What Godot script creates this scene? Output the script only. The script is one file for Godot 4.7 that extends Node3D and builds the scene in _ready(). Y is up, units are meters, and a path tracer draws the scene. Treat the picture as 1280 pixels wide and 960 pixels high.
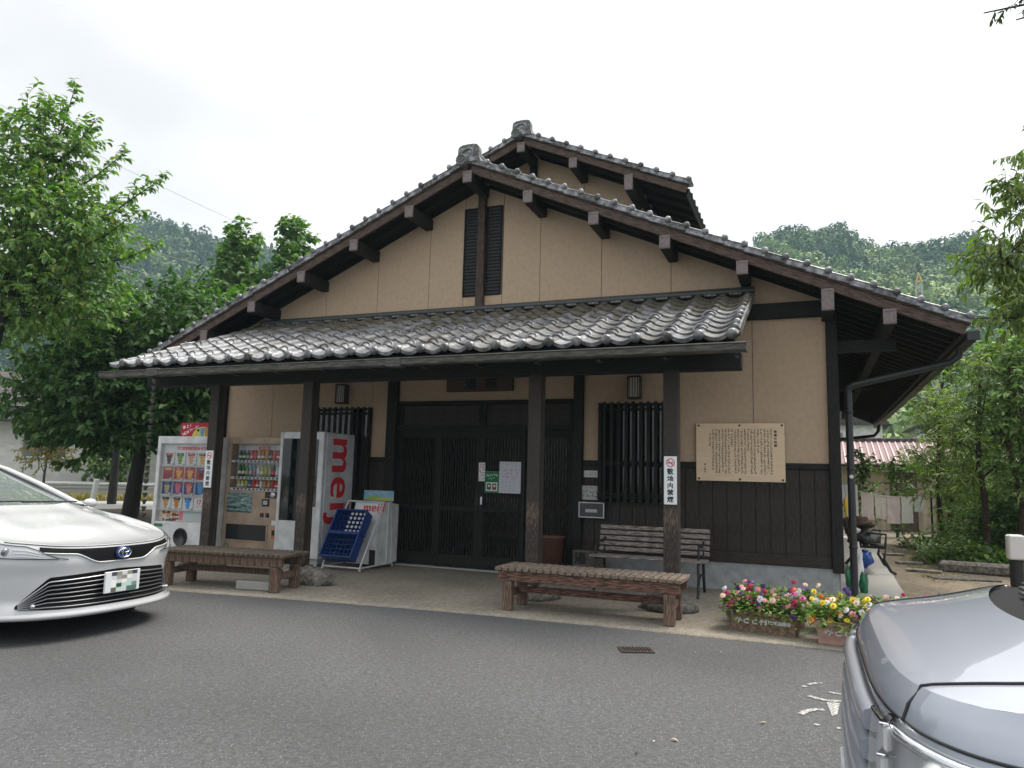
extends Node3D
# A village bathhouse under an overcast sky: gabled hall with a tiled porch roof, vending machines, benches, two parked cars.

var rng := RandomNumberGenerator.new()
var M := {}
var T := {}
var used := {}
const SL := 0.444            # roof pitch
const CX := -4.45           # the gable's centre line
const FZ := -9.66           # front wall plane

func _ready():
	rng.seed = 7
	var cam := Camera3D.new()
	cam.name = "camera"
	add_child(cam)
	cam.transform = Transform3D(Basis(Vector3(0.92693, 0.02559, -0.37436), Vector3(0.02424, 0.99151, 0.12778), Vector3(0.37445, -0.12752, 0.91844)).orthonormalized(), Vector3(0, 1.3, 0))
	cam.fov = 55.1
	cam.near = 0.05
	cam.far = 3000.0
	cam.current = true
	var we := WorldEnvironment.new()
	we.name = "environment"
	var env := Environment.new()
	env.background_mode = Environment.BG_SKY
	env.tonemap_mode = Environment.TONE_MAPPER_LINEAR
	env.tonemap_exposure = 2.7
	env.sdfgi_enabled = true
	env.ssao_enabled = true
	env.ssil_enabled = true
	env.fog_enabled = true
	env.fog_density = 0.0006
	env.fog_light_color = Color(0.74, 0.86, 0.92)
	var sky := Sky.new()
	var pm := PanoramaSkyMaterial.new()
	pm.panorama = sky_picture()
	sky.sky_material = pm
	env.sky = sky
	we.environment = env
	add_child(we)
	var sun := DirectionalLight3D.new()
	sun.name = "sun"
	sun.light_energy = 0.5
	sun.light_angular_distance = 25.0
	sun.light_color = Color(1.0, 0.97, 0.92)
	sun.shadow_enabled = true
	add_child(sun)
	sun.look_at_from_position(Vector3.ZERO, Vector3(-0.35, -1.0, 0.42))
	make_textures()
	make_materials()
	make_leaves()
	build_ground()
	build_hills()
	build_house()
	build_pent_roof()
	build_doors()
	build_wall_fittings()
	build_vending()
	build_rack()
	build_benches()
	build_planters()
	build_sedan()
	build_van()
	build_ground_bits()
	build_right_yard()
	build_left_yard()
	build_trees()

func sky_picture() -> ImageTexture:
	var w := 512
	var h := 256
	var im := Image.create(w, h, false, Image.FORMAT_RGBF)
	var n := FastNoiseLite.new()
	n.seed = 11
	n.frequency = 1.1
	n.fractal_octaves = 5
	for y in h:
		var el := (0.5 - (y + 0.5) / h) * PI
		for x in w:
			var az := (x + 0.5) / w * TAU
			var d := Vector3(sin(az), 0, -cos(az)) * cos(el) + Vector3(0, sin(el), 0)
			var c := 0.0
			if el > -0.05:
				var p := Vector3(d.x, d.y * 2.2, d.z) * 1.6
				c = n.get_noise_3dv(p)
			var s = clampf(sin(el), 0.0, 1.0)
			var b: float = 0.362 + 0.10 * s + 0.10 * clampf(c * 1.6, -0.6, 0.8)
			b += 0.50 * pow(clampf(d.dot(Vector3(0.30, 0.87, -0.37).normalized()), 0.0, 1.0), 3.5)
			var col := Color(b * 0.985, b * 0.99, b * 1.015)
			if el < 0:
				col = Color(0.22, 0.24, 0.22)
			im.set_pixel(x, y, col)
	return ImageTexture.create_from_image(im)

# ---------------------------------------------------------------- naming and nodes
func numbered(n: String) -> String:
	if not used.has(n):
		used[n] = 0
		return n
	used[n] += 1
	return "%s_%03d" % [n, used[n]]

func thing(called: String, label: String, category: String, at := Vector3.ZERO, turn := 0.0, group := "") -> Node3D:
	var o := Node3D.new()
	o.name = numbered(called)
	add_child(o)
	o.position = at
	o.rotation.y = turn
	tag(o, label, category, group)
	return o

func tag(o: Node, label: String, category: String, group := ""):
	o.set_meta("label", label)
	o.set_meta("category", category)
	if group != "":
		o.set_meta("group", group)

func to_mesh(g, m: Material) -> Mesh:
	if g is SurfaceTool:
		g.generate_normals()
		g.set_material(m)
		return g.commit()
	return g

# one named mesh in its parent's own axes
func part(called: String, g, m: Material, parent: Node, at = null) -> MeshInstance3D:
	var o := MeshInstance3D.new()
	o.mesh = to_mesh(g, m)
	if not (g is SurfaceTool):
		o.material_override = m
	o.name = called
	parent.add_child(o, true)
	if at is Transform3D:
		o.transform = at
	elif at is Vector3:
		o.position = at
	return o

# the same with coordinates given in the world (parents are not turned)
func wpart(called: String, g, m: Material, parent: Node3D) -> MeshInstance3D:
	var o := part(called, g, m, parent)
	var p: Node = parent
	var off := Vector3.ZERO
	while p != self:
		off += p.position
		p = p.get_parent()
	o.position = -off
	return o

func solo(called: String, g, m: Material, label: String, category: String, group := "", at = null) -> MeshInstance3D:
	var o := part(numbered(called), g, m, self, at)
	tag(o, label, category, group)
	return o

func struct(called: String, g, m: Material) -> MeshInstance3D:
	var o := part(called, g, m, self)
	o.set_meta("kind", "structure")
	return o

# ---------------------------------------------------------------- shapes
func S() -> SurfaceTool:
	var st := SurfaceTool.new()
	st.begin(Mesh.PRIMITIVE_TRIANGLES)
	return st

func vtx(st: SurfaceTool, p: Vector3, uv := Vector2.ZERO):
	st.set_uv(uv)
	st.add_vertex(p)

# corners counter-clockwise seen from outside
func tri(st: SurfaceTool, a: Vector3, b: Vector3, c: Vector3, ua := Vector2.ZERO, ub := Vector2(1, 0), uc := Vector2(1, 1)):
	vtx(st, a, ua)
	vtx(st, c, uc)
	vtx(st, b, ub)

func quad(st: SurfaceTool, a: Vector3, b: Vector3, c: Vector3, d: Vector3, r := Rect2(0, 0, 1, 1)):
	var ua := Vector2(r.position.x, r.end.y)
	var ub := r.end
	var uc := Vector2(r.end.x, r.position.y)
	var ud := r.position
	tri(st, a, b, c, ua, ub, uc)
	tri(st, a, c, d, ua, uc, ud)

func flat(st: SurfaceTool):
	st.set_smooth_group(-1)

func smooth(st: SurfaceTool):
	st.set_smooth_group(0)

func box(st: SurfaceTool, c: Vector3, s: Vector3, b := Basis()):
	flat(st)
	var h := s / 2
	var p := []
	for i in 8:
		p.append(c + b * Vector3(h.x * (1 if i & 1 else -1), h.y * (1 if i & 2 else -1), h.z * (1 if i & 4 else -1)))
	quad(st, p[4], p[5], p[7], p[6])
	quad(st, p[1], p[0], p[2], p[3])
	quad(st, p[5], p[1], p[3], p[7])
	quad(st, p[0], p[4], p[6], p[2])
	quad(st, p[6], p[7], p[3], p[2])
	quad(st, p[0], p[1], p[5], p[4])

# box with chamfered edges
func bbox(st: SurfaceTool, c: Vector3, s: Vector3, v := 0.006, b := Basis()):
	flat(st)
	var h := s / 2
	v = minf(v, minf(h.x, minf(h.y, h.z)) * 0.9)
	var f := func(x, y, z): return c + b * Vector3(x, y, z)
	var ax := [Vector3(1, 0, 0), Vector3(0, 1, 0), Vector3(0, 0, 1)]
	var ins := h - Vector3(v, v, v)
	for a in 3:
		var u: int = (a + 1) % 3
		var w: int = (a + 2) % 3
		for sg in [-1.0, 1.0]:
			var q := []
			for k in [[-1, -1], [1, -1], [1, 1], [-1, 1]]:
				var p: Vector3 = ax[a] * sg * h[a] + ax[u] * ins[u] * k[0] + ax[w] * ins[w] * k[1]
				q.append(c + b * p)
			if sg > 0:
				quad(st, q[0], q[1], q[2], q[3])
			else:
				quad(st, q[3], q[2], q[1], q[0])
	for a in 3:                       # edges running along axis a
		var u: int = (a + 1) % 3
		var w: int = (a + 2) % 3
		for k in [[-1, -1], [1, -1], [1, 1], [-1, 1]]:
			var pu: Vector3 = ax[u] * k[0] * h[u] + ax[w] * k[1] * ins[w]
			var pw: Vector3 = ax[u] * k[0] * ins[u] + ax[w] * k[1] * h[w]
			var lo: Vector3 = ax[a] * -ins[a]
			var hi: Vector3 = ax[a] * ins[a]
			if k[0] * k[1] > 0:
				quad(st, c + b * (pu + lo), c + b * (pw + lo), c + b * (pw + hi), c + b * (pu + hi))
			else:
				quad(st, c + b * (pw + lo), c + b * (pu + lo), c + b * (pu + hi), c + b * (pw + hi))
	for i in 8:
		var sx := 1.0 if i & 1 else -1.0
		var sy := 1.0 if i & 2 else -1.0
		var sz := 1.0 if i & 4 else -1.0
		var A: Vector3 = c + b * Vector3(sx * h.x, sy * ins.y, sz * ins.z)
		var B: Vector3 = c + b * Vector3(sx * ins.x, sy * h.y, sz * ins.z)
		var C: Vector3 = c + b * Vector3(sx * ins.x, sy * ins.y, sz * h.z)
		if sx * sy * sz > 0:
			tri(st, A, B, C)
		else:
			tri(st, A, C, B)

func frame_of(d: Vector3) -> Basis:
	d = d.normalized()
	var up := Vector3.UP if absf(d.y) < 0.95 else Vector3.RIGHT
	var x := up.cross(d).normalized()
	return Basis(x, d.cross(x), d)

# a beam of section w (sideways) x h from a to b
func beam(st: SurfaceTool, a: Vector3, b: Vector3, w: float, h: float, v := 0.005):
	bbox(st, (a + b) / 2, Vector3(w, h, a.distance_to(b)), v, frame_of(b - a))

func tube(st: SurfaceTool, pts: Array, r0: float, r1 := -1.0, sides := 8, caps := true):
	if r1 < 0:
		r1 = r0
	smooth(st)
	var rings := []
	var n := pts.size()
	var last := Basis()
	for i in n:
		var d: Vector3 = (pts[mini(i + 1, n - 1)] - pts[maxi(i - 1, 0)])
		var f := frame_of(d)
		if i > 0:                       # carry the ring round without twisting
			var z := d.normalized()
			var x := (last.x - z * last.x.dot(z)).normalized()
			f = Basis(x, z.cross(x), z)
		last = f
		var r := lerpf(r0, r1, float(i) / (n - 1))
		var ring := []
		for k in sides:
			var t := TAU * k / sides
			ring.append(pts[i] + (f.x * cos(t) + f.y * sin(t)) * r)
		rings.append(ring)
	for i in n - 1:
		for k in sides:
			var j := (k + 1) % sides
			quad(st, rings[i][k], rings[i][j], rings[i + 1][j], rings[i + 1][k], Rect2(float(k) / sides, float(i) / n, 1.0 / sides, 1.0 / n))
	if caps:
		flat(st)
		for k in range(1, sides - 1):
			tri(st, rings[0][0], rings[0][k + 1], rings[0][k])
			tri(st, rings[n - 1][0], rings[n - 1][k], rings[n - 1][k + 1])

# profile of Vector2(radius, height) turned about b.y at c
func lathe(st: SurfaceTool, c: Vector3, prof: Array, sides := 16, b := Basis(), sharp := false):
	if sharp:
		flat(st)
	else:
		smooth(st)
	for i in prof.size() - 1:
		for k in sides:
			var t0 := TAU * k / sides
			var t1 := TAU * (k + 1) / sides
			var f := func(p: Vector2, t: float): return c + b * Vector3(p.x * cos(t), p.y, -p.x * sin(t))
			var r := Rect2(float(k) / sides, 1.0 - float(i + 1) / (prof.size() - 1), 1.0 / sides, 1.0 / (prof.size() - 1))
			if prof[i].x < 1e-5:
				tri(st, f.call(prof[i], t0), f.call(prof[i + 1], t1), f.call(prof[i + 1], t0))
			elif prof[i + 1].x < 1e-5:
				tri(st, f.call(prof[i], t0), f.call(prof[i], t1), f.call(prof[i + 1], t0))
			else:
				quad(st, f.call(prof[i], t0), f.call(prof[i], t1), f.call(prof[i + 1], t1), f.call(prof[i + 1], t0), r)

# polygon (counter-clockwise, in the x-y of tr) pushed from z = 0 to z = depth
func prism(st: SurfaceTool, poly: PackedVector2Array, depth: float, tr := Transform3D()):
	flat(st)
	var idx := Geometry2D.triangulate_polygon(poly)
	var area := 0.0
	var n := poly.size()
	for i in n:
		area += poly[i].cross(poly[(i + 1) % n])
	for i in range(0, idx.size(), 3):
		var p := [poly[idx[i]], poly[idx[i + 1]], poly[idx[i + 2]]]
		if (p[1] - p[0]).cross(p[2] - p[0]) < 0:
			p.reverse()
		tri(st, tr * Vector3(p[0].x, p[0].y, depth), tr * Vector3(p[1].x, p[1].y, depth), tr * Vector3(p[2].x, p[2].y, depth))
		tri(st, tr * Vector3(p[0].x, p[0].y, 0), tr * Vector3(p[2].x, p[2].y, 0), tr * Vector3(p[1].x, p[1].y, 0))
	for i in n:
		var a := poly[i]
		var b := poly[(i + 1) % n]
		if area < 0:
			var t := a
			a = b
			b = t
		quad(st, tr * Vector3(a.x, a.y, 0), tr * Vector3(b.x, b.y, 0), tr * Vector3(b.x, b.y, depth), tr * Vector3(a.x, a.y, depth))

# smooth sheet over a function of (u, v) in 0..1; the outside is du x dv
func grid(st: SurfaceTool, nu: int, nv: int, f: Callable):
	smooth(st)
	var p := []
	for i in nu + 1:
		var row := []
		for j in nv + 1:
			row.append(f.call(float(i) / nu, float(j) / nv))
		p.append(row)
	for i in nu:
		for j in nv:
			quad(st, p[i][j], p[i + 1][j], p[i + 1][j + 1], p[i][j + 1], Rect2(float(i) / nu, 1.0 - float(j + 1) / nv, 1.0 / nu, 1.0 / nv))

# ball squashed and roughened: stones, bags
func lump(st: SurfaceTool, c: Vector3, r: Vector3, rough: float, sd: int, nu := 14, nv := 9):
	var n := FastNoiseLite.new()
	n.seed = sd
	n.frequency = 0.9
	grid(st, nu, nv, func(u, v):
		var a = -u * TAU
		var e = (v - 0.5) * PI
		var d := Vector3(cos(e) * cos(a), sin(e), cos(e) * sin(a))
		return c + r * d * (1.0 + rough * n.get_noise_3dv(d * 1.3) + rough * 0.45 * n.get_noise_3dv(d * 4.0 + Vector3(7, 3, 1))))

func lin(r: float, g: float, b: float) -> Color:
	return Color(r, g, b).linear_to_srgb()
# ---------------------------------------------------------------- textures and materials
func noise_bytes(sd: int, freq: float, size: int, oct := 4, kind := FastNoiseLite.TYPE_SIMPLEX_SMOOTH) -> PackedByteArray:
	var n := FastNoiseLite.new()
	n.seed = sd
	n.noise_type = kind
	n.frequency = freq
	n.fractal_octaves = oct
	var im := n.get_seamless_image(size, size)
	im.convert(Image.FORMAT_L8)
	return im.get_data()

func gray_tex(b: PackedByteArray, size: int, lo: float, hi: float, tint := Color(1, 1, 1)) -> ImageTexture:
	var out := PackedByteArray()
	out.resize(size * size * 3)
	for i in size * size:
		var v := lerpf(lo, hi, b[i] / 255.0)
		out[i * 3] = int(clampf(lerpf(v * tint.r, v, v), 0, 1) * 255)
		out[i * 3 + 1] = int(clampf(lerpf(v * tint.g, v, v), 0, 1) * 255)
		out[i * 3 + 2] = int(clampf(lerpf(v * tint.b, v, v), 0, 1) * 255)
	return ImageTexture.create_from_image(Image.create_from_data(size, size, false, Image.FORMAT_RGB8, out))

func bump_tex(b: PackedByteArray, size: int, strength: float) -> ImageTexture:
	var im := Image.create_from_data(size, size, false, Image.FORMAT_L8, b)
	im.convert(Image.FORMAT_RGBA8)
	im.bump_map_to_normal_map(strength)
	return ImageTexture.create_from_image(im)

func mix_bytes(a: PackedByteArray, b: PackedByteArray, t: float) -> PackedByteArray:
	var o := PackedByteArray()
	o.resize(a.size())
	for i in a.size():
		o[i] = int(lerpf(a[i], b[i], t))
	return o

func stretch_bytes(b: PackedByteArray, gain: float) -> PackedByteArray:
	for i in b.size():
		b[i] = int(clampf((b[i] / 255.0 - 0.5) * gain + 0.5, 0, 1) * 255)
	return b

func make_textures():
	var r := RandomNumberGenerator.new()
	r.seed = 3
	# asphalt: dark binder with pale and dark chips of stone
	var sz := 1024
	var base := noise_bytes(5, 0.03, sz, 4)
	var img := PackedByteArray()
	img.resize(sz * sz)
	var hgt := PackedByteArray()
	hgt.resize(sz * sz)
	for i in sz * sz:
		var v := 122.0 + (base[i] - 128) * 0.16 + r.randf_range(-18, 18)
		img[i] = int(v)
		hgt[i] = 110 + r.randi_range(-20, 20)
	for k in 26000:
		var x := r.randi_range(1, sz - 3)
		var y := r.randi_range(1, sz - 3)
		var v := 100 + 80 * pow(r.randf(), 1.5)
		if k % 10 == 0:
			v = 190 + r.randf() * 60
		var wx := r.randi_range(2, 4)
		var wy := r.randi_range(2, 4)
		for a in wx:
			for c in wy:
				if (a == 0 or a == wx - 1) and (c == 0 or c == wy - 1) and r.randf() < 0.5:
					continue
				var id := ((y + c) % sz) * sz + (x + a) % sz
				img[id] = int(clampf(v + r.randf_range(-12, 12), 0, 255))
				hgt[id] = 150 + r.randi_range(0, 60)
	T.asphalt = gray_tex(img, sz, 0.0, 1.0)
	T.asphalt_n = bump_tex(hgt, sz, 3.0)
	# washed-pebble concrete
	sz = 512
	var cell := noise_bytes(9, 0.09, sz, 2, FastNoiseLite.TYPE_CELLULAR)
	var soft := noise_bytes(10, 0.012, sz, 4)
	var mixd := PackedByteArray()
	mixd.resize(sz * sz)
	for i in sz * sz:
		mixd[i] = int(clampf(120 + (cell[i] - 128) * 0.7 + (soft[i] - 128) * 0.35 + r.randf_range(-28, 28), 0, 255))
	T.pebble = gray_tex(mixd, sz, 0.48, 1.0, Color(1.0, 0.96, 0.88))
	T.pebble_n = bump_tex(cell, sz, 4.0)
	# wood grain: fine and coarse streaks (stretched along the grain by the material's scale)
	sz = 256
	var w1 := stretch_bytes(noise_bytes(21, 0.035, sz, 5), 1.5)
	T.wood = gray_tex(w1, sz, 0.42, 1.0, Color(1.0, 0.95, 0.9))
	T.wood_strong = gray_tex(stretch_bytes(noise_bytes(22, 0.03, sz, 5), 2.0), sz, 0.48, 1.0, Color(1.0, 0.95, 0.9))
	T.wood_n = bump_tex(w1, sz, 5.0)
	# plaster
	var p1 := noise_bytes(31, 0.3, sz, 3)
	var p2 := noise_bytes(32, 0.02, sz, 4)
	T.plaster = gray_tex(mix_bytes(p1, p2, 0.6), sz, 0.90, 1.0, Color(1, 0.98, 0.95))
	T.plaster_n = bump_tex(p1, sz, 2.5)
	T.mottle = gray_tex(stretch_bytes(noise_bytes(33, 0.02, sz, 5), 1.6), sz, 0.55, 1.0)
	T.mottle_n = bump_tex(noise_bytes(34, 0.03, sz, 5), sz, 5.0)
	T.soft = gray_tex(noise_bytes(35, 0.015, sz, 4), sz, 0.82, 1.0)
	T.rough_var = gray_tex(stretch_bytes(noise_bytes(36, 0.02, sz, 5), 1.4), sz, 0.45, 1.0)

func mat(key: String, col: Color, rough := 0.8, tex = null, scale = null, nrm = null, ns := 1.0) -> StandardMaterial3D:
	var m := StandardMaterial3D.new()
	m.albedo_color = col
	m.roughness = rough
	if tex:
		m.albedo_texture = tex
	if nrm:
		m.normal_enabled = true
		m.normal_texture = nrm
		m.normal_scale = ns
	if scale is Vector3:
		m.uv1_triplanar = true
		m.uv1_world_triplanar = true
		m.uv1_scale = scale
	m.resource_name = key
	M[key] = m
	return m

func make_materials():
	var a := mat("asphalt", lin(0.405, 0.408, 0.422), 0.9, T.asphalt, Vector3(0.7, 0.7, 0.7), T.asphalt_n, 0.45)
	a.vertex_color_use_as_albedo = true
	a = mat("pebble", lin(0.60, 0.55, 0.47), 0.85, T.pebble, Vector3(1.6, 1.6, 1.6), T.pebble_n, 0.6)
	a.vertex_color_use_as_albedo = true
	mat("concrete", lin(0.40, 0.395, 0.375), 0.85, T.plaster, Vector3(2, 2, 2), T.plaster_n, 0.5)
	mat("foundation", lin(0.40, 0.42, 0.43), 0.8, T.soft, Vector3(1.5, 1.5, 1.5), T.plaster_n, 0.4)
	mat("plaster", lin(0.54, 0.40, 0.28), 0.92, T.plaster, Vector3(2, 2, 2), T.plaster_n, 0.3)
	mat("joint", lin(0.12, 0.10, 0.08), 0.9)
	mat("ink", lin(0.015, 0.015, 0.016), 0.7)
	# dark stained timber with the grain along y, x and z
	var g := {"y": Vector3(11, 0.7, 11), "x": Vector3(0.7, 11, 11), "z": Vector3(11, 11, 0.7)}
	for k in g:
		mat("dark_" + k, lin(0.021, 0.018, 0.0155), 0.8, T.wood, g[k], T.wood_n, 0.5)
		mat("brown_" + k, lin(0.105, 0.068, 0.050), 0.75, T.wood_strong, g[k], T.wood_n, 0.6)
		mat("bench_" + k, lin(0.33, 0.265, 0.205), 0.8, T.wood_strong, g[k], T.wood_n, 0.7)
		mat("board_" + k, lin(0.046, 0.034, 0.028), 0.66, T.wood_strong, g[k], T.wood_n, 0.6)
	mat("bench_old", lin(0.20, 0.155, 0.12), 0.8, T.wood_strong, Vector3(11, 11, 0.7), T.wood_n, 0.7)
	var bl := mat("brown_board", lin(0.15, 0.10, 0.078), 0.75, T.wood_strong, Vector3(0.8, 12, 12), T.wood_n, 0.6)
	bl.uv1_world_triplanar = false
	mat("bench_red", lin(0.24, 0.125, 0.092), 0.78, T.wood_strong, Vector3(1.0, 9, 9), T.wood_n, 0.6)
	mat("bench_leg", lin(0.25, 0.165, 0.12), 0.8, T.wood_strong, g.y, T.wood_n, 0.7)
	mat("silver_wood", lin(0.42, 0.37, 0.34), 0.82, T.wood_strong, Vector3(0.9, 12, 12), T.wood_n, 0.7)
	mat("purlin_cap", lin(0.24, 0.19, 0.185), 0.6, T.soft, Vector3(3, 3, 3))
	mat("tile", lin(0.40, 0.405, 0.425), 0.36, T.mottle, Vector3(1.7, 1.7, 1.7), T.mottle_n, 0.12)
	mat("tile_dull", lin(0.20, 0.20, 0.195), 0.42, T.mottle, Vector3(2.3, 2.3, 2.3), T.mottle_n, 0.2)
	mat("tile_moss", lin(0.19, 0.175, 0.135), 0.5, T.mottle, Vector3(2.9, 2.9, 2.9), T.mottle_n, 0.25)
	mat("tile_pale", lin(0.47, 0.475, 0.49), 0.42, T.mottle, Vector3(2.1, 2.1, 2.1), T.mottle_n, 0.15)
	mat("tile_warm", lin(0.34, 0.335, 0.33), 0.4, T.mottle, Vector3(1.4, 1.4, 1.4), T.mottle_n, 0.15)
	M.tile_pale.metallic = 0.3
	M.tile_warm.metallic = 0.3
	M.tile.metallic = 0.35
	M.tile_dull.metallic = 0.2
	mat("ridge_tile", lin(0.26, 0.265, 0.255), 0.55, T.mottle, Vector3(3, 3, 3), T.mottle_n, 0.2)
	mat("gutter", lin(0.12, 0.115, 0.095), 0.55, T.mottle, Vector3(0.8, 4, 4))
	mat("gutter_dark", lin(0.022, 0.023, 0.024), 0.4)
	mat("flashing", lin(0.055, 0.060, 0.060), 0.4, T.soft, Vector3(1, 3, 3))
	mat("black_metal", lin(0.012, 0.012, 0.013), 0.5)
	mat("hall_wood", lin(0.24, 0.17, 0.11), 0.8, T.wood, Vector3(6, 0.7, 6))
	mat("door_wood", lin(0.15, 0.115, 0.08), 0.85, T.wood, Vector3(6, 0.7, 6))
	mat("white_paint", lin(0.72, 0.73, 0.73), 0.35, T.soft, Vector3(1.3, 1.3, 1.3))
	mat("machine_white", lin(0.80, 0.81, 0.82), 0.32, T.soft, Vector3(0.9, 0.9, 0.9))
	mat("machine_grey", lin(0.42, 0.43, 0.44), 0.35)
	mat("machine_tan", lin(0.46, 0.345, 0.25), 0.38, T.soft, Vector3(0.9, 0.9, 0.9))
	mat("red_print", lin(0.72, 0.03, 0.05), 0.4)
	mat("paper", lin(0.72, 0.72, 0.72), 0.8)
	mat("silver", lin(0.55, 0.56, 0.58), 0.35)
	M.silver.metallic = 0.9
	mat("chrome", lin(0.72, 0.73, 0.75), 0.12)
	M.chrome.metallic = 1.0
	mat("crate_blue", lin(0.012, 0.045, 0.19), 0.42)
	mat("bin_brown", lin(0.085, 0.035, 0.024), 0.45)
	mat("iron", lin(0.014, 0.014, 0.015), 0.55)
	mat("stone", lin(0.34, 0.31, 0.27), 0.9, T.mottle, Vector3(3, 3, 3), T.mottle_n, 0.35)
	mat("stone_dark", lin(0.16, 0.155, 0.14), 0.9, T.mottle, Vector3(3, 3, 3), T.mottle_n, 0.35)
	mat("planter_pink", lin(0.60, 0.36, 0.31), 0.6, T.soft, Vector3(4, 4, 4))
	mat("planter_brown", lin(0.42, 0.29, 0.20), 0.65, T.mottle, Vector3(4, 4, 4))
	mat("soil", lin(0.035, 0.026, 0.019), 0.95)
	mat("white_print", lin(0.72, 0.72, 0.70), 0.7)
	var gl := mat("glass", Color(0.05, 0.06, 0.06, 0.04), 0.03)
	gl.transparency = BaseMaterial3D.TRANSPARENCY_ALPHA
	gl.metallic_specular = 0.3
	gl = mat("glass_dark", Color(0.10, 0.13, 0.13, 0.55), 0.03)
	gl.transparency = BaseMaterial3D.TRANSPARENCY_ALPHA
	gl = mat("car_glass", Color(0.70, 0.76, 0.75, 0.30), 0.02)
	gl.transparency = BaseMaterial3D.TRANSPARENCY_ALPHA
	gl = mat("lens", Color(0.92, 0.94, 0.96, 0.12), 0.03)
	gl.transparency = BaseMaterial3D.TRANSPARENCY_ALPHA
	var c := mat("car_white", lin(0.56, 0.57, 0.58), 0.35)
	c.clearcoat_enabled = true
	c.clearcoat = 1.0
	c.clearcoat_roughness = 0.03
	c = mat("car_silver", lin(0.35, 0.375, 0.43), 0.42)
	c.metallic = 0.35
	c.clearcoat_enabled = true
	c.clearcoat = 1.0
	c.clearcoat_roughness = 0.03
	mat("car_black", lin(0.010, 0.010, 0.011), 0.25)
	mat("slat_metal", lin(0.20, 0.205, 0.21), 0.3)
	M.slat_metal.metallic = 0.6
	mat("grille_black", lin(0.007, 0.007, 0.008), 0.55)
	M.grille_black.metallic_specular = 0.25
	mat("trim_black", lin(0.018, 0.018, 0.019), 0.6)
	mat("rubber", lin(0.02, 0.02, 0.02), 0.85)
	mat("reflector", lin(0.62, 0.63, 0.65), 0.18)
	M.reflector.metallic = 0.85
	mat("lamp_inner", lin(0.50, 0.51, 0.53), 0.3)
	M.lamp_inner.metallic = 0.5
	mat("cabin_grey", lin(0.30, 0.30, 0.29), 0.8)
	mat("amber", lin(0.45, 0.14, 0.03), 0.3)
	mat("blue_badge", lin(0.008, 0.03, 0.16), 0.2)
	var f := mat("leaf", Color(1, 1, 1), 0.55)
	f.vertex_color_use_as_albedo = true
	f.backlight_enabled = true
	f.backlight = Color(0.75, 0.9, 0.40)
	f = mat("flower", Color(1, 1, 1), 0.7)
	f.vertex_color_use_as_albedo = true
	f.backlight_enabled = true
	f.backlight = Color(0.25, 0.25, 0.25)
	f = mat("forest", Color(1, 1, 1), 0.8)
	f.vertex_color_use_as_albedo = true
	mat("bark", lin(0.075, 0.062, 0.052), 0.9, T.mottle, Vector3(6, 2, 6), T.mottle_n, 0.9)
	mat("bark_dark", lin(0.04, 0.034, 0.03), 0.9, T.mottle, Vector3(6, 2, 6), T.mottle_n, 0.9)
	mat("bark_red", lin(0.125, 0.075, 0.052), 0.9, T.mottle, Vector3(6, 2, 6), T.mottle_n, 0.9)
	mat("earth", lin(0.42, 0.355, 0.265), 0.95, T.pebble, Vector3(0.8, 0.8, 0.8), T.pebble_n, 0.5)
	M.earth.vertex_color_use_as_albedo = true
	mat("bed_earth", lin(0.075, 0.06, 0.042), 0.95, T.mottle, Vector3(1.1, 1.1, 1.1), T.mottle_n, 0.8)
	mat("grass", lin(0.10, 0.13, 0.045), 0.95, T.mottle, Vector3(0.5, 0.5, 0.5), T.mottle_n, 0.6)
	mat("dry_grass", lin(0.30, 0.24, 0.11), 0.95, T.mottle, Vector3(2, 2, 2))
	mat("hill", lin(0.035, 0.055, 0.025), 0.95, T.mottle, Vector3(0.05, 0.05, 0.05))
	mat("shed_wall", lin(0.42, 0.38, 0.28), 0.8, T.soft, Vector3(1, 1, 1))
	mat("shed_rib", lin(0.46, 0.36, 0.36), 0.5)
	mat("shed_roof", lin(0.24, 0.12, 0.12), 0.5, T.soft, Vector3(1, 1, 1))
	mat("house_white", lin(0.78, 0.76, 0.73), 0.85, T.soft, Vector3(0.6, 0.6, 0.6))
	mat("house_roof", lin(0.11, 0.09, 0.09), 0.7, T.mottle, Vector3(1, 1, 1))
	mat("road_line", lin(0.62, 0.61, 0.58), 0.8, T.mottle, Vector3(9, 9, 9))
	mat("galvanised", lin(0.40, 0.41, 0.42), 0.5, T.soft, Vector3(1, 1, 1))
	mat("towel_pink", lin(0.66, 0.46, 0.44), 0.95)
	mat("towel_brown", lin(0.64, 0.50, 0.43), 0.95)
	mat("towel_white", lin(0.80, 0.80, 0.81), 0.95)
	for k in ["towel_pink", "towel_brown", "towel_white"]:
		M[k].backlight_enabled = true
		M[k].backlight = Color(0.7, 0.7, 0.7)
	mat("yellow", lin(0.50, 0.33, 0.03), 0.45)
	mat("blue_plastic", lin(0.015, 0.07, 0.30), 0.4)
	mat("green_plastic", lin(0.02, 0.17, 0.08), 0.4)
	mat("fur_brown", lin(0.10, 0.07, 0.05), 0.95)
	mat("terra_rust", lin(0.085, 0.055, 0.042), 0.7, T.mottle, Vector3(8, 8, 8))
	mat("orange", lin(0.55, 0.16, 0.02), 0.4)
	mat("lamp_paper", lin(0.50, 0.48, 0.42), 0.7)
	mat("steel_tower", lin(0.45, 0.43, 0.42), 0.6)
	mat("crane_yellow", lin(0.60, 0.38, 0.03), 0.5)
	mat("fallen_leaf", lin(0.42, 0.36, 0.22), 0.8)

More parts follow.
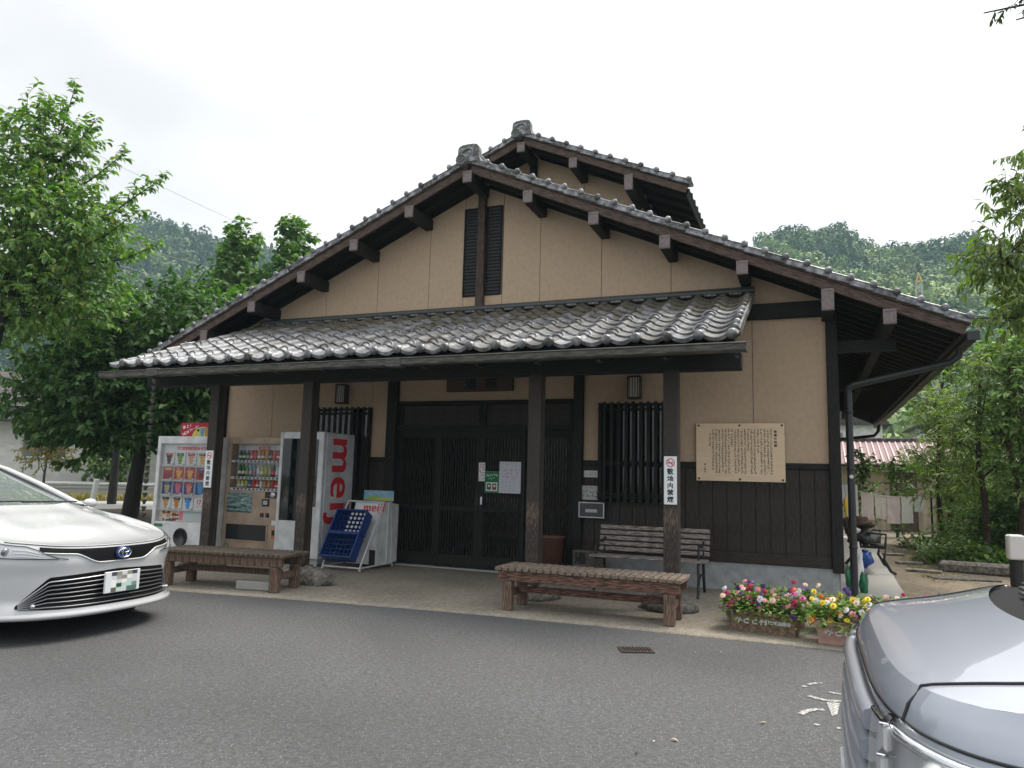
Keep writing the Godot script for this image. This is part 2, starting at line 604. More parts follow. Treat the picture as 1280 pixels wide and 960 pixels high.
# a picture made in code, as a flat print
func print_mat(key: String, im: Image, rough := 0.6) -> StandardMaterial3D:
	im.generate_mipmaps()
	var m := StandardMaterial3D.new()
	m.albedo_texture = ImageTexture.create_from_image(im)
	m.roughness = rough
	m.resource_name = key
	M[key] = m
	return m

func ln(im: Image, a: Vector2, b: Vector2, w: float, c: Color):
	var n := maxi(1, int(a.distance_to(b) / maxf(1.0, w * 0.35)))
	var s := maxi(1, int(round(w)))
	for i in n + 1:
		var p := a.lerp(b, float(i) / n)
		im.fill_rect(Rect2i(int(p.x - s / 2.0), int(p.y - s / 2.0), s, s), c)

func disc(im: Image, c: Vector2, r: float, col: Color, inner := -1.0):
	for y in range(int(c.y - r), int(c.y + r) + 1):
		for x in range(int(c.x - r), int(c.x + r) + 1):
			var d := Vector2(x, y).distance_to(c)
			if d <= r and d > inner and x >= 0 and y >= 0 and x < im.get_width() and y < im.get_height():
				im.set_pixel(x, y, col)

# strokes on a 10 x 10 square: "x y x y ...;" one polyline each
var GLYPH := {
	"shiki": "0 2 5 2;2.5 0 2.5 5;0.5 1 4.5 1;0.6 3.2 4.6 3.2 4.6 5 0.6 5 0.6 3.2;0 6 5.2 6;2.5 6 1 9.5;1.7 7.4 4.5 7.4 4 9.6 3 9.4;7 0 5.8 3.5;6.6 2.3 9.8 2.3;9 2.5 7.8 6.5 5.6 9.8;6.3 4 7.6 7 9.9 9.8",
	"chi": "0 3.4 3.6 3.4;1.8 0.8 1.8 8;0 8.4 3.8 7.2;4.6 3.9 9.4 3 9.2 6.4 8.3 6.2;6.9 0.4 6.9 7;5.3 2 5.3 8.9 9.7 8.9 9.7 7.4",
	"nai": "1 2.6 1 9.8;1 2.6 9 2.6 9 9.4 7.9 9.2;5 0.2 5 4 2.8 7.4;5 4.2 7.3 7.2",
	"kin": "0.6 1.6 4.6 1.6;2.6 0 2.6 4.6;2.6 1.8 0.3 4.3;2.7 1.9 4.5 4;5.4 1.6 9.6 1.6;7.4 0 7.4 4.6;7.4 1.8 5.2 4.2;7.5 1.9 9.7 4.2;2.4 5.4 7.6 5.4;0.6 6.9 9.4 6.9;5 7 5 9.8 4 9.6;2.8 7.8 1.2 9.4;7.2 7.8 8.9 9.4",
	"en": "2 0.4 2 5 0.2 9.6;2.1 5.2 3.8 8.6;0.3 2.4 0.8 4.4;3.7 2 3.1 4;4.4 1 9.8 1;5.9 1 5.9 4.4;7.9 1 7.9 4.4;4.6 2.2 9.4 2.2 9.4 4.4 4.6 4.4 4.6 2.2;4.8 6.4 9.4 6.4;7 4.8 7 9;4.2 9.2 9.9 9.2",
	"mi": "1.2 1.4 5 1.4 3.4 5.6 1.8 8.4 0.5 7.4 1.2 5.8 3.6 5.2 9.6 7;7.6 3 7.4 6.4 5.4 9.8",
	"sa": "1.2 2.8 9 2;4.4 0.4 7.4 5.6;7.6 5.6 4 5.2;2.4 6 2 8.2 4 9.4 7.6 9.2",
	"mura": "0 3 4.6 3;2.4 0.4 2.4 9.8;2.3 3.4 0.2 7.2;2.5 3.6 4.4 6.4;5 3 9.9 3;8.2 0.4 8.2 9.4 7 9;5.8 4.8 6.8 6.8",
	"iki": "0 3.6 3 3.6;1.5 1 1.5 8;0 8.4 3.2 7.4;3.8 2.6 9.8 2.6;7.4 0.4 7.8 5.6 9.8 9.4;9.4 4.4 6 9.6;4.2 4 6.4 4 6.4 6.4 4.2 6.4 4.2 4;3.6 8.4 6.8 7.8;8.4 0.6 9.4 1.6",
	"kyo": "0 3 3.6 3;1.8 0.4 1.8 9.8;4.4 2 9 2 8.6 4.6 8 4.4;6.6 0.4 6 3 4.6 5;3.8 6.4 6.2 6.4 6 9.6 5.2 9.2;4.8 5.2 4.6 7.6 3.6 9.6;7 6.4 9.8 6.4 9.6 9.6 8.8 9.2;8 5.2 7.9 7.6 6.8 9.6",
	"gi": "0.4 1.6 3.4 1.6;0 3.2 3.8 3.2;0.6 4.8 3.2 4.8;0.6 6.2 3.2 6.2 3.2 8.6 0.6 8.6 0.6 6.2;4.4 1.4 9.6 1.4;5 2.8 9 2.8;4.4 4.2 9.8 4.2;7 0.4 7 4.2;4.2 6.2 9.8 6.2;5.6 5 5.6 9.4;7.6 4.8 8.2 8 9.8 9.6;9.2 6.8 6.8 9.4;4.4 8 6.8 7.6",
	"kai": "5 0.2 0.2 4.6;5 0.2 9.8 4.6;3 4 7 4;1.2 5.8 8.8 5.8;4.4 6 2.4 8.8 7.8 8.6;6.4 7.2 8.8 9.6",
	"kabu": "0 3 3.6 3;1.8 0.4 1.8 9.8;1.7 3.4 0.2 6.8;1.9 3.6 3.4 5.8;5.2 0.8 4.2 3.2;5 2.2 9.4 2.2;4 5 9.9 5;7 0.4 7 9.8;6.8 5.2 4.2 8.8;7.2 5.2 9.8 8.6",
	"yu": "0.6 0.8 2 2;0.2 3.6 1.6 4.8;0.4 9.4 2.4 5.8;4.2 0.6 8.6 0.6 8.6 4 4.2 4 4.2 0.6;4.2 2.3 8.6 2.3;3 5.2 9.8 5.2;4.4 5.4 3.2 8;4.4 6.6 9.2 6.6 8.8 9.6 7.8 9.4;6 6.8 4.4 9.2;7.6 6.8 6 9.6",
	"no": "5.2 1.6 4.4 5.6 2.8 8 1 7.4 1 4.6 3.2 2.2 6.4 1.8 8.8 4 8.6 7 6 9.2",
	"ki": "0.6 1.8 4.8 1.8;2.7 0.2 2.7 6;0.2 3.8 5.2 3.8;1 5 0.6 8 2.4 9.2 9.8 9.4;2.8 6 4.8 6;5.8 1.6 9 1.6 9 4 5.8 4;5.8 4 5.8 7.4 9.6 7.4 9.6 6",
	"gen": "0.6 0.8 2 2;0.2 3.6 1.6 4.8;0.4 9.4 2.4 5.8;3.4 1 9.8 1;3.8 1 3 9.4;6.6 1 6 2.6;4.8 2.8 9 2.8 9 5.6 4.8 5.6 4.8 2.8;4.8 4.2 9 4.2;6.9 5.6 6.9 9.6 6 9.2;5.2 6.8 4.2 8.8;8.4 6.8 9.6 8.6",
	"san": "5 0.2 2.4 2.2 7.6 2.2;6.4 0.8 8.2 2.6;0.6 3.6 9.4 3.6;4.8 2.4 1 6.2;5.4 3.8 9.2 6.2;6 4.8 3 6.4;6.8 6 2.4 8.2;7.6 7.2 1.6 9.8",
	"ue": "4.8 0.4 4.8 9;5 4.2 8.8 4.2;0.4 9.2 9.6 9.2",
	"fu": "1 1.6 9 1.6 7.6 6 3.4 9.6", "re": "2.2 0.8 2.2 9 8.8 5.4", "bar": "0.8 5 9.2 5",
	"ba": "3.4 2.6 1 8.8;6.2 2.4 9 8.8;7.4 0.4 8.2 1.8;8.8 0.2 9.6 1.6", "excl": "5 0.4 5 6.4;5 8.6 5 9.4",
}

func glyph(im: Image, g: String, at: Vector2, s: float, w: float, c: Color, ang := 0.0):
	for line in GLYPH[g].split(";"):
		var v: PackedFloat64Array = line.split_floats(" ")
		for i in range(0, v.size() - 2, 2):
			var a := Vector2(v[i], v[i + 1]) * s / 10.0
			var b := Vector2(v[i + 2], v[i + 3]) * s / 10.0
			ln(im, at + a.rotated(ang), at + b.rotated(ang), w, c)

# the same strokes as thin raised lettering in a plane given by tr (x right, y up)
func glyph_mesh(st: SurfaceTool, g: String, at: Vector2, s: float, w: float, tr: Transform3D, depth := 0.002):
	for line in GLYPH[g].split(";"):
		var v: PackedFloat64Array = line.split_floats(" ")
		for i in range(0, v.size() - 2, 2):
			var a := at + Vector2(v[i], -v[i + 1]) * s / 10.0
			var b := at + Vector2(v[i + 2], -v[i + 3]) * s / 10.0
			var d := (b - a).normalized()
			a -= d * w * 0.4
			b += d * w * 0.4
			var n := Vector2(-d.y, d.x) * w / 2
			prism(st, PackedVector2Array([a - n, b - n, b + n, a + n]), depth, tr)

# small marks that stand for print too fine to read
func fine_text(im: Image, r: Rect2, step: Vector2, c: Color, fill := 0.9, sd := 1):
	var q := RandomNumberGenerator.new()
	q.seed = sd
	var x := r.position.x
	while x + step.x <= r.end.x:
		var y := r.position.y
		while y + step.y <= r.end.y:
			if q.randf() < fill:
				for k in 3:
					var a := Vector2(x + q.randf() * step.x * 0.75, y + q.randf() * step.y * 0.75)
					var b := a + (Vector2(step.x * 0.6, 0) if q.randf() < 0.5 else Vector2(0, step.y * 0.6))
					ln(im, a, b, maxf(1.0, step.x * 0.12), c)
			y += step.y
		x += step.x
# ---------------------------------------------------------------- ground
const EDGE := [Vector2(-16, -5.6), Vector2(-9, -5.98), Vector2(-6.566, -6.237), Vector2(-5.273, -6.427), Vector2(-3.83, -6.594), Vector2(-2.984, -6.657), Vector2(-2.033, -6.688), Vector2(-1.161, -6.69), Vector2(0.218, -6.701), Vector2(1.6, -6.70)]

func sheet(x0: float, x1: float, z0: float, z1: float, y: float, nx: int, nz: int, lo: float, hi: float, sd: int, freq := 0.5) -> SurfaceTool:
	var n := FastNoiseLite.new()
	n.seed = sd
	n.frequency = freq
	n.fractal_octaves = 4
	var st := S()
	smooth(st)
	var f := func(i, j):
		var x := lerpf(x0, x1, float(i) / nx)
		var z := lerpf(z0, z1, float(j) / nz)
		var k := clampf(0.5 + n.get_noise_2d(x, z) * 0.9, 0, 1)
		var v := lerpf(lo, hi, k)
		st.set_color(Color(v, v, v * 0.995))
		vtx(st, Vector3(x, y, z), Vector2(x, z))
	for i in nx:
		for j in nz:
			for q in [[0, 0], [1, 0], [1, 1], [0, 0], [1, 1], [0, 1]]:
				f.call(i + q[0], j + q[1])
	return st

func build_ground():
	var st := S()
	quad(st, Vector3(-900, -0.03, 300), Vector3(900, -0.03, 300), Vector3(900, -0.03, -900), Vector3(-900, -0.03, -900))
	struct("ground", st, M.grass)
	struct("parking_lot", sheet(-22, 14, -9.2, 14, -0.006, 90, 60, 0.74, 1.12, 4, 0.4), M.asphalt)
	# pebble apron under and before the porch, its edge hand-laid
	st = S()
	var n := FastNoiseLite.new()
	n.seed = 8
	n.frequency = 0.7
	var nx := 150
	var f := func(u, v):
		var x = lerpf(-16.0, 1.6, u)
		var ez := -6.7
		for i in EDGE.size() - 1:
			if x >= EDGE[i].x and x <= EDGE[i + 1].x:
				ez = lerpf(EDGE[i].y, EDGE[i + 1].y, (x - EDGE[i].x) / (EDGE[i + 1].x - EDGE[i].x))
		ez += n.get_noise_1d(x * 9.0) * 0.022
		return Vector3(x, 0.0, lerpf(ez, -9.7, v))
	smooth(st)
	for i in nx:
		for j in 16:
			for q in [[0, 0], [1, 1], [1, 0], [0, 0], [0, 1], [1, 1]]:
				var p: Vector3 = f.call(float(i + q[0]) / nx, float(j + q[1]) / 16.0)
				var k := clampf(0.5 + n.get_noise_2d(p.x * 1.2, p.z * 1.2), 0, 1)
				var v := lerpf(0.78, 1.05, k)
				st.set_color(Color(v, v * 0.99, v * 0.97))
				vtx(st, p, Vector2(p.x, p.z))
	for i in nx:
		var a: Vector3 = f.call(float(i) / nx, 0.0)
		var b: Vector3 = f.call(float(i + 1) / nx, 0.0)
		st.set_color(Color(0.8, 0.79, 0.77))
		quad(st, a + Vector3(0, -0.02, 0), b + Vector3(0, -0.02, 0), b, a)
	struct("apron", st, M.pebble)

# ---------------------------------------------------------------- the bathhouse
var house: Node3D

func under(x: float) -> float:          # underside of the verge and rafters of the front roof
	return 5.64 - SL * absf(x - CX)

func verge_tile_mesh() -> ArrayMesh:    # x runs down the slope, y square to it, z to the front
	var st := S()
	flat(st)
	bbox(st, Vector3(0.128, 0.012, -0.14), Vector3(0.268, 0.024, 0.30), 0.006)
	bbox(st, Vector3(0.128, -0.030, 0.002), Vector3(0.262, 0.064, 0.022), 0.006)
	var b := Basis(Vector3.RIGHT, PI / 2)
	lathe(st, Vector3(0.235, 0.016, -0.26), [Vector2(0.034, 0), Vector2(0.035, 0.26), Vector2(0.042, 0.262), Vector2(0.043, 0.282), Vector2(0.036, 0.296), Vector2(0.018, 0.305), Vector2(0, 0.307)], 10, b)
	st.generate_normals()
	return st.commit()

# one pitched roof with its purlins, rafters, verge boards and edge tiles
func gable_roof(called: String, apex: float, half: float, zf: float, zb: float, wall_z: float, purlins: Array, tall: float, tiles: int, vt: Mesh):
	var ln_ := half * sqrt(1 + SL * SL)
	var slab := S()
	for s in [-1.0, 1.0]:
		var dn := Vector3(s, -SL, 0).normalized()
		var up := Vector3(s * SL, 1, 0).normalized()
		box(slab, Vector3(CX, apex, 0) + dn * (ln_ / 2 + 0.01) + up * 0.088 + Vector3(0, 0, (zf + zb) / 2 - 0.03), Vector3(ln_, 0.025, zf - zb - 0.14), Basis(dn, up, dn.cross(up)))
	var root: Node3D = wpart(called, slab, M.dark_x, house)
	for s in [-1.0, 1.0]:
		var dn := Vector3(s, -SL, 0).normalized()
		var up := Vector3(s * SL, 1, 0).normalized()
		var top := Vector3(CX, apex, 0)
		var ax := Basis(dn, up, dn.cross(up))    # z forwards (s > 0) or backwards
		var cols := int((zf - zb) / 0.31)
		var rows := int(ln_ / 0.26)
		var fld := S()
		grid(fld, cols * 4, rows * 2, func(u, v):
			var z = lerpf(zb + 0.1, zf - 0.2, u)
			var t = floor(v * rows + 0.001) if v < 1.0 else float(rows)
			var fr = v * rows - t
			var wob = 0.02 * sin(u * cols * TAU)
			return top + dn * (v * ln_) + up * (0.125 + wob + 0.022 * fr) + Vector3(0, 0, z))
		var fo := wpart("tile_field", fld, M.tile_dull, root)
		fo.set_meta("kind", "stuff")
		# verge boards
		var vb := S()
		bbox(vb, Vector3.ZERO, Vector3(ln_, 0.11, 0.035), 0.005)
		part("verge_board", vb, M.brown_board, root, Transform3D(ax, top + dn * (ln_ / 2) + up * 0.055 + Vector3(0, 0, zf - 0.045)))
		vb = S()
		bbox(vb, Vector3.ZERO, Vector3(ln_ + 0.02, 0.036, 0.075), 0.004)
		part("verge_strip", vb, M.brown_board, root, Transform3D(ax, top + dn * (ln_ / 2 + 0.01) + up * 0.129 + Vector3(0, 0, zf - 0.05)))
		# edge tiles, each laid over the one below
		for i in tiles:
			var t := i * ln_ / tiles
			var o := part("verge_tile", vt, M.tile if i % 5 != 2 else M.tile_dull, root)
			var tilt := Basis(Vector3(0, 0, 1), 0.05)
			var bb := Basis(dn, up, Vector3(0, 0, 1)) * tilt
			o.transform = Transform3D(bb.scaled_local(Vector3(ln_ / tiles / 0.256, 1, 1)), top + dn * t + up * (0.182 + rng.randf_range(-0.004, 0.004)) + Vector3(0, 0, zf))
		# rafters
		var z := zf - 0.32
		while z > zb + 0.2:
			var rf := S()
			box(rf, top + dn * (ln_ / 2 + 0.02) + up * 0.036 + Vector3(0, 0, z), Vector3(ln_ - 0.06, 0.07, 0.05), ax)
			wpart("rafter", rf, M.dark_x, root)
			z -= 0.30 if zf > -10 else 0.45
		# fascia at the eave
		var fs := S()
		bbox(fs, top + dn * (ln_ - 0.01) + up * 0.05 + Vector3(0, 0, (zf + zb) / 2 - 0.06), Vector3(0.03, 0.10, zf - zb - 0.2), 0.004, ax)
		wpart("eave_board", fs, M.dark_z, root)
		# purlins, with a copper cap on each end
		for d in purlins:
			if d < 0.01 and s < 0:
				continue
			var hh := 0.25 if absf(d - tall) < 0.01 else 0.165
			var px: float = CX + s * d
			var yt: float = apex - SL * d - 0.002
			var st := S()
			var zback: float = wall_z - 0.1 if d < tall - 0.1 or d > tall + 0.1 else zb
			if d > tall + 0.1:
				zback = zb
			bbox(st, Vector3(px, yt - hh / 2, (zf + 0.02 + zback) / 2), Vector3(0.125, hh, zf + 0.02 - zback), 0.006)
			wpart("purlin", st, M.dark_z, root)
			st = S()
			bbox(st, Vector3(px, yt - hh / 2, zf + 0.024), Vector3(0.136, hh + 0.008, 0.018), 0.003)
			wpart("purlin_cap", st, M.purlin_cap, root)
			st = S()
			for q in [[Vector3(px - 0.057, yt - hh / 2, zf + 0.036), Vector3(0.016, hh - 0.01, 0.008)], [Vector3(px + 0.057, yt - hh / 2, zf + 0.036), Vector3(0.016, hh - 0.01, 0.008)], [Vector3(px, yt - 0.014, zf + 0.036), Vector3(0.098, 0.016, 0.008)], [Vector3(px, yt - hh + 0.014, zf + 0.036), Vector3(0.098, 0.016, 0.008)]]:
				bbox(st, q[0], q[1], 0.002)
			wpart("cap_rim", st, M.purlin_cap, root)
	# ridge: courses, round cap and the end ornament
	var y0 := apex + 0.16
	var k := 0
	for c in [[0.34, 0.05], [0.29, 0.045], [0.25, 0.045]]:
		var st := S()
		bbox(st, Vector3(CX, y0 + c[1] / 2, (zf + zb) / 2 - 0.05), Vector3(c[0], c[1] - 0.004, zf - zb - 0.1), 0.008)
		wpart("ridge_course", st, M.tile_dull, root)
		y0 += c[1]
	var rt := S()
	tube(rt, [Vector3(CX, y0 + 0.03, zf - 0.12), Vector3(CX, y0 + 0.03, zb)], 0.075, 0.075, 12)
	wpart("ridge_cap", rt, M.tile, root)
	var w := 0.165
	var poly := PackedVector2Array([Vector2(-w - 0.035, -0.05), Vector2(w + 0.035, -0.05), Vector2(w, 0.05)])
	for i in 13:
		var t := PI * i / 12.0
		poly.append(Vector2(w * signf(cos(t)) * pow(absf(cos(t)), 0.6), 0.135 + 0.105 * pow(sin(t), 0.6)))
	poly.append(Vector2(-w, 0.05))
	rt = S()
	prism(rt, poly, 0.10, Transform3D(Basis(), Vector3(CX, apex + 0.165, zf - 0.08)))
	wpart("ridge_end_tile", rt, M.ridge_tile, root)
	rt = S()
	var inner := PackedVector2Array()
	for p in poly:
		inner.append(Vector2(p.x * 0.62, 0.02 + (p.y - 0.02) * 0.72))
	prism(rt, inner, 0.014, Transform3D(Basis(), Vector3(CX, apex + 0.17, zf + 0.021)))
	wpart("raised_panel", rt, M.tile, root)
	rt = S()
	var arch := []
	for i in 11:
		var t := PI * i / 10.0
		arch.append(Vector3(CX + 0.085 * cos(t), apex + 0.265 + 0.06 * sin(t), zf + 0.04))
	arch.push_front(Vector3(CX + 0.085, apex + 0.215, zf + 0.04))
	arch.append(Vector3(CX - 0.085, apex + 0.215, zf + 0.04))
	tube(rt, arch, 0.014, 0.014, 6)
	wpart("arch_moulding", rt, M.ridge_tile, root)
	rt = S()
	lathe(rt, Vector3(CX - 0.075, apex + 0.150, zf - 0.05), [Vector2(0.08, 0), Vector2(0.082, 0.15), Vector2(0.078, 0.16), Vector2(0.066, 0.16), Vector2(0.062, 0.150), Vector2(0.0, 0.150)], 22, Basis(Vector3.RIGHT, PI / 2))
	wpart("round_end_tile", rt, M.ridge_tile, root)
	rt = S()
	for i in 3:                          # three comma-like bosses
		var t := TAU * i / 3.0
		lathe(rt, Vector3(CX - 0.075 + 0.028 * cos(t), apex + 0.150 + 0.028 * sin(t), zf + 0.098), [Vector2(0.021, 0), Vector2(0.019, 0.008), Vector2(0, 0.011)], 8, Basis(Vector3.RIGHT, PI / 2))
	wpart("boss", rt, M.ridge_tile, root)

func panel(root: Node3D, poly: Array, called := "wall_panel", m = null, depth := 0.012, z := FZ):
	var st := S()
	prism(st, PackedVector2Array(poly), depth, Transform3D(Basis(), Vector3(0, 0, z - depth)))
	return wpart(called, st, M.plaster if m == null else m, root)

func gable_panel(root: Node3D, x0: float, x1: float, y0: float, top: Callable, z := FZ):
	x0 += 0.004
	x1 -= 0.004
	panel(root, [Vector2(x0, y0), Vector2(x1, y0), Vector2(x1, top.call(x1)), Vector2(x0, top.call(x0))], "wall_panel", null, 0.012, z)

func wbox(root: Node3D, called: String, m: Material, c: Vector3, s: Vector3, v := 0.006) -> MeshInstance3D:
	var st := S()
	bbox(st, c, s, v)
	return wpart(called, st, m, root)

func build_house():
	house = thing("bathhouse", "beige gabled bathhouse with dark timber frame, grey tiled roofs and latticed entrance doors", "building", Vector3(CX, 0, FZ))
	var xl := -9.17
	var xr := 0.27
	# shell walls: front with the door opening, sides and back
	var st := S()
	prism(st, PackedVector2Array([Vector2(xl, 0), Vector2(-5.80, 0), Vector2(-5.80, 2.41), Vector2(-2.98, 2.41), Vector2(-2.98, 0), Vector2(xr, 0), Vector2(xr, under(xr) + 0.03), Vector2(CX, under(CX) + 0.03), Vector2(xl, under(xl) + 0.03)]), 0.12, Transform3D(Basis(), Vector3(0, 0, FZ - 0.135)))
	wpart("front_wall", st, M.joint, house)
	st = S()
	box(st, Vector3(xr - 0.06, 1.78, -15.6), Vector3(0.10, 3.5, 11.6))
	wpart("side_wall", st, M.plaster, house)
	st = S()
	box(st, Vector3(xl + 0.06, 1.78, -15.6), Vector3(0.10, 3.5, 11.6))
	wpart("side_wall", st, M.plaster, house)
	st = S()
	prism(st, PackedVector2Array([Vector2(xl, 0), Vector2(xr, 0), Vector2(xr, under(xr) + 0.03), Vector2(CX, under(CX)), Vector2(xl, under(xl) + 0.03)]), 0.12, Transform3D(Basis(), Vector3(0, 0, -21.5)))
	wpart("back_wall", st, M.plaster, house)
	# entrance hall behind the doors
	st = S()
	box(st, Vector3(-4.4, 0.03, -11.3), Vector3(3.4, 0.04, 2.9))
	wpart("hall_floor", st, M.concrete, house)
	st = S()
	box(st, Vector3(-4.4, 1.4, -12.8), Vector3(3.6, 2.8, 0.1))
	box(st, Vector3(-6.15, 1.4, -11.3), Vector3(0.1, 2.8, 2.9))
	box(st, Vector3(-2.65, 1.4, -11.3), Vector3(0.1, 2.8, 2.9))
	box(st, Vector3(-4.4, 2.85, -11.3), Vector3(3.6, 0.1, 3.0))
	wpart("hall_lining", st, M.hall_wood, house)
	# foundation
	wbox(house, "foundation", M.foundation, Vector3(-1.31, 0.173, FZ - 0.055), Vector3(3.16, 0.346, 0.13), 0.008)
	wbox(house, "foundation", M.foundation, Vector3(-7.48, 0.173, FZ - 0.055), Vector3(3.36, 0.346, 0.13), 0.008)
	wbox(house, "foundation", M.foundation, Vector3(0.235, 0.173, -15.6), Vector3(0.12, 0.346, 11.6), 0.008)
	# upper gable panels, each .93 wide with an open joint
	var top := func(x): return under(x) + 0.02
	for k in 5:
		var a: float = [0.315, 0.90, 1.81, 2.77, 3.72][k]
		var b: float = [0.90, 1.81, 2.77, 3.72, 4.64][k]
		var yb := 3.58 if k == 4 else 3.4
		gable_panel(house, CX + a, CX + b, yb, top)
		gable_panel(house, CX - b, CX - a, 3.4, top)
	panel(house, [Vector2(CX - 0.311, 3.4), Vector2(CX + 0.311, 3.4), Vector2(CX + 0.311, 3.967), Vector2(CX - 0.311, 3.967)])
	panel(house, [Vector2(CX - 0.311, 5.33), Vector2(CX + 0.311, 5.33), Vector2(CX + 0.311, under(CX + 0.311)), Vector2(CX, under(CX)), Vector2(CX - 0.311, under(CX - 0.311))])
	# panels under the porch
	var flat_top := func(_x): return 3.376
	for q in [[-9.1, -8.16], [-8.16, -7.25], [-7.25, -6.26], [-6.26, -5.95], [-2.865, -1.70], [-1.70, -0.66], [-0.66, 0.20]]:
		gable_panel(house, q[0], q[1], 1.575, flat_top)
	panel(house, [Vector2(-5.775, 2.415), Vector2(-2.998, 2.415), Vector2(-2.998, 3.376), Vector2(-5.775, 3.376)])
	# timber frame of the front
	wbox(house, "corner_post", M.dark_y, Vector3(0.265, 1.95, FZ + 0.01), Vector3(0.125, 3.3, 0.14))
	wbox(house, "corner_post", M.dark_y, Vector3(-9.165, 1.95, FZ + 0.01), Vector3(0.125, 3.3, 0.14))
	wbox(house, "door_post", M.dark_y, Vector3(-5.862, 1.70, FZ + 0.005), Vector3(0.165, 3.36, 0.15))
	wbox(house, "door_post", M.dark_y, Vector3(-2.932, 1.70, FZ + 0.005), Vector3(0.124, 3.36, 0.15))
	wbox(house, "wall_beam", M.dark_x, Vector3(-0.25, 3.478, FZ + 0.015), Vector3(0.90, 0.195, 0.10))
	wbox(house, "wall_beam", M.dark_x, Vector3(-8.8, 3.478, FZ + 0.015), Vector3(0.60, 0.195, 0.10))
	wbox(house, "gable_post", M.brown_y, Vector3(CX - 0.02, 4.66, FZ + 0.03), Vector3(0.12, 1.79, 0.10))
	# wainscot: boards between a cap and a base rail
	for span in [[-2.868, 0.20, 18], [-9.10, -5.947, 18]]:
		var n: int = span[2]
		var w: float = (span[1] - span[0]) / n
		for i in n:
			var bw := w - 0.006
			var z := FZ - 0.002 + rng.randf_range(-0.0025, 0.0025)
			wbox(house, "wainscot_board", M.board_y, Vector3(span[0] + (i + 0.5) * w, 0.99, z), Vector3(bw, 1.03, 0.022), 0.004)
		var cx: float = (span[0] + span[1]) / 2
		var ln_: float = span[1] - span[0]
		wbox(house, "cap_rail", M.dark_x, Vector3(cx, 1.535, FZ + 0.012), Vector3(ln_, 0.068, 0.055), 0.008)
		wbox(house, "base_rail", M.board_x, Vector3(cx, 0.412, FZ + 0.012), Vector3(ln_, 0.130, 0.055), 0.008)
	# louvred vents either side of the gable post
	for s in [-1.0, 1.0]:
		var vx: float = CX - 0.02 + s * 0.185
		st = S()
		box(st, Vector3(vx, 4.648, FZ - 0.012), Vector3(0.235, 1.36, 0.01))
		var vo := wpart("vent", st, M.black_metal, house)
		st = S()
		for q in [[vx - 0.112, 4.648, 0.014, 1.36], [vx + 0.112, 4.648, 0.014, 1.36]]:
			bbox(st, Vector3(q[0], q[1], FZ + 0.004), Vector3(q[2], q[3], 0.03), 0.003)
		for y in [3.975, 5.321]:
			bbox(st, Vector3(vx, y, FZ + 0.004), Vector3(0.21, 0.014, 0.03), 0.003)
		wpart("vent_frame", st, M.dark_y, vo)
		for i in 26:
			st = S()
			box(st, Vector3(vx, 4.0 + i * 0.0507, FZ + 0.001), Vector3(0.205, 0.004, 0.036), Basis(Vector3.RIGHT, 0.75))
			wpart("louvre", st, M.flashing, vo)
	# main roof
	var vt := verge_tile_mesh()
	gable_roof("front_roof", 5.64, 6.01, -9.05, -21.9, FZ, [0.0, 0.93, 1.865, 2.80, 3.73, 4.67, 5.30], 4.67, 26, vt)
	gable_roof("upper_roof", 6.975, 2.74, -11.06, -19.0, -11.72, [0.0, 0.93, 1.86], 1.86, 11, vt)
	# upper wall between the two roofs
	var utop := func(x): return 6.975 - SL * absf(x - CX) + 0.02
	st = S()
	prism(st, PackedVector2Array([Vector2(CX - 1.9, 4.7), Vector2(CX + 1.9, 4.7), Vector2(CX + 1.9, utop.call(CX + 1.9)), Vector2(CX, utop.call(CX)), Vector2(CX - 1.9, utop.call(CX - 1.9))]), 0.1, Transform3D(Basis(), Vector3(0, 0, -11.84)))
	wpart("upper_wall", st, M.joint, house)
	for q in [[-1.80, -0.93], [-0.93, -0.055], [0.055, 0.93], [0.93, 1.80]]:
		gable_panel(house, CX + q[0], CX + q[1], 4.9, utop, -11.72)
	for s in [-1.0, 1.0]:
		st = S()
		box(st, Vector3(CX + s * 1.85, 5.5, -15.3), Vector3(0.1, 1.7, 6.9))
		wpart("upper_side_wall", st, M.plaster, house)
		wbox(house, "upper_corner_post", M.dark_y, Vector3(CX + s * 1.86, 5.45, -11.70), Vector3(0.12, 1.5, 0.12))
		st = S()
		box(st, Vector3(CX + s * 0.185, 6.1, -11.735), Vector3(0.235, 0.8, 0.05))
		var vo := wpart("vent", st, M.black_metal, house)
		for i in 14:
			st = S()
			box(st, Vector3(CX + s * 0.185, 5.75 + i * 0.0507, -11.705), Vector3(0.205, 0.004, 0.036), Basis(Vector3.RIGHT, 0.75))
			wpart("louvre", st, M.flashing, vo)
	wbox(house, "upper_gable_post", M.dark_y, Vector3(CX, 6.0, -11.68), Vector3(0.12, 1.6, 0.10))
	# side wall tie beams and struts under the deep right eave
	for z in [-9.72, -13.5, -17.3]:
		wbox(house, "eave_tie", M.dark_x, Vector3(0.60, 3.0, z), Vector3(0.75, 0.14, 0.12))
	# gutters with drop pipes
	for s in [-1.0, 1.0]:
		gutter_run(Vector3(CX + s * 6.08, 2.935, -8.95), Vector3(CX + s * 6.08, 2.935, -21.9), 0.11, 0.09, M.gutter_dark)
	st = S()
	tube(st, [Vector3(1.62, 2.93, -9.64), Vector3(1.60, 2.83, -9.66), Vector3(1.52, 2.76, -9.68), Vector3(0.50, 2.53, -9.74), Vector3(0.44, 2.49, -9.75), Vector3(0.435, 2.42, -9.75), Vector3(0.435, 0.0, -9.75)], 0.042, 0.042, 12)
	wpart("drop_pipe", st, M.gutter_dark, house)
	st = S()
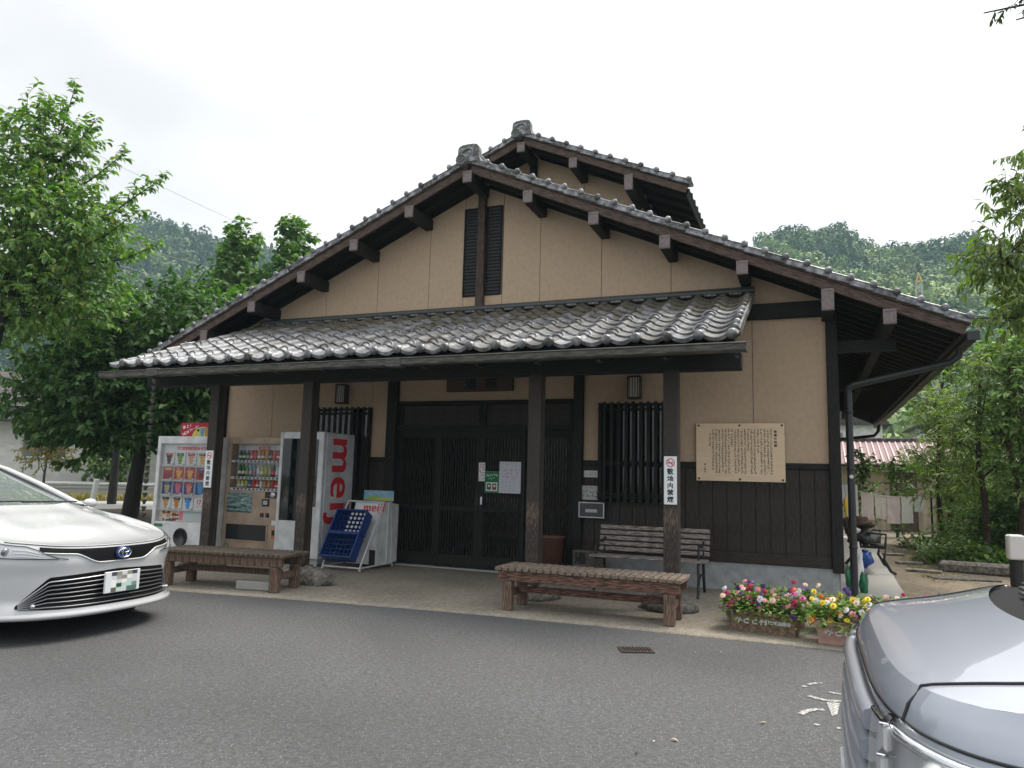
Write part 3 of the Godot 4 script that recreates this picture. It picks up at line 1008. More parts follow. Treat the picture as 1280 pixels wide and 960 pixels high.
	tube(st, [Vector3(1.62, 2.9, -20.9), Vector3(1.60, 2.74, -20.9), Vector3(1.5, 2.62, -20.9), Vector3(0.46, 2.5, -20.9), Vector3(0.435, 2.4, -20.9), Vector3(0.435, 0.0, -20.9)], 0.042, 0.042, 10)
	wpart("drop_pipe", st, M.gutter_dark, house)
	for y in [0.6, 1.52, 2.2]:
		st = S()
		lathe(st, Vector3(0.435, y - 0.015, -9.75), [Vector2(0.043, 0), Vector2(0.049, 0), Vector2(0.049, 0.03), Vector2(0.043, 0.03)], 12)
		wpart("pipe_clip", st, M.gutter_dark, house)
	st = S()
	lathe(st, Vector3(0.437, 1.425, -9.705), [Vector2(0.024, 0), Vector2(0.024, 0.004), Vector2(0, 0.004)], 14, Basis(Vector3.RIGHT, PI / 2))
	wpart("round_sticker", st, M.paper, house)

func gutter_run(a: Vector3, b: Vector3, w: float, h: float, m: Material, root = null) -> MeshInstance3D:
	var r: Node3D = house if root == null else root
	var d := (b - a).normalized()
	var f := frame_of(d)
	var st := S()
	var poly := PackedVector2Array([Vector2(-w / 2, h / 2), Vector2(-w / 2, -h / 2 + 0.015), Vector2(-w / 2 + 0.015, -h / 2), Vector2(w / 2 - 0.015, -h / 2), Vector2(w / 2, -h / 2 + 0.015), Vector2(w / 2, h / 2), Vector2(w / 2 - 0.008, h / 2), Vector2(w / 2 - 0.008, -h / 2 + 0.02), Vector2(w / 2 - 0.02, -h / 2 + 0.008), Vector2(-w / 2 + 0.02, -h / 2 + 0.008), Vector2(-w / 2 + 0.008, -h / 2 + 0.02), Vector2(-w / 2 + 0.008, h / 2)])
	prism(st, poly, a.distance_to(b), Transform3D(f, a))
	var g := wpart("gutter", st, m, r)
	for e in [a, b]:
		st = S()
		box(st, e, Vector3(w + 0.006, h + 0.004, 0.006), f)
		wpart("end_stop", st, m, g)
	st = S()      # rolled front bead
	for s in [-1.0, 1.0]:
		tube(st, [a + f * Vector3(s * (w / 2 + 0.003), h / 2 - 0.004, 0), b + f * Vector3(s * (w / 2 + 0.003), h / 2 - 0.004, 0)], 0.009, 0.009, 6)
	wpart("bead", st, m, g)
	return g
# ---------------------------------------------------------------- porch roof
const PE := Vector3(0, 2.72, -7.30)      # eave line of the tile tops
const PW := Vector3(0, 3.70, -9.62)      # where the tiles meet the wall

func tile_profile(u: float) -> float:
	if u < 0.70:
		return 0.010 - 0.034 * sin(PI * u / 0.70)
	return 0.010 + 0.030 * sin(PI * (u - 0.70) / 0.30)

func tile_mesh(kind: String, w: float, l: float) -> ArrayMesh:
	var st := S()
	var n := 13
	var us := []
	for i in n + 1:
		us.append(float(i) / n * 1.04)
	var zl := l + 0.035
	smooth(st)
	for i in n:
		var a: float = us[i]
		var b: float = us[i + 1]
		var ya := tile_profile(minf(a, 1.0)) - maxf(0, a - 1.0) * 0.3
		var yb := tile_profile(minf(b, 1.0)) - maxf(0, b - 1.0) * 0.3
		quad(st, Vector3(a * w, ya + 0.024, zl), Vector3(b * w, yb + 0.024, zl), Vector3(b * w, yb, 0), Vector3(a * w, ya, 0))
	flat(st)
	for i in n:
		var a: float = us[i]
		var b: float = us[i + 1]
		var ya := tile_profile(minf(a, 1.0)) + 0.024
		var yb := tile_profile(minf(b, 1.0)) + 0.024
		var dh := 0.020
		if kind == "eave" and (a + b) / 2 < 0.72:
			dh = 0.042
		quad(st, Vector3(a * w, ya - dh, zl), Vector3(b * w, yb - dh, zl), Vector3(b * w, yb, zl), Vector3(a * w, ya, zl))
		quad(st, Vector3(a * w, ya - dh, zl - 0.03), Vector3(b * w, yb - dh, zl - 0.03), Vector3(b * w, yb - dh, zl), Vector3(a * w, ya - dh, zl))
	if kind == "eave":
		lathe(st, Vector3(0.85 * w, 0.030, zl - 0.03), [Vector2(0.050, 0), Vector2(0.052, 0.045), Vector2(0.044, 0.054), Vector2(0.0, 0.058)], 14, Basis(Vector3.RIGHT, PI / 2))
	if kind == "snow":
		var arc := []
		for i in 9:
			var t := PI * i / 8.0
			arc.append(Vector3(0.80 * w - 0.080 * cos(t), 0.010 + 0.058 * sin(t), zl - 0.06 - 0.06 * sin(t)))
		tube(st, arc, 0.011, 0.011, 5)
	if kind == "verge":
		bbox(st, Vector3(w * 1.02, -0.012, zl / 2 - 0.01), Vector3(0.022, 0.085, zl - 0.02), 0.004, Basis(Vector3.RIGHT, 0.08))
		lathe(st, Vector3(0.88 * w, 0.034, zl - 0.04), [Vector2(0.040, 0), Vector2(0.042, 0.05), Vector2(0.0, 0.055)], 10, Basis(Vector3.RIGHT, PI / 2))
	st.generate_normals()
	return st.commit()

func build_pent_roof():
	var cols := 27
	var rows := 10
	var x0 := -9.0
	var x1 := -0.64
	var w := (x1 - x0) / cols
	var dn := (PE - PW).normalized()
	var slope := PE.distance_to(PW)
	var l := slope / rows
	var up := Vector3(1, 0, 0).cross(dn) * -1.0
	if up.y < 0:
		up = -up
	var deck := S()
	var mid := (PE + PW) / 2
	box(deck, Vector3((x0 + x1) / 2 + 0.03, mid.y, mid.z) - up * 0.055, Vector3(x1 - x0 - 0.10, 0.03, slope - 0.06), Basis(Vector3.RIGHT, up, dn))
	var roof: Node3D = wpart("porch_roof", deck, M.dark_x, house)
	var kinds := {}
	for k in ["field", "eave", "snow", "verge"]:
		kinds[k] = tile_mesh(k, w, l)
	for r in rows:
		for c in cols:
			var left := x0 + c * w
			var first := x0 + 0.062 * r
			var sx := 1.0
			if left + w < first + 0.05:
				continue
			if left < first:
				sx = (left + w - first) / w
				left = first
			var k := "field"
			if r == 0:
				k = "eave"
			elif c == cols - 1:
				k = "verge"
			elif r == 1 or r == 4:
				k = "snow"
			var m: Material = M.tile
			var q := rng.randf()
			if r >= 8 or (r >= 6 and q < 0.55):
				m = M.tile_moss
			elif q < 0.12:
				m = M.tile_dull
			elif q < 0.36:
				m = M.tile_pale
			elif q < 0.60:
				m = M.tile_warm
			var o := part("roof_tile", kinds[k], m, roof)
			var at := PE - dn * (l * (r + 1)) + up * 0.012
			at.x = left
			var b := Basis(Vector3.RIGHT, up, dn) * Basis(Vector3.RIGHT, rng.randf_range(-0.012, 0.012)) * Basis(Vector3.UP, rng.randf_range(-0.009, 0.009))
			o.transform = Transform3D(b.scaled_local(Vector3(sx, 1, 1)), at)
	# deck, rafters, beam
	var st := S()
	for i in 19:
		st = S()
		var x := x0 + 0.12 + i * (x1 - x0 - 0.22) / 18.0
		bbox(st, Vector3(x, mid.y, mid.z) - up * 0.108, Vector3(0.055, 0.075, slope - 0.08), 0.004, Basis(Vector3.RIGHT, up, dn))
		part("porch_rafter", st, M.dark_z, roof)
	st = S()
	bbox(st, Vector3((x0 + x1) / 2, 2.625, -7.34), Vector3(x1 - x0, 0.07, 0.03), 0.004)
	part("porch_fascia", st, M.dark_x, roof)
	st = S()
	bbox(st, Vector3(-4.78, 2.57, -7.9), Vector3(8.28, 0.18, 0.15), 0.01)
	part("porch_beam", st, M.dark_x, roof)
	# wall flashing: flat upstand over a rounded course
	st = S()
	bbox(st, Vector3(-4.50, 3.762, -9.60), Vector3(7.77, 0.075, 0.10), 0.01)
	part("flashing", st, M.flashing, roof)
	st = S()
	tube(st, [Vector3(-8.40, 3.735, -9.52), Vector3(-0.62, 3.735, -9.52)], 0.042, 0.042, 10)
	part("flashing_roll", st, M.flashing, roof)
	# half-round tiles closing the top of each pan
	for c in range(2, cols):
		st = S()
		bbox(st, Vector3(x0 + (c + 0.35) * w, 3.695, -9.50), Vector3(w * 0.5, 0.03, 0.07), 0.008)
		part("closure_tile", st, M.ridge_tile, roof)
	# gutter in lengths, with joints and brackets
	var g := gutter_run(Vector3(-9.09, 2.572, -7.235), Vector3(-0.545, 2.600, -7.235), 0.115, 0.085, M.gutter)
	for x in [-8.1, -4.4]:
		st = S()
		bbox(st, Vector3(x, 2.583, -7.235), Vector3(0.20, 0.105, 0.135), 0.008)
		wpart("joint_sleeve", st, M.gutter, g)
	for i in 13:
		st = S()
		bbox(st, Vector3(-8.8 + i * 0.68, 2.52, -7.27), Vector3(0.025, 0.012, 0.14), 0.002)
		wpart("gutter_bracket", st, M.gutter_dark, g)
	# rain chain of cups hanging from the outlet
	for i in 24:
		st = S()
		lathe(st, Vector3(-8.1, 2.43 - i * 0.088, -7.235), [Vector2(0.012, 0.0), Vector2(0.034, 0.055), Vector2(0.036, 0.06), Vector2(0.030, 0.055), Vector2(0.010, 0.005)], 8)
		part("rain_cup", st, M.gutter, roof)
	# posts with worn feet
	var im := Image.create(64, 512, false, Image.FORMAT_RGB8)
	var n := FastNoiseLite.new()
	n.seed = 17
	n.frequency = 0.02
	n.fractal_octaves = 4
	for y in 512:
		var h := 2.6 * (1.0 - y / 512.0)
		for x in 64:
			var g1 := n.get_noise_2d(x * 9.0, y * 0.7)
			var worn := clampf(1.0 - absf(h - 0.92) / 0.22, 0, 1) * 0.9 + clampf(1.0 - absf(h - 0.45) / 0.55, 0, 1) * 0.35
			var q := n.get_noise_2d(x * 7.0 + 300.0, y * 2.4) + worn * 0.75
			var c := Color(0.17, 0.15, 0.135).lerp(Color(0.23, 0.20, 0.18), clampf(0.5 + g1, 0, 1))
			if q > 0.42:
				c = c.lerp(Color(0.44, 0.36, 0.30), clampf((q - 0.42) * 3.5, 0, 0.85))
			im.set_pixel(x, y, c)
	var pm := print_mat("worn_post", im, 0.7)
	pm.normal_enabled = true
	pm.normal_texture = T.wood_n
	pm.normal_scale = 0.3
	for x in [-7.62, -6.06, -2.905, -1.37]:
		st = S()
		bbox(st, Vector3(x, 1.28, -7.9), Vector3(0.155, 2.42, 0.155), 0.008)
		part("porch_post", st, pm, roof)
		st = S()
		lump(st, Vector3(x + rng.randf_range(-0.04, 0.04), 0.03, -7.88), Vector3(0.30, 0.115, 0.25), 0.35, int(x * 100), 18, 10)
		solo("post_stone", st, M.stone_dark if x > -2 or x < -7 else M.stone, ["rounded base stone under porch post beside the ice cream machine", "rounded base stone under porch post beside the milk machine", "rounded base stone under porch post before the entrance doors", "mossy base stone under the porch post bearing a sign by slatted park bench"][[-7.62, -6.06, -2.905, -1.37].find(x)], "stone", "post base stones")

# ---------------------------------------------------------------- doors and lattices
func build_doors():
	var z := FZ - 0.03
	wbox(house, "door_head", M.dark_x, Vector3(-4.397, 2.02, FZ - 0.02), Vector3(2.76, 0.07, 0.12))
	wbox(house, "transom_head", M.dark_x, Vector3(-4.397, 2.385, FZ - 0.02), Vector3(2.76, 0.05, 0.12))
	wbox(house, "threshold", M.concrete, Vector3(-4.397, 0.012, FZ - 0.03), Vector3(2.76, 0.024, 0.16))
	for i in 2:
		var x := -5.08 + i * 1.38
		var st := S()
		box(st, Vector3(x, 2.205, z - 0.02), Vector3(1.28, 0.29, 0.006))
		var t := wpart("transom_panel", st, M.board_x, house)
		st = S()
		bbox(st, Vector3(x - 0.66, 2.205, z), Vector3(0.05, 0.30, 0.05), 0.004)
		bbox(st, Vector3(x + 0.66, 2.205, z), Vector3(0.05, 0.30, 0.05), 0.004)
		wpart("transom_frame", st, M.dark_y, t)
	for i in 4:
		var x0 := -5.775 + i * 0.689
		var x1 := x0 + 0.689
		var dz := z + (0.022 if i == 1 or i == 2 else -0.022)
		var st := S()
		for q in [[x0 + 0.035, 0.07], [x1 - 0.035, 0.07]]:
			bbox(st, Vector3(q[0], 1.01, dz), Vector3(q[1], 1.95, 0.036), 0.004)
		bbox(st, Vector3((x0 + x1) / 2, 1.93, dz), Vector3(0.549, 0.11, 0.032), 0.004)
		bbox(st, Vector3((x0 + x1) / 2, 0.12, dz), Vector3(0.549, 0.17, 0.032), 0.004)
		bbox(st, Vector3((x0 + x1) / 2, 0.85, dz), Vector3(0.549, 0.06, 0.032), 0.004)
		var d := wpart("sliding_door", st, M.dark_y, house)
		st = S()
		box(st, Vector3((x0 + x1) / 2, 1.03, dz - 0.012), Vector3(0.548, 1.72, 0.005))
		wpart("pane", st, M.glass, d)
		for k in 13:
			st = S()
			bbox(st, Vector3(x0 + 0.07 + (k + 0.5) * 0.549 / 13.0, 1.04, dz + 0.006), Vector3(0.017, 1.67, 0.018), 0.003)
			wpart("lattice_bar", st, M.dark_y, d)
		if i == 1 or i == 2:
			st = S()
			bbox(st, Vector3(x1 - 0.035 if i == 1 else x0 + 0.035, 0.98, dz + 0.020), Vector3(0.028, 0.11, 0.008), 0.003)
			wpart("finger_pull", st, M.silver if i == 2 else M.black_metal, d)
	# barred windows
	for q in [[-7.35, -6.26, 1.03, 2.32], [-2.62, -1.60, 1.03, 2.335]]:
		var st := S()
		box(st, Vector3((q[0] + q[1]) / 2, (q[2] + q[3]) / 2, FZ + 0.02), Vector3(q[1] - q[0], q[3] - q[2], 0.016))
		var win := wpart("barred_window", st, M.glass_dark, house)
		st = S()
		for y in [q[2] + 0.06, q[2] + 0.10, q[3] - 0.08]:
			bbox(st, Vector3((q[0] + q[1]) / 2, y, FZ + 0.06), Vector3(q[1] - q[0] + 0.06, 0.028, 0.05), 0.004)
		wpart("cross_rail", st, M.dark_x, win)
		st = S()
		for x in [q[0], q[1]]:
			bbox(st, Vector3(x, (q[2] + q[3]) / 2, FZ + 0.04), Vector3(0.05, q[3] - q[2] + 0.02, 0.07), 0.004)
		wpart("frame", st, M.dark_y, win)
		for k in 10:
			st = S()
			bbox(st, Vector3(q[0] + 0.02 + (k + 0.5) * (q[1] - q[0] - 0.04) / 10.0, (q[2] + q[3]) / 2, FZ + 0.100), Vector3(0.042, q[3] - q[2] + 0.03, 0.030), 0.004)
			wpart("window_bar", st, M.dark_y, win)
		st = S()
		box(st, Vector3((q[0] + q[1]) / 2, (q[2] + q[3]) / 2, FZ + 0.007), Vector3(q[1] - q[0], q[3] - q[2], 0.006))
		wpart("blind", st, M.hall_wood, win)
	# wall lanterns
	for x in [-6.78, -2.155]:
		var st := S()
		bbox(st, Vector3(x, 2.54, FZ + 0.06), Vector3(0.15, 0.27, 0.10), 0.01)
		var la := wpart("wall_lantern", st, M.lamp_paper, house)
		st = S()
		for k in 4:
			bbox(st, Vector3(x - 0.054 + k * 0.036, 2.54, FZ + 0.113), Vector3(0.010, 0.27, 0.008), 0.002)
		for y in [2.40, 2.685]:
			bbox(st, Vector3(x, y, FZ + 0.06), Vector3(0.18, 0.022, 0.13), 0.004)
		for s in [-0.083, 0.083]:
			bbox(st, Vector3(x + s, 2.54, FZ + 0.06), Vector3(0.014, 0.27, 0.12), 0.003)
		wpart("lantern_frame", st, M.brown_y, la)

# ---------------------------------------------------------------- signs, papers, letter box
func plate(called: String, c: Vector3, size: Vector2, im: Image, label: String, category: String, back: Material, depth := 0.008, group := "", turn := 0.0) -> Node3D:
	var t := thing(called, label, category, c, turn, group)
	var st := S()
	bbox(st, Vector3(0, 0, 0), Vector3(size.x, size.y, depth), 0.002)
	part("backing", st, back, t)
	st = S()
	flat(st)
	var h := size / 2 - Vector2(0.002, 0.002)
	quad(st, Vector3(-h.x, -h.y, depth / 2 + 0.001), Vector3(h.x, -h.y, depth / 2 + 0.001), Vector3(h.x, h.y, depth / 2 + 0.001), Vector3(-h.x, h.y, depth / 2 + 0.001))
	part("print", st, print_mat(called + str(used[called]) + "_print", im), t)
	return t

func no_smoking_image() -> Image:
	var im := Image.create(128, 480, false, Image.FORMAT_RGB8)
	im.fill(Color(0.90, 0.91, 0.92))
	disc(im, Vector2(64, 62), 44, Color(0.80, 0.10, 0.12), 35)
	ln(im, Vector2(36, 66), Vector2(86, 66), 9, Color(0.08, 0.08, 0.08))
	ln(im, Vector2(80, 50), Vector2(92, 58), 4, Color(0.2, 0.2, 0.2))
	ln(im, Vector2(35, 35), Vector2(92, 90), 8, Color(0.80, 0.10, 0.12))
	var y := 122.0
	for g in ["shiki", "chi", "nai", "kin", "en"]:
		glyph(im, g, Vector2(34, y), 58, 7.5, Color(0.05, 0.05, 0.06))
		y += 70
	return im

func build_wall_fittings():
	var ink := Color(0.10, 0.08, 0.07)
	# carved history board
	var im := Image.create(1100, 740, false, Image.FORMAT_RGB8)
	var n := FastNoiseLite.new()
	n.seed = 41
	n.frequency = 0.004
	n.fractal_octaves = 4
	for y in 740:
		for x in 1100:
			var v := n.get_noise_2d(x * 0.5, y * 5.0) * 0.035
			im.set_pixel(x, y, Color(0.87 + v, 0.77 + v, 0.65 + v))
	var y0 := 90.0
	for g in ["kabu", "yu", "no", "ki", "gen"]:
		glyph(im, g, Vector2(972, y0), 34, 5.0, ink)
		y0 += 44
	var q := RandomNumberGenerator.new()
	q.seed = 5
	for c in 20:
		var x := 925.0 - c * 40.0
		var top := 70.0
		var len_: float = [600, 590, 610, 600, 330, 600, 600, 300, 600, 610, 590, 600, 250, 600, 600, 590, 610, 600, 560, 300][c]
		if c == 19:
			top = 130.0
			len_ = 190.0
		fine_text(im, Rect2(x, top, 24, len_ * 0.97), Vector2(23, 24), Color(0.08, 0.06, 0.05), 1.0, c + 3)
		fine_text(im, Rect2(x, top, 24, len_ * 0.97), Vector2(23, 24), ink, 0.8, c + 93)
	y0 = 520
	for g in ["san", "ue", "chi", "no"]:
		glyph(im, g, Vector2(100, y0), 20, 3.5, ink)
		y0 += 32
	var t := plate("history_board", Vector3(-0.826, 1.700, FZ + 0.035), Vector2(1.065, 0.725), im, "pale wooden board with columns of fine carved writing on the right wall", "sign", M.bench_x, 0.03)
	for x in [-0.50, 0.0, 0.50]:
		for y in [-0.335, 0.335]:
			var st := S()
			lathe(st, Vector3(x, y, 0.015), [Vector2(0.014, 0), Vector2(0.012, 0.008), Vector2(0, 0.010)], 8, Basis(Vector3.RIGHT, PI / 2))
			part("nail", st, M.black_metal, t)
	# carved name board over the doors
	im = Image.create(512, 112, false, Image.FORMAT_RGB8)
	for y in 112:
		for x in 512:
			var v := n.get_noise_2d(x * 0.7 + 90, y * 7.0) * 0.05
			im.set_pixel(x, y, Color(0.30 + v, 0.23 + v, 0.17 + v))
	glyph(im, "yu", Vector2(150, 14), 84, 13, Color(0.05, 0.05, 0.05))
	glyph(im, "kabu", Vector2(310, 14), 84, 13, Color(0.05, 0.05, 0.05))
	plate("name_board", Vector3(-4.425, 2.655, FZ + 0.045), Vector2(1.05, 0.235), im, "dark wooden name board with two brushed characters above the entrance", "sign", M.dark_x, 0.05)
	# no-smoking strips on two posts
	plate("no_smoking_sign", Vector3(-7.62, 1.325, -7.815), Vector2(0.135, 0.50), no_smoking_image(), "narrow white no smoking sign on the porch post beside the ice cream machine", "sign", M.paper, 0.006, "no smoking signs")
	plate("no_smoking_sign", Vector3(-1.37, 1.325, -7.815), Vector2(0.135, 0.50), no_smoking_image(), "narrow white no smoking sign on the porch post before the park bench", "sign", M.paper, 0.006, "no smoking signs")
	# papers on the doors
	im = Image.create(72, 180, false, Image.FORMAT_RGB8)
	im.fill(Color(0.86, 0.86, 0.86))
	fine_text(im, Rect2(8, 6, 26, 168), Vector2(24, 26), Color(0.75, 0.12, 0.15), 1.0, 3)
	fine_text(im, Rect2(40, 6, 26, 168), Vector2(24, 26), Color(0.1, 0.1, 0.1), 1.0, 4)
	plate("strip_notice", Vector3(-4.362, 1.385, FZ + 0.014), Vector2(0.10, 0.265), im, "slim white strip notice on the meeting stile of the doors", "notice", M.paper, 0.004)
	im = Image.create(160, 220, false, Image.FORMAT_RGB8)
	im.fill(Color(0.03, 0.42, 0.24))
	fine_text(im, Rect2(14, 26, 132, 26), Vector2(22, 24), Color(0.95, 0.95, 0.95), 1.0, 8)
	fine_text(im, Rect2(46, 60, 70, 22), Vector2(20, 20), Color(0.95, 0.95, 0.95), 1.0, 9)
	im.fill_rect(Rect2i(16, 112, 128, 92), Color(0.85, 0.86, 0.84))
	im.fill_rect(Rect2i(26, 124, 46, 66), Color(0.25, 0.27, 0.26))
	im.fill_rect(Rect2i(86, 124, 46, 66), Color(0.45, 0.25, 0.25))
	disc(im, Vector2(49, 150), 14, Color(0.8, 0.8, 0.78))
	disc(im, Vector2(109, 150), 14, Color(0.8, 0.78, 0.76))
	plate("green_notice", Vector3(-4.20, 1.245, FZ + 0.018), Vector2(0.225, 0.30), im, "green notice with white lettering and two pictures on the door", "notice", M.paper, 0.004)
	im = Image.create(220, 300, false, Image.FORMAT_RGB8)
	im.fill(Color(0.78, 0.78, 0.82))
	fine_text(im, Rect2(30, 14, 160, 14), Vector2(12, 12), Color(0.35, 0.35, 0.4), 0.8, 12)
	for i in 3:
		fine_text(im, Rect2(34, 66 + i * 34, 170, 26), Vector2(22, 24), Color(0.72, 0.38, 0.42), 0.85, 20 + i)
	for i in 5:
		fine_text(im, Rect2(20, 186 + i * 20, 150, 12), Vector2(12, 12), Color(0.4, 0.4, 0.45), 0.8, 30 + i)
	plate("paper_notice", Vector3(-3.925, 1.315, FZ + 0.018), Vector2(0.325, 0.44), im, "large white paper notice taped to the lattice door", "notice", M.paper, 0.004)
	# beside the doors
	im = Image.create(96, 48, false, Image.FORMAT_RGB8)
	im.fill(Color(0.80, 0.80, 0.78))
	fine_text(im, Rect2(10, 8, 76, 32), Vector2(14, 14), Color(0.5, 0.5, 0.5), 0.7, 41)
	plate("small_card", Vector3(-2.745, 1.39, FZ + 0.022), Vector2(0.205, 0.09), im, "small blank-looking white card above the idling notice", "notice", M.paper, 0.004)
	im = Image.create(160, 110, false, Image.FORMAT_RGB8)
	im.fill(Color(0.72, 0.73, 0.70))
	fine_text(im, Rect2(36, 8, 90, 18), Vector2(18, 16), Color(0.2, 0.2, 0.2), 1.0, 51)
	for i in 2:
		fine_text(im, Rect2(14, 34 + i * 34, 136, 28), Vector2(24, 26), Color(0.12, 0.12, 0.12), 1.0, 52 + i)
	plate("idling_notice", Vector3(-2.75, 1.14, FZ + 0.022), Vector2(0.27, 0.185), im, "grey notice with three rows of black lettering above letter box", "notice", M.paper, 0.006)
	var lb := thing("letter_box", "white framed grey letter box with a slot beside the doors", "letter box", Vector3(-2.72, 0.915, FZ + 0.05))
	var st := S()
	bbox(st, Vector3.ZERO, Vector3(0.345, 0.20, 0.08), 0.006)
	part("body", st, M.trim_black, lb)
	st = S()
	for b in [[Vector3(0, 0.095, 0.042), Vector3(0.35, 0.014, 0.012)], [Vector3(0, -0.095, 0.042), Vector3(0.35, 0.014, 0.012)], [Vector3(-0.168, 0, 0.042), Vector3(0.014, 0.176, 0.012)], [Vector3(0.168, 0, 0.042), Vector3(0.014, 0.176, 0.012)]]:
		bbox(st, b[0], b[1], 0.002)
	part("rim", st, M.white_paint, lb)
	st = S()
	bbox(st, Vector3(0, 0, 0.042), Vector3(0.322, 0.176, 0.008), 0.002)
	part("front", st, M.flashing, lb)
	st = S()
	bbox(st, Vector3(0, -0.01, 0.050), Vector3(0.16, 0.042, 0.010), 0.003)
	part("slot_plate", st, M.machine_grey, lb)
	# yellow hook by the corner pipe
	var hk := thing("yellow_hook", "yellow plastic hook hanging on a thin cord by the corner pipe", "hook", Vector3(0.365, 1.06, FZ + 0.02))
	st = S()
	bbox(st, Vector3(0, 0.05, 0), Vector3(0.045, 0.15, 0.03), 0.012)
	part("grip", st, M.yellow, hk)
	st = S()
	tube(st, [Vector3(0, -0.02, 0), Vector3(0.004, -0.07, 0), Vector3(0.014, -0.10, 0)], 0.018, 0.012, 8)
	part("shank", st, M.yellow, hk)
	st = S()
	tube(st, [Vector3(0, 0.12, 0), Vector3(-0.008, 0.22, 0), Vector3(-0.015, 0.34, -0.01)], 0.003, 0.003, 5)
	part("cord", st, M.green_plastic, hk)
# ---------------------------------------------------------------- vending machines
func text_mesh(s: String, size: float, m: Material, bold := true, depth := 0.002) -> TextMesh:
	var t := TextMesh.new()
	var f := SystemFont.new()
	f.font_names = PackedStringArray(["Droid Sans"])
	f.font_weight = 700 if bold else 400
	t.font = f
	t.text = s
	t.font_size = 64
	t.pixel_size = size / 64.0
	t.depth = depth
	t.material = m
	return t

func cabinet(st: SurfaceTool, w: float, h: float, d: float, y0: float, v := 0.018):
	bbox(st, Vector3(0, y0 + (h - y0) / 2, -d / 2), Vector3(w, h - y0, d), v)

# hollow front: a frame round an opening (x0 x1 y0 y1), depth dz
func frame_box(st: SurfaceTool, w: float, h: float, y0: float, o: Array, z: float, dz: float):
	bbox(st, Vector3((-w / 2 + o[0]) / 2, (y0 + h) / 2, z - dz / 2), Vector3(o[0] + w / 2, h - y0, dz), 0.01)
	bbox(st, Vector3((w / 2 + o[1]) / 2, (y0 + h) / 2, z - dz / 2), Vector3(w / 2 - o[1], h - y0, dz), 0.01)
	bbox(st, Vector3((o[0] + o[1]) / 2, (o[3] + h) / 2, z - dz / 2), Vector3(o[1] - o[0] + 0.004, h - o[3], dz), 0.008)
	bbox(st, Vector3((o[0] + o[1]) / 2, (o[2] + y0) / 2, z - dz / 2), Vector3(o[1] - o[0] + 0.004, o[2] - y0, dz), 0.008)

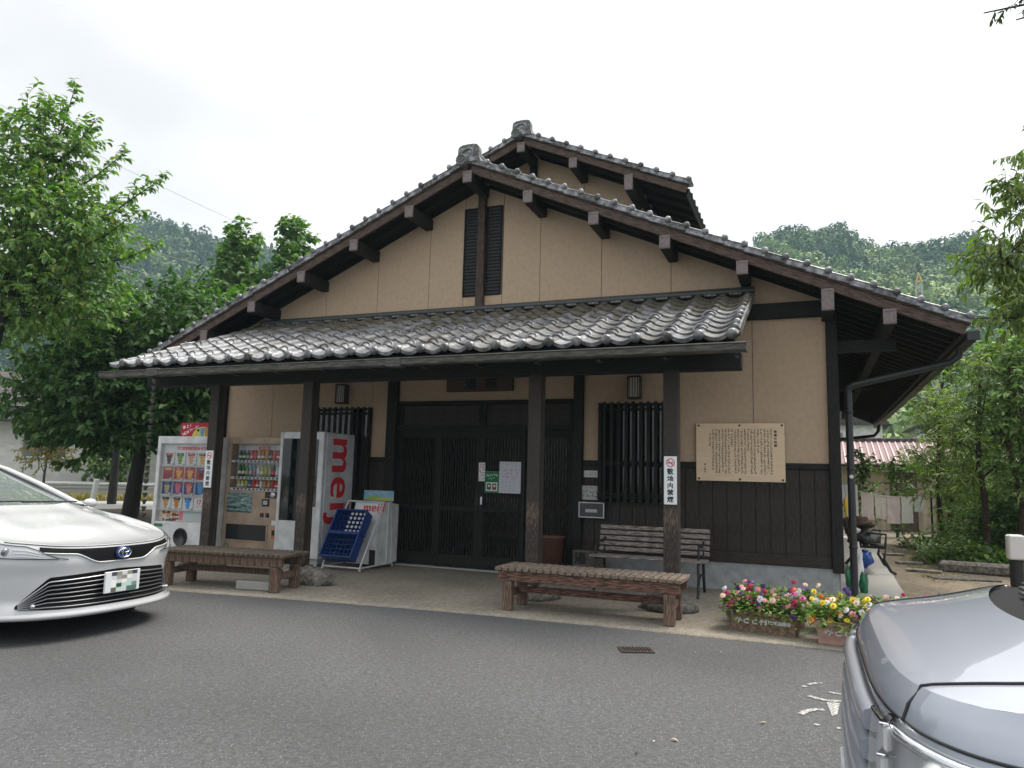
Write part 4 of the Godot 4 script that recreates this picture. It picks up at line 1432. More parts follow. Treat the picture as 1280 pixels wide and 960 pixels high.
func build_vending():
	var st: SurfaceTool
	# --- ice cream machine
	var ice := thing("ice_cream_machine", "white ice cream vending machine with rows of cone pictures beside the porch end", "vending machine", Vector3(-8.88, 0, -8.55))
	var w := 1.03
	var h := 1.815
	st = S()
	frame_box(st, w, h, 0.10, [-0.44, 0.475, 0.52, 1.70], 0.0, 0.08)
	bbox(st, Vector3(0, 0.96, -0.40), Vector3(w, 1.71, 0.64), 0.015)
	part("body", st, M.machine_white, ice)
	st = S()
	for x in [-0.45, 0.45]:
		for z in [-0.08, -0.65]:
			lathe(st, Vector3(x, 0, z), [Vector2(0.03, 0), Vector2(0.03, 0.02), Vector2(0.015, 0.03), Vector2(0.015, 0.11)], 10)
	part("foot", st, M.trim_black, ice)
	st = S()
	box(st, Vector3(0.0175, 1.11, -0.074), Vector3(0.92, 1.19, 0.008))
	part("display_back", st, M.machine_white, ice)
	# a sheet of sixteen painted cards; each card is cut from it
	var cols := [[Color(0.75, 0.10, 0.14), Color(0.22, 0.10, 0.16)], [Color(0.10, 0.35, 0.10), Color(0.45, 0.62, 0.15)], [Color(0.75, 0.15, 0.15), Color(0.85, 0.60, 0.45)], [Color(0.10, 0.22, 0.45), Color(0.85, 0.68, 0.25)],
		[Color(0.85, 0.70, 0.35), Color(0.55, 0.28, 0.35)], [Color(0.80, 0.20, 0.20), Color(0.88, 0.68, 0.38)], [Color(0.75, 0.12, 0.18), Color(0.86, 0.70, 0.40)], [Color(0.15, 0.40, 0.60), Color(0.45, 0.06, 0.10)],
		[Color(0.10, 0.20, 0.50), Color(0.75, 0.68, 0.50)], [Color(0.75, 0.20, 0.32), Color(0.85, 0.45, 0.55)], [Color(0.80, 0.18, 0.24), Color(0.88, 0.55, 0.45)], [Color(0.10, 0.45, 0.68), Color(0.25, 0.60, 0.80)],
		[Color(0.16, 0.12, 0.10), Color(0.80, 0.62, 0.35)], [Color(0.15, 0.10, 0.08), Color(0.78, 0.52, 0.22)], [Color(0.12, 0.32, 0.66), Color(0.30, 0.62, 0.90)], [Color(0.86, 0.85, 0.85), Color(0.86, 0.85, 0.85)]]
	var im := Image.create(512, 512, false, Image.FORMAT_RGB8)
	im.fill(Color(0.80, 0.81, 0.82))
	var q := RandomNumberGenerator.new()
	q.seed = 9
	for i in 16:
		var ox := (i % 4) * 128
		var oy := (i / 4) * 128
		var bg: Color = [Color(0.78, 0.79, 0.80), Color(0.62, 0.20, 0.20), Color(0.16, 0.24, 0.48), Color(0.82, 0.82, 0.82)][i / 4]
		im.fill_rect(Rect2i(ox + 6, oy + 6, 116, 116), bg)
		if i == 15:
			var s17 := Color(0.72, 0.15, 0.25)
			ln(im, Vector2(ox + 48, oy + 30), Vector2(ox + 48, oy + 68), 8, s17)
			ln(im, Vector2(ox + 62, oy + 32), Vector2(ox + 86, oy + 32), 8, s17)
			ln(im, Vector2(ox + 86, oy + 32), Vector2(ox + 70, oy + 68), 8, s17)
			fine_text(im, Rect2(ox + 30, oy + 84, 72, 16), Vector2(14, 14), s17, 1.0, 77)
			continue
		for y in 104:               # cup band, swirl of ice and wafer point
			var v := y / 104.0
			var half: float = lerpf(44, 20, v) * (1.0 if v < 0.28 else 0.86 + 0.16 * sin(v * 21.0))
			var c: Color = cols[i][0] if v < 0.24 else cols[i][1]
			for x in range(-int(half), int(half) + 1):
				var sh := 0.9 + 0.2 * sin((x + y * 0.9) * 0.22) * (1.0 if v >= 0.24 else 0.2)
				im.set_pixel(clampi(ox + 64 + x, 0, 511), clampi(oy + 12 + y, 0, 511), Color(c.r * sh, c.g * sh, c.b * sh))
		fine_text(im, Rect2(ox + 40, oy + 16, 50, 16), Vector2(14, 14), Color(0.92, 0.9, 0.85), 0.8, 60 + i)
	var cm := print_mat("ice_cards", im, 0.4)
	for i in 16:
		var cx := -0.31 + (i % 4) * 0.222
		var cy := 1.475 - (i / 4) * 0.223
		st = S()
		bbox(st, Vector3(cx, cy, -0.062), Vector3(0.208, 0.20, 0.012), 0.003)
		part("card_holder", st, M.machine_white, ice)
		st = S()
		flat(st)
		var r := Rect2((i % 4) / 4.0 + 0.012, (i / 4) / 4.0 + 0.012, 0.226, 0.226)
		quad(st, Vector3(cx - 0.098, cy - 0.092, -0.055), Vector3(cx + 0.098, cy - 0.092, -0.055), Vector3(cx + 0.098, cy + 0.092, -0.055), Vector3(cx - 0.098, cy + 0.092, -0.055), r)
		part("flavour_card", st, cm, ice)
		st = S()
		lathe(st, Vector3(cx + 0.075, cy - 0.088, -0.055), [Vector2(0.020, 0), Vector2(0.020, 0.016), Vector2(0.0, 0.020)], 10, Basis(Vector3.RIGHT, PI / 2))
		part("button", st, M.white_paint, ice)
	for r in 4:
		st = S()
		bbox(st, Vector3(0.02, 1.362 - r * 0.223, -0.045), Vector3(0.90, 0.014, 0.03), 0.003)
		part("shelf_strip", st, M.white_paint, ice)
	im = Image.create(256, 96, false, Image.FORMAT_RGB8)
	im.fill(Color(0.80, 0.79, 0.76))
	for k in 60:
		disc(im, Vector2(q.randf_range(10, 110), q.randf_range(14, 92)), q.randf_range(5, 13), [Color(0.55, 0.12, 0.14), Color(0.80, 0.66, 0.50), Color(0.30, 0.16, 0.10), Color(0.86, 0.78, 0.70)][k % 4])
	im.fill_rect(Rect2i(112, 10, 26, 76), Color(0.86, 0.55, 0.62))
	fine_text(im, Rect2(114, 12, 24, 72), Vector2(20, 18), Color(0.8, 0.15, 0.3), 1.0, 5)
	im.fill_rect(Rect2i(150, 6, 46, 80), Color(0.72, 0.80, 0.80))
	im.fill_rect(Rect2i(204, 6, 46, 80), Color(0.74, 0.78, 0.80))
	st = S()
	flat(st)
	quad(st, Vector3(-0.43, 0.53, -0.066), Vector3(0.46, 0.53, -0.066), Vector3(0.46, 0.70, -0.066), Vector3(-0.43, 0.70, -0.066))
	part("dessert_poster", st, print_mat("dessert_poster", im, 0.5), ice)
	st = S()
	box(st, Vector3(0.0175, 1.11, -0.012), Vector3(0.915, 1.18, 0.006))
	part("window", st, M.glass, ice)
	var tx := part("lettering", text_mesh("17 SEVENTEEN ICE", 0.066, M.red_print), M.red_print, ice, Vector3(0.12, 1.632, -0.062))
	tx.rotation.y = 0.0
	st = S()
	lathe(st, Vector3(0.10, 0.305, -0.006), [Vector2(0.135, 0), Vector2(0.135, 0.018), Vector2(0.118, 0.024), Vector2(0.112, 0.012), Vector2(0, 0.008)], 26, Basis(Vector3.RIGHT, PI / 2))
	part("delivery_hatch", st, M.car_black, ice)
	st = S()
	bbox(st, Vector3(-0.36, 0.465, 0.002), Vector3(0.17, 0.045, 0.004), 0.001)
	part("green_sticker", st, M.green_plastic, ice)
	# promotional card standing on it
	im = Image.create(320, 160, false, Image.FORMAT_RGB8)
	im.fill(Color(0.72, 0.06, 0.22))
	disc(im, Vector2(250, 160), 120, Color(0.90, 0.80, 0.35))
	for k in 3:
		var c: Color = [Color(0.78, 0.80, 0.45), Color(0.45, 0.68, 0.82), Color(0.85, 0.62, 0.35)][k]
		for y in 100:
			var half := lerpf(26, 16, y / 100.0)
			for x in range(-int(half), int(half)):
				var s := 1.0 if int((x + y) / 10.0) % 2 == 0 or k == 0 else 0.75
				im.set_pixel(clampi(200 + k * 48 + x, 0, 319), clampi(52 + y, 0, 159), Color(c.r * s, c.g * s, c.b * s))
	disc(im, Vector2(200, 76), 14, Color(0.12, 0.12, 0.08))
	var wh := Color(0.95, 0.93, 0.93)
	glyph(im, "san", Vector2(16, 34), 34, 5, wh, -0.3)
	glyph(im, "ue", Vector2(54, 24), 34, 5, wh, -0.3)
	glyph(im, "excl", Vector2(88, 14), 34, 5, wh, -0.3)
	var lx := 22.0
	for g in [[0, 10, 0, 0], [0, 0, 7, 10], [7, 10, 7, 0], [10, 0, 10, 10], [10, 0, 16, 0], [10, 5, 15, 5], [10, 10, 16, 10], [19, 0, 21, 10], [21, 10, 23.5, 2], [23.5, 2, 26, 10], [26, 10, 28, 0]]:
		ln(im, Vector2(lx, 108) + (Vector2(g[0], g[1]) * 2.6).rotated(-0.45), Vector2(lx, 108) + (Vector2(g[2], g[3]) * 2.6).rotated(-0.45), 5, wh)
	for k in 5:
		glyph(im, ["fu", "re", "bar", "ba", "bar"][k], Vector2(92, 72) + Vector2(k * 24, 0).rotated(-0.45), 24, 4, wh, -0.45)
	plate("promo_card", Vector3(-8.67, 1.90, -8.56), Vector2(0.56, 0.24), im, "tilted crimson promotional card with drawn cones on top of the white machine", "sign", M.red_print, 0.008)
	# --- drinks machine
	var tan := thing("drinks_machine", "tan brown drinks vending machine with three rows of cans", "vending machine", Vector3(-7.815, 0, -8.93))
	w = 1.07
	h = 1.83
	st = S()
	frame_box(st, w, h, 0.10, [-0.46, 0.475, 1.02, 1.72], 0.0, 0.16)
	bbox(st, Vector3(0, 0.965, -0.42), Vector3(w, 1.73, 0.52), 0.012)
	part("body", st, M.machine_tan, tan)
	st = S()
	box(st, Vector3(0.0075, 1.37, -0.155), Vector3(0.93, 0.70, 0.008))
	part("display_back", st, M.machine_white, tan)
	var cm2 := [lin(0.45, 0.02, 0.02), lin(0.42, 0.24, 0.03), lin(0.05, 0.16, 0.04), lin(0.03, 0.07, 0.25), lin(0.40, 0.10, 0.02), lin(0.03, 0.03, 0.035), lin(0.45, 0.42, 0.10), lin(0.15, 0.28, 0.42), lin(0.55, 0.56, 0.56), lin(0.32, 0.42, 0.10)]
	var rows := [[2, 2, 3, 0, 0, 1, 4, 1, 5, 4, 0, 3], [2, 2, 2, 7, 7, 8, 6, 9, 9, 5, 8, 7], [6, 6, 9, 3, 0, 0, 8, 4, 1, 0, 0, 0]]
	var cans := {}
	for r in 3:
		var y: float = [1.475, 1.225, 1.055][r] + 0.005
		var tall: float = [0.155, 0.19, 0.115][r]
		for k in 12:
			var ci: int = rows[r][k]
			var key := "%d_%d" % [ci, r]
			if not cans.has(key):
				var m := StandardMaterial3D.new()
				m.albedo_color = cm2[ci]
				m.roughness = 0.3
				m.metallic = 0.2
				st = S()
				if r == 1 or (r == 0 and k < 3):
					lathe(st, Vector3.ZERO, [Vector2(0, 0), Vector2(0.029, 0), Vector2(0.03, tall * 0.62), Vector2(0.02, tall * 0.8), Vector2(0.011, tall * 0.88), Vector2(0.012, tall), Vector2(0, tall)], 12)
				else:
					lathe(st, Vector3.ZERO, [Vector2(0, 0), Vector2(0.025, 0), Vector2(0.030, 0.008), Vector2(0.030, tall - 0.012), Vector2(0.024, tall), Vector2(0, tall - 0.004)], 12)
				st.generate_normals()
				cans[key] = [st.commit(), m]
			part("drink_can", cans[key][0], cans[key][1], tan, Vector3(-0.36 + k * 0.072, y, -0.10))
			# pale band printed round the can
			st = S()
			lathe(st, Vector3(-0.36 + k * 0.072, y + tall * 0.22, -0.10), [Vector2(0.0307, 0), Vector2(0.0307, tall * 0.22)], 12)
			part("can_label", st, [M.paper, M.yellow, M.red_print, M.paper, M.machine_grey][(k * 3 + r * 5) % 5], tan)
		st = S()
		bbox(st, Vector3(0.0, y - 0.022, -0.07), Vector3(0.91, 0.036, 0.12), 0.004)
		part("can_shelf", st, M.white_paint, tan)
		for k in 12:
			st = S()
			bbox(st, Vector3(-0.36 + k * 0.072, y - 0.02, -0.006), Vector3(0.034, 0.022, 0.012), 0.003)
			part("button", st, M.black_metal if (k + r) % 4 else M.blue_plastic, tan)
	st = S()
	box(st, Vector3(0.0075, 1.37, -0.022), Vector3(0.93, 0.695, 0.006))
	part("window", st, M.glass, tan)
	part("lettering", text_mesh("KIRIN", 0.085, M.red_print), M.red_print, tan, Vector3(0.05, 1.665, -0.145))
	im = Image.create(160, 140, false, Image.FORMAT_RGB8)
	im.fill(Color(0.22, 0.34, 0.33))
	for k in 400:
		var a := Vector2(q.randf_range(0, 150), q.randf_range(0, 130))
		ln(im, a, a + Vector2(q.randf_range(4, 30), q.randf_range(-10, 3)), q.randf_range(1, 4), Color(0.35, 0.48, 0.47).lerp(Color(0.68, 0.76, 0.75), q.randf()))
	ln(im, Vector2(8, 104), Vector2(70, 110), 9, Color(0.12, 0.18, 0.18))
	st = S()
	flat(st)
	quad(st, Vector3(-0.47, 0.69, 0.003), Vector3(0.0, 0.69, 0.003), Vector3(0.0, 0.985, 0.003), Vector3(-0.47, 0.985, 0.003))
	part("river_picture", st, print_mat("river_picture", im, 0.35), tan)
	st = S()
	bbox(st, Vector3(0.36, 0.965, 0.005), Vector3(0.24, 0.09, 0.02), 0.01)
	part("coin_panel", st, M.trim_black, tan)
	st = S()
	lathe(st, Vector3(0.39, 0.965, 0.014), [Vector2(0.05, 0), Vector2(0.045, 0.01), Vector2(0, 0.012)], 16, Basis(Vector3.RIGHT, PI / 2))
	part("coin_inlet", st, M.silver, tan)
	st = S()
	bbox(st, Vector3(0.26, 0.85, 0.004), Vector3(0.13, 0.11, 0.012), 0.004)
	part("note_reader", st, M.trim_black, tan)
	st = S()
	bbox(st, Vector3(0.26, 0.85, 0.012), Vector3(0.08, 0.06, 0.006), 0.002)
	part("note_slot", st, M.machine_grey, tan)
	st = S()
	var tr := Transform3D(Basis(), Vector3(0, 0, 0.001))
	glyph_mesh(st, "kabu", Vector2(0.17, 0.70), 0.07, 0.010, tr)
	glyph_mesh(st, "yu", Vector2(0.27, 0.70), 0.07, 0.010, tr)
	part("brushed_name", st, M.ink, tan)
	st = S()
	for b in [[Vector3(-0.075, 0.525, 0.006), Vector3(0.80, 0.022, 0.014)], [Vector3(-0.075, 0.275, 0.006), Vector3(0.80, 0.022, 0.014)], [Vector3(-0.465, 0.40, 0.006), Vector3(0.022, 0.228, 0.014)], [Vector3(0.315, 0.40, 0.006), Vector3(0.022, 0.228, 0.014)]]:
		bbox(st, b[0], b[1], 0.003)
	part("hatch_rim", st, M.machine_tan, tan)
	st = S()
	bbox(st, Vector3(-0.075, 0.40, 0.003), Vector3(0.76, 0.228, 0.006), 0.002)
	part("delivery_hatch", st, M.car_black, tan)
	st = S()
	bbox(st, Vector3(0.455, 0.40, 0.003), Vector3(0.11, 0.13, 0.012), 0.012)
	part("change_cup", st, M.orange, tan)
	st = S()
	bbox(st, Vector3(0.455, 0.415, 0.010), Vector3(0.085, 0.075, 0.006), 0.012)
	part("cup_recess", st, M.car_black, tan)
	st = S()
	bbox(st, Vector3(0.46, 0.56, 0.002), Vector3(0.14, 0.07, 0.004), 0.001)
	part("price_sticker", st, M.paper, tan)
	st = S()
	lathe(st, Vector3(-0.44, 0.19, 0.0), [Vector2(0.045, 0), Vector2(0.045, 0.003), Vector2(0.03, 0.003)], 18, Basis(Vector3.RIGHT, PI / 2))
	part("round_mark", st, M.green_plastic, tan)
	st = S()
	bbox(st, Vector3(0.515, 0.90, 0.006), Vector3(0.04, 0.17, 0.016), 0.006)
	part("lock_plate", st, M.white_paint, tan)
	# --- bottled milk machine
	var mk := thing("milk_machine", "tall white milk vending machine with dark glass and big red letters on its side", "vending machine", Vector3(-6.86, 0, -8.79))
	w = 0.775
	h = 1.90
	st = S()
	frame_box(st, w, h, 0.10, [-0.33, 0.14, 0.62, 1.80], 0.0, 0.06)
	bbox(st, Vector3(0, 1.0, -0.425), Vector3(w, 1.80, 0.70), 0.012)
	part("body", st, M.machine_white, mk)
	st = S()
	bbox(st, Vector3(0, 0.06, -0.38), Vector3(w - 0.06, 0.08, 0.68), 0.004)
	part("plinth", st, M.machine_grey, mk)
	st = S()
	for x in [-0.32, 0.32]:
		for z in [-0.06, -0.68]:
			lathe(st, Vector3(x, 0, z), [Vector2(0.03, 0), Vector2(0.03, 0.012), Vector2(0.012, 0.02), Vector2(0.012, 0.03)], 10)
	part("foot", st, M.silver, mk)
	st = S()
	box(st, Vector3(-0.095, 1.21, -0.060), Vector3(0.47, 1.18, 0.012))
	part("cold_box", st, M.trim_black, mk)
	st = S()
	box(st, Vector3(0.14, 1.21, -0.012), Vector3(0.44, 1.18, 0.02))
	part("side_window_back", st, M.trim_black, mk)
	for r in 4:
		for k in 4:
			st = S()
			lathe(st, Vector3(-0.26 + k * 0.11, 0.72 + r * 0.26, -0.042), [Vector2(0, 0), Vector2(0.024, 0), Vector2(0.025, 0.075), Vector2(0.015, 0.105), Vector2(0.017, 0.12), Vector2(0, 0.12)], 10)
			part("milk_bottle", st, M.machine_white if (r + k) % 3 else M.machine_tan, mk)
	st = S()
	var arm := []
	for i in 13:
		var t := lerpf(PI * 0.95, -PI * 0.35, i / 12.0)
		arm.append(Vector3(-0.10 + 0.20 * cos(t), 1.17 + 0.11 * sin(t), -0.024))
	arm.append(Vector3(-0.08, 1.02, -0.024))
	arm.append(Vector3(-0.10, 0.95, -0.024))
	arm.append(Vector3(0.06, 0.92, -0.024))
	tube(st, arm, 0.012, 0.012, 6)
	part("pick_up_hose", st, M.machine_grey, mk)
	st = S()
	box(st, Vector3(-0.095, 1.21, -0.006), Vector3(0.468, 1.178, 0.005))
	part("window", st, M.glass_dark, mk)
	st = S()
	box(st, Vector3(0.155, 1.31, 0.004), Vector3(0.30, 0.96, 0.005))
	part("window", st, M.glass_dark, mk)
	im = Image.create(96, 128, false, Image.FORMAT_RGB8)
	im.fill(Color(0.80, 0.82, 0.83))
	for k in 14:
		ln(im, Vector2(q.randf_range(10, 60), q.randf_range(10, 110)), Vector2(q.randf_range(30, 86), q.randf_range(10, 110)), 3, Color(0.35, 0.37, 0.38))
	st = S()
	flat(st)
	quad(st, Vector3(0.06, 0.66, 0.010), Vector3(0.30, 0.66, 0.010), Vector3(0.30, 0.83, 0.010), Vector3(0.06, 0.83, 0.010))
	part("milk_picture", st, print_mat("milk_picture", im, 0.4), mk)
	st = S()
	bbox(st, Vector3(0.19, 0.33, 0.004), Vector3(0.085, 0.10, 0.012), 0.012)
	part("change_cup", st, M.orange, mk)
	st = S()
	bbox(st, Vector3(0.19, 0.345, 0.011), Vector3(0.06, 0.055, 0.006), 0.010)
	part("cup_recess", st, M.car_black, mk)
	st = S()
	for y in [0.56, 0.24, 0.18]:
		bbox(st, Vector3(0.16, y, 0.002), Vector3(0.05, 0.03, 0.004), 0.001)
	part("blue_sticker", st, M.blue_plastic, mk)
	var big := part("big_lettering", text_mesh("meiji", 0.62, M.red_print, true, 0.004), M.red_print, mk)
	big.transform = Transform3D(Basis(Vector3(0, -1, 0), Vector3(0, 0, -1), Vector3(1, 0, 0)).scaled_local(Vector3(1.0, 1.0, 1.0)), Vector3(0.389, 1.11, -0.44))
	# litter box between the machines
	# (its slim silver flank shows past the post)

# ---------------------------------------------------------------- crates, cooler
func crate_mesh(w: float, d: float, h: float) -> SurfaceTool:
	var st := S()
	var t := 0.014
	for s in [-1.0, 1.0]:
		bbox(st, Vector3(s * (w / 2 - t / 2), 0, 0), Vector3(t, d, h), 0.004)
		bbox(st, Vector3(0, s * (d / 2 - t / 2), 0), Vector3(w - 2 * t, t, h), 0.004)
	for s in [-1.0, 1.0]:
		bbox(st, Vector3(s * (w / 2), 0, h / 2 - 0.012), Vector3(0.016, d + 0.02, 0.022), 0.004)
		bbox(st, Vector3(0, s * (d / 2), h / 2 - 0.012), Vector3(w - 0.016, 0.016, 0.022), 0.004)
	box(st, Vector3(0, 0, -h / 2 + 0.006), Vector3(w - 2 * t, d - 2 * t, 0.008))
	return st

func build_rack():
	var st := S()
	# slanting tube rack holding two crates
	var rk := thing("crate_rack", "white tubular rack on castors holding two slanted blue crates", "rack", Vector3(-5.96, 0, -8.95))
	for s in [-0.30, 0.30]:
		st = S()
		tube(st, [Vector3(s, 0.05, 0.32), Vector3(s, 0.92, -0.22)], 0.013, 0.013, 8)
		part("upright", st, M.white_paint, rk)
		st = S()
		tube(st, [Vector3(s, 0.05, 0.32), Vector3(s, 0.05, -0.50)], 0.013, 0.013, 8)
		part("base_rail", st, M.white_paint, rk)
		st = S()
		tube(st, [Vector3(s, 0.05, -0.50), Vector3(s, 0.92, -0.42), Vector3(s, 0.92, -0.22)], 0.012, 0.012, 8)
		part("back_post", st, M.white_paint, rk)
	for q in [[0.05, 0.32], [0.05, -0.50], [0.92, -0.22]]:
		st = S()
		tube(st, [Vector3(-0.30, q[0], q[1]), Vector3(0.30, q[0], q[1])], 0.012, 0.012, 8)
		part("cross_rail", st, M.white_paint, rk)
	for s in [-0.30, 0.30]:
		for z in [0.32, -0.50]:
			st = S()
			lathe(st, Vector3(s, 0.022, z - 0.010), [Vector2(0, 0), Vector2(0.022, 0), Vector2(0.022, 0.020), Vector2(0, 0.020)], 10, Basis(Vector3.RIGHT, PI / 2))
			part("castor", st, M.machine_grey, rk)
	var dirv := Vector3(0, 0.87, -0.54).normalized()
	var nrm := Vector3(0, 0.54, 0.87).normalized()
	for i in 2:
		var c := Vector3(-5.99, 0.05, -8.63) + dirv * (0.24 + i * 0.365) + nrm * 0.11
		var cr := thing("bottle_crate", ["empty blue plastic bottle crate resting in the lower half of white rack", "blue plastic bottle crate with white caps in the upper half of rack"][i], "crate", c, 0.0, "blue bottle crates")
		var b := Basis(Vector3.RIGHT, dirv, nrm)
		st = crate_mesh(0.50, 0.35, 0.17)
		part("shell", st, M.crate_blue, cr, Transform3D(b, Vector3.ZERO))
		st = S()
		for k in 7:
			box(st, b * Vector3(-0.21 + k * 0.07, 0, -0.03), Vector3(0.005, 0.32, 0.09), b)
		for k in 4:
			box(st, b * Vector3(0, -0.105 + k * 0.07, -0.03), Vector3(0.47, 0.005, 0.088), b)
		part("divider", st, M.crate_blue, cr)
		for r in 5:
			for k in 7:
				if i == 1 and k < 3:
					continue
				if i == 0 and (r * 7 + k) % 4 != 0:
					continue
				st = S()
				lathe(st, b * Vector3(-0.21 + k * 0.068, -0.135 + r * 0.067, 0.028 if i == 1 else -0.055), [Vector2(0.020, 0), Vector2(0.020, 0.010), Vector2(0.012, 0.010), Vector2(0.010, 0.004), Vector2(0, 0.004)] if i == 1 else [Vector2(0.012, 0), Vector2(0.012, 0.006), Vector2(0, 0.006)], 10, b * Basis(Vector3.RIGHT, PI / 2))
				part("bottle_cap", st, M.white_paint if i == 1 else M.machine_grey, cr)
	# display cooler behind the rack
	var ck := thing("display_cooler", "white display cooler with a slanted front standing behind the crate rack", "cooler", Vector3(-5.90, 0, -9.30))
	st = S()
	prism(st, PackedVector2Array([Vector2(-0.28, 0.06), Vector2(0.28, 0.06), Vector2(0.28, 0.88), Vector2(-0.10, 0.93), Vector2(-0.28, 0.50)]), 0.48, Transform3D(Basis(Vector3(0, 0, -1), Vector3(0, 1, 0), Vector3(1, 0, 0)), Vector3(-0.24, 0, 0)))
	part("body", st, M.machine_white, ck)
	st = S()
	bbox(st, Vector3(0.18, 0.16, 0.284), Vector3(0.10, 0.20, 0.004), 0.002)
	part("motor_grille", st, M.trim_black, ck)
	st = S()
	tube(st, [Vector3(0.25, 0.90, 0.02), Vector3(0.25, 0.06, 0.02)], 0.012, 0.012, 8)
	part("side_tube", st, M.white_paint, ck)
	var t2 := part("lettering", text_mesh("meiji", 0.15, M.red_print), M.red_print, ck)
	t2.transform = Transform3D(Basis(Vector3.RIGHT, -0.39), Vector3(0.09, 0.835, 0.150))
	var im := Image.create(160, 56, false, Image.FORMAT_RGB8)
	im.fill(Color(0.45, 0.66, 0.78))
	disc(im, Vector2(60, 120), 92, Color(0.55, 0.68, 0.35))
	disc(im, Vector2(120, 130), 96, Color(0.70, 0.72, 0.40))
	fine_text(im, Rect2(20, 8, 120, 18), Vector2(18, 16), Color(0.88, 0.80, 0.55), 1.0, 6)
	plate("cooler_header", Vector3(-5.86, 1.005, -9.34), Vector2(0.50, 0.145), im, "small pale blue and green header card on top of the cooler", "sign", M.paper, 0.012)
	# round waste bin by the doors
	var bn := thing("waste_bin", "glossy brown round waste bin behind the porch post by the doors", "bin", Vector3(-3.17, 0, -9.30))
	st = S()
	lathe(st, Vector3.ZERO, [Vector2(0, 0.01), Vector2(0.135, 0.01), Vector2(0.155, 0.54), Vector2(0.165, 0.55), Vector2(0.165, 0.57), Vector2(0.148, 0.57), Vector2(0.13, 0.10), Vector2(0, 0.10)], 24)
	part("drum", st, M.bin_brown, bn)
	st = S()
	lathe(st, Vector3(0, 0.545, 0), [Vector2(0.166, 0), Vector2(0.170, 0.015), Vector2(0.166, 0.03)], 24)
	part("rim", st, M.bin_brown, bn)
	var im2 := Image.create(96, 48, false, Image.FORMAT_RGB8)
	for y in 48:
		for x in 96:
			var v := 0.30 + 0.06 * sin(y * 0.9) + 0.03 * sin(x * 0.5 + y)
			im2.set_pixel(x, y, Color(v, v * 0.9, v * 0.8))
	glyph(im2, "yu", Vector2(8, 6), 34, 6, Color(0.05, 0.05, 0.05))
	plate("wood_block_sign", Vector3(-2.70, 0.30, -9.40), Vector2(0.40, 0.20), im2, "weathered wooden block painted with a black character by the park bench", "sign", M.bench_x, 0.10)
	st = S()
	bbox(st, Vector3(-2.70, 0.10, -9.42), Vector3(0.36, 0.198, 0.14), 0.01)
	solo("wood_stump", st, M.board_x, "low dark timber block under the painted wooden block", "block")

# ---------------------------------------------------------------- benches
func slat_bench(called: String, label: String, at: Vector3, turn: float, length: float, depth: float, hgt: float, n: int, slat_m: Material, apron_m: Material):
	var t := thing(called, label, "bench", at, turn, "slatted wooden benches")
	var pitch := length / n
	for i in n:
		var st := S()
		var dz := rng.randf_range(-0.006, 0.006)
		bbox(st, Vector3(-length / 2 + (i + 0.5) * pitch, hgt - 0.018 + rng.randf_range(-0.0015, 0.0015), dz), Vector3(pitch - 0.013, 0.036, depth), 0.005)
		part("slat", st, slat_m, t)
	for s in [-1.0, 1.0]:
		var st := S()
		bbox(st, Vector3(0, hgt - 0.036 - 0.05, s * (depth / 2 - 0.05)), Vector3(length - 0.06, 0.10, 0.045), 0.005)
		part("apron", st, apron_m, t)
		for e in [-1.0, 1.0]:
			st = S()
			bbox(st, Vector3(e * (length / 2 - 0.13), (hgt - 0.14) / 2, s * (depth / 2 - 0.07)), Vector3(0.10, hgt - 0.14, 0.085), 0.008)
			part("leg", st, M.bench_leg, t)
	for e in [-1.0, 1.0]:
		var st := S()
		bbox(st, Vector3(e * (length / 2 - 0.13), 0.165, 0), Vector3(0.055, 0.07, depth - 0.225), 0.004)
		part("end_rail", st, M.bench_leg, t)
	var st := S()
	bbox(st, Vector3(0, 0.19, 0), Vector3(length - 0.34, 0.065, 0.045), 0.004)
	part("stretcher", st, apron_m, t)
	return t

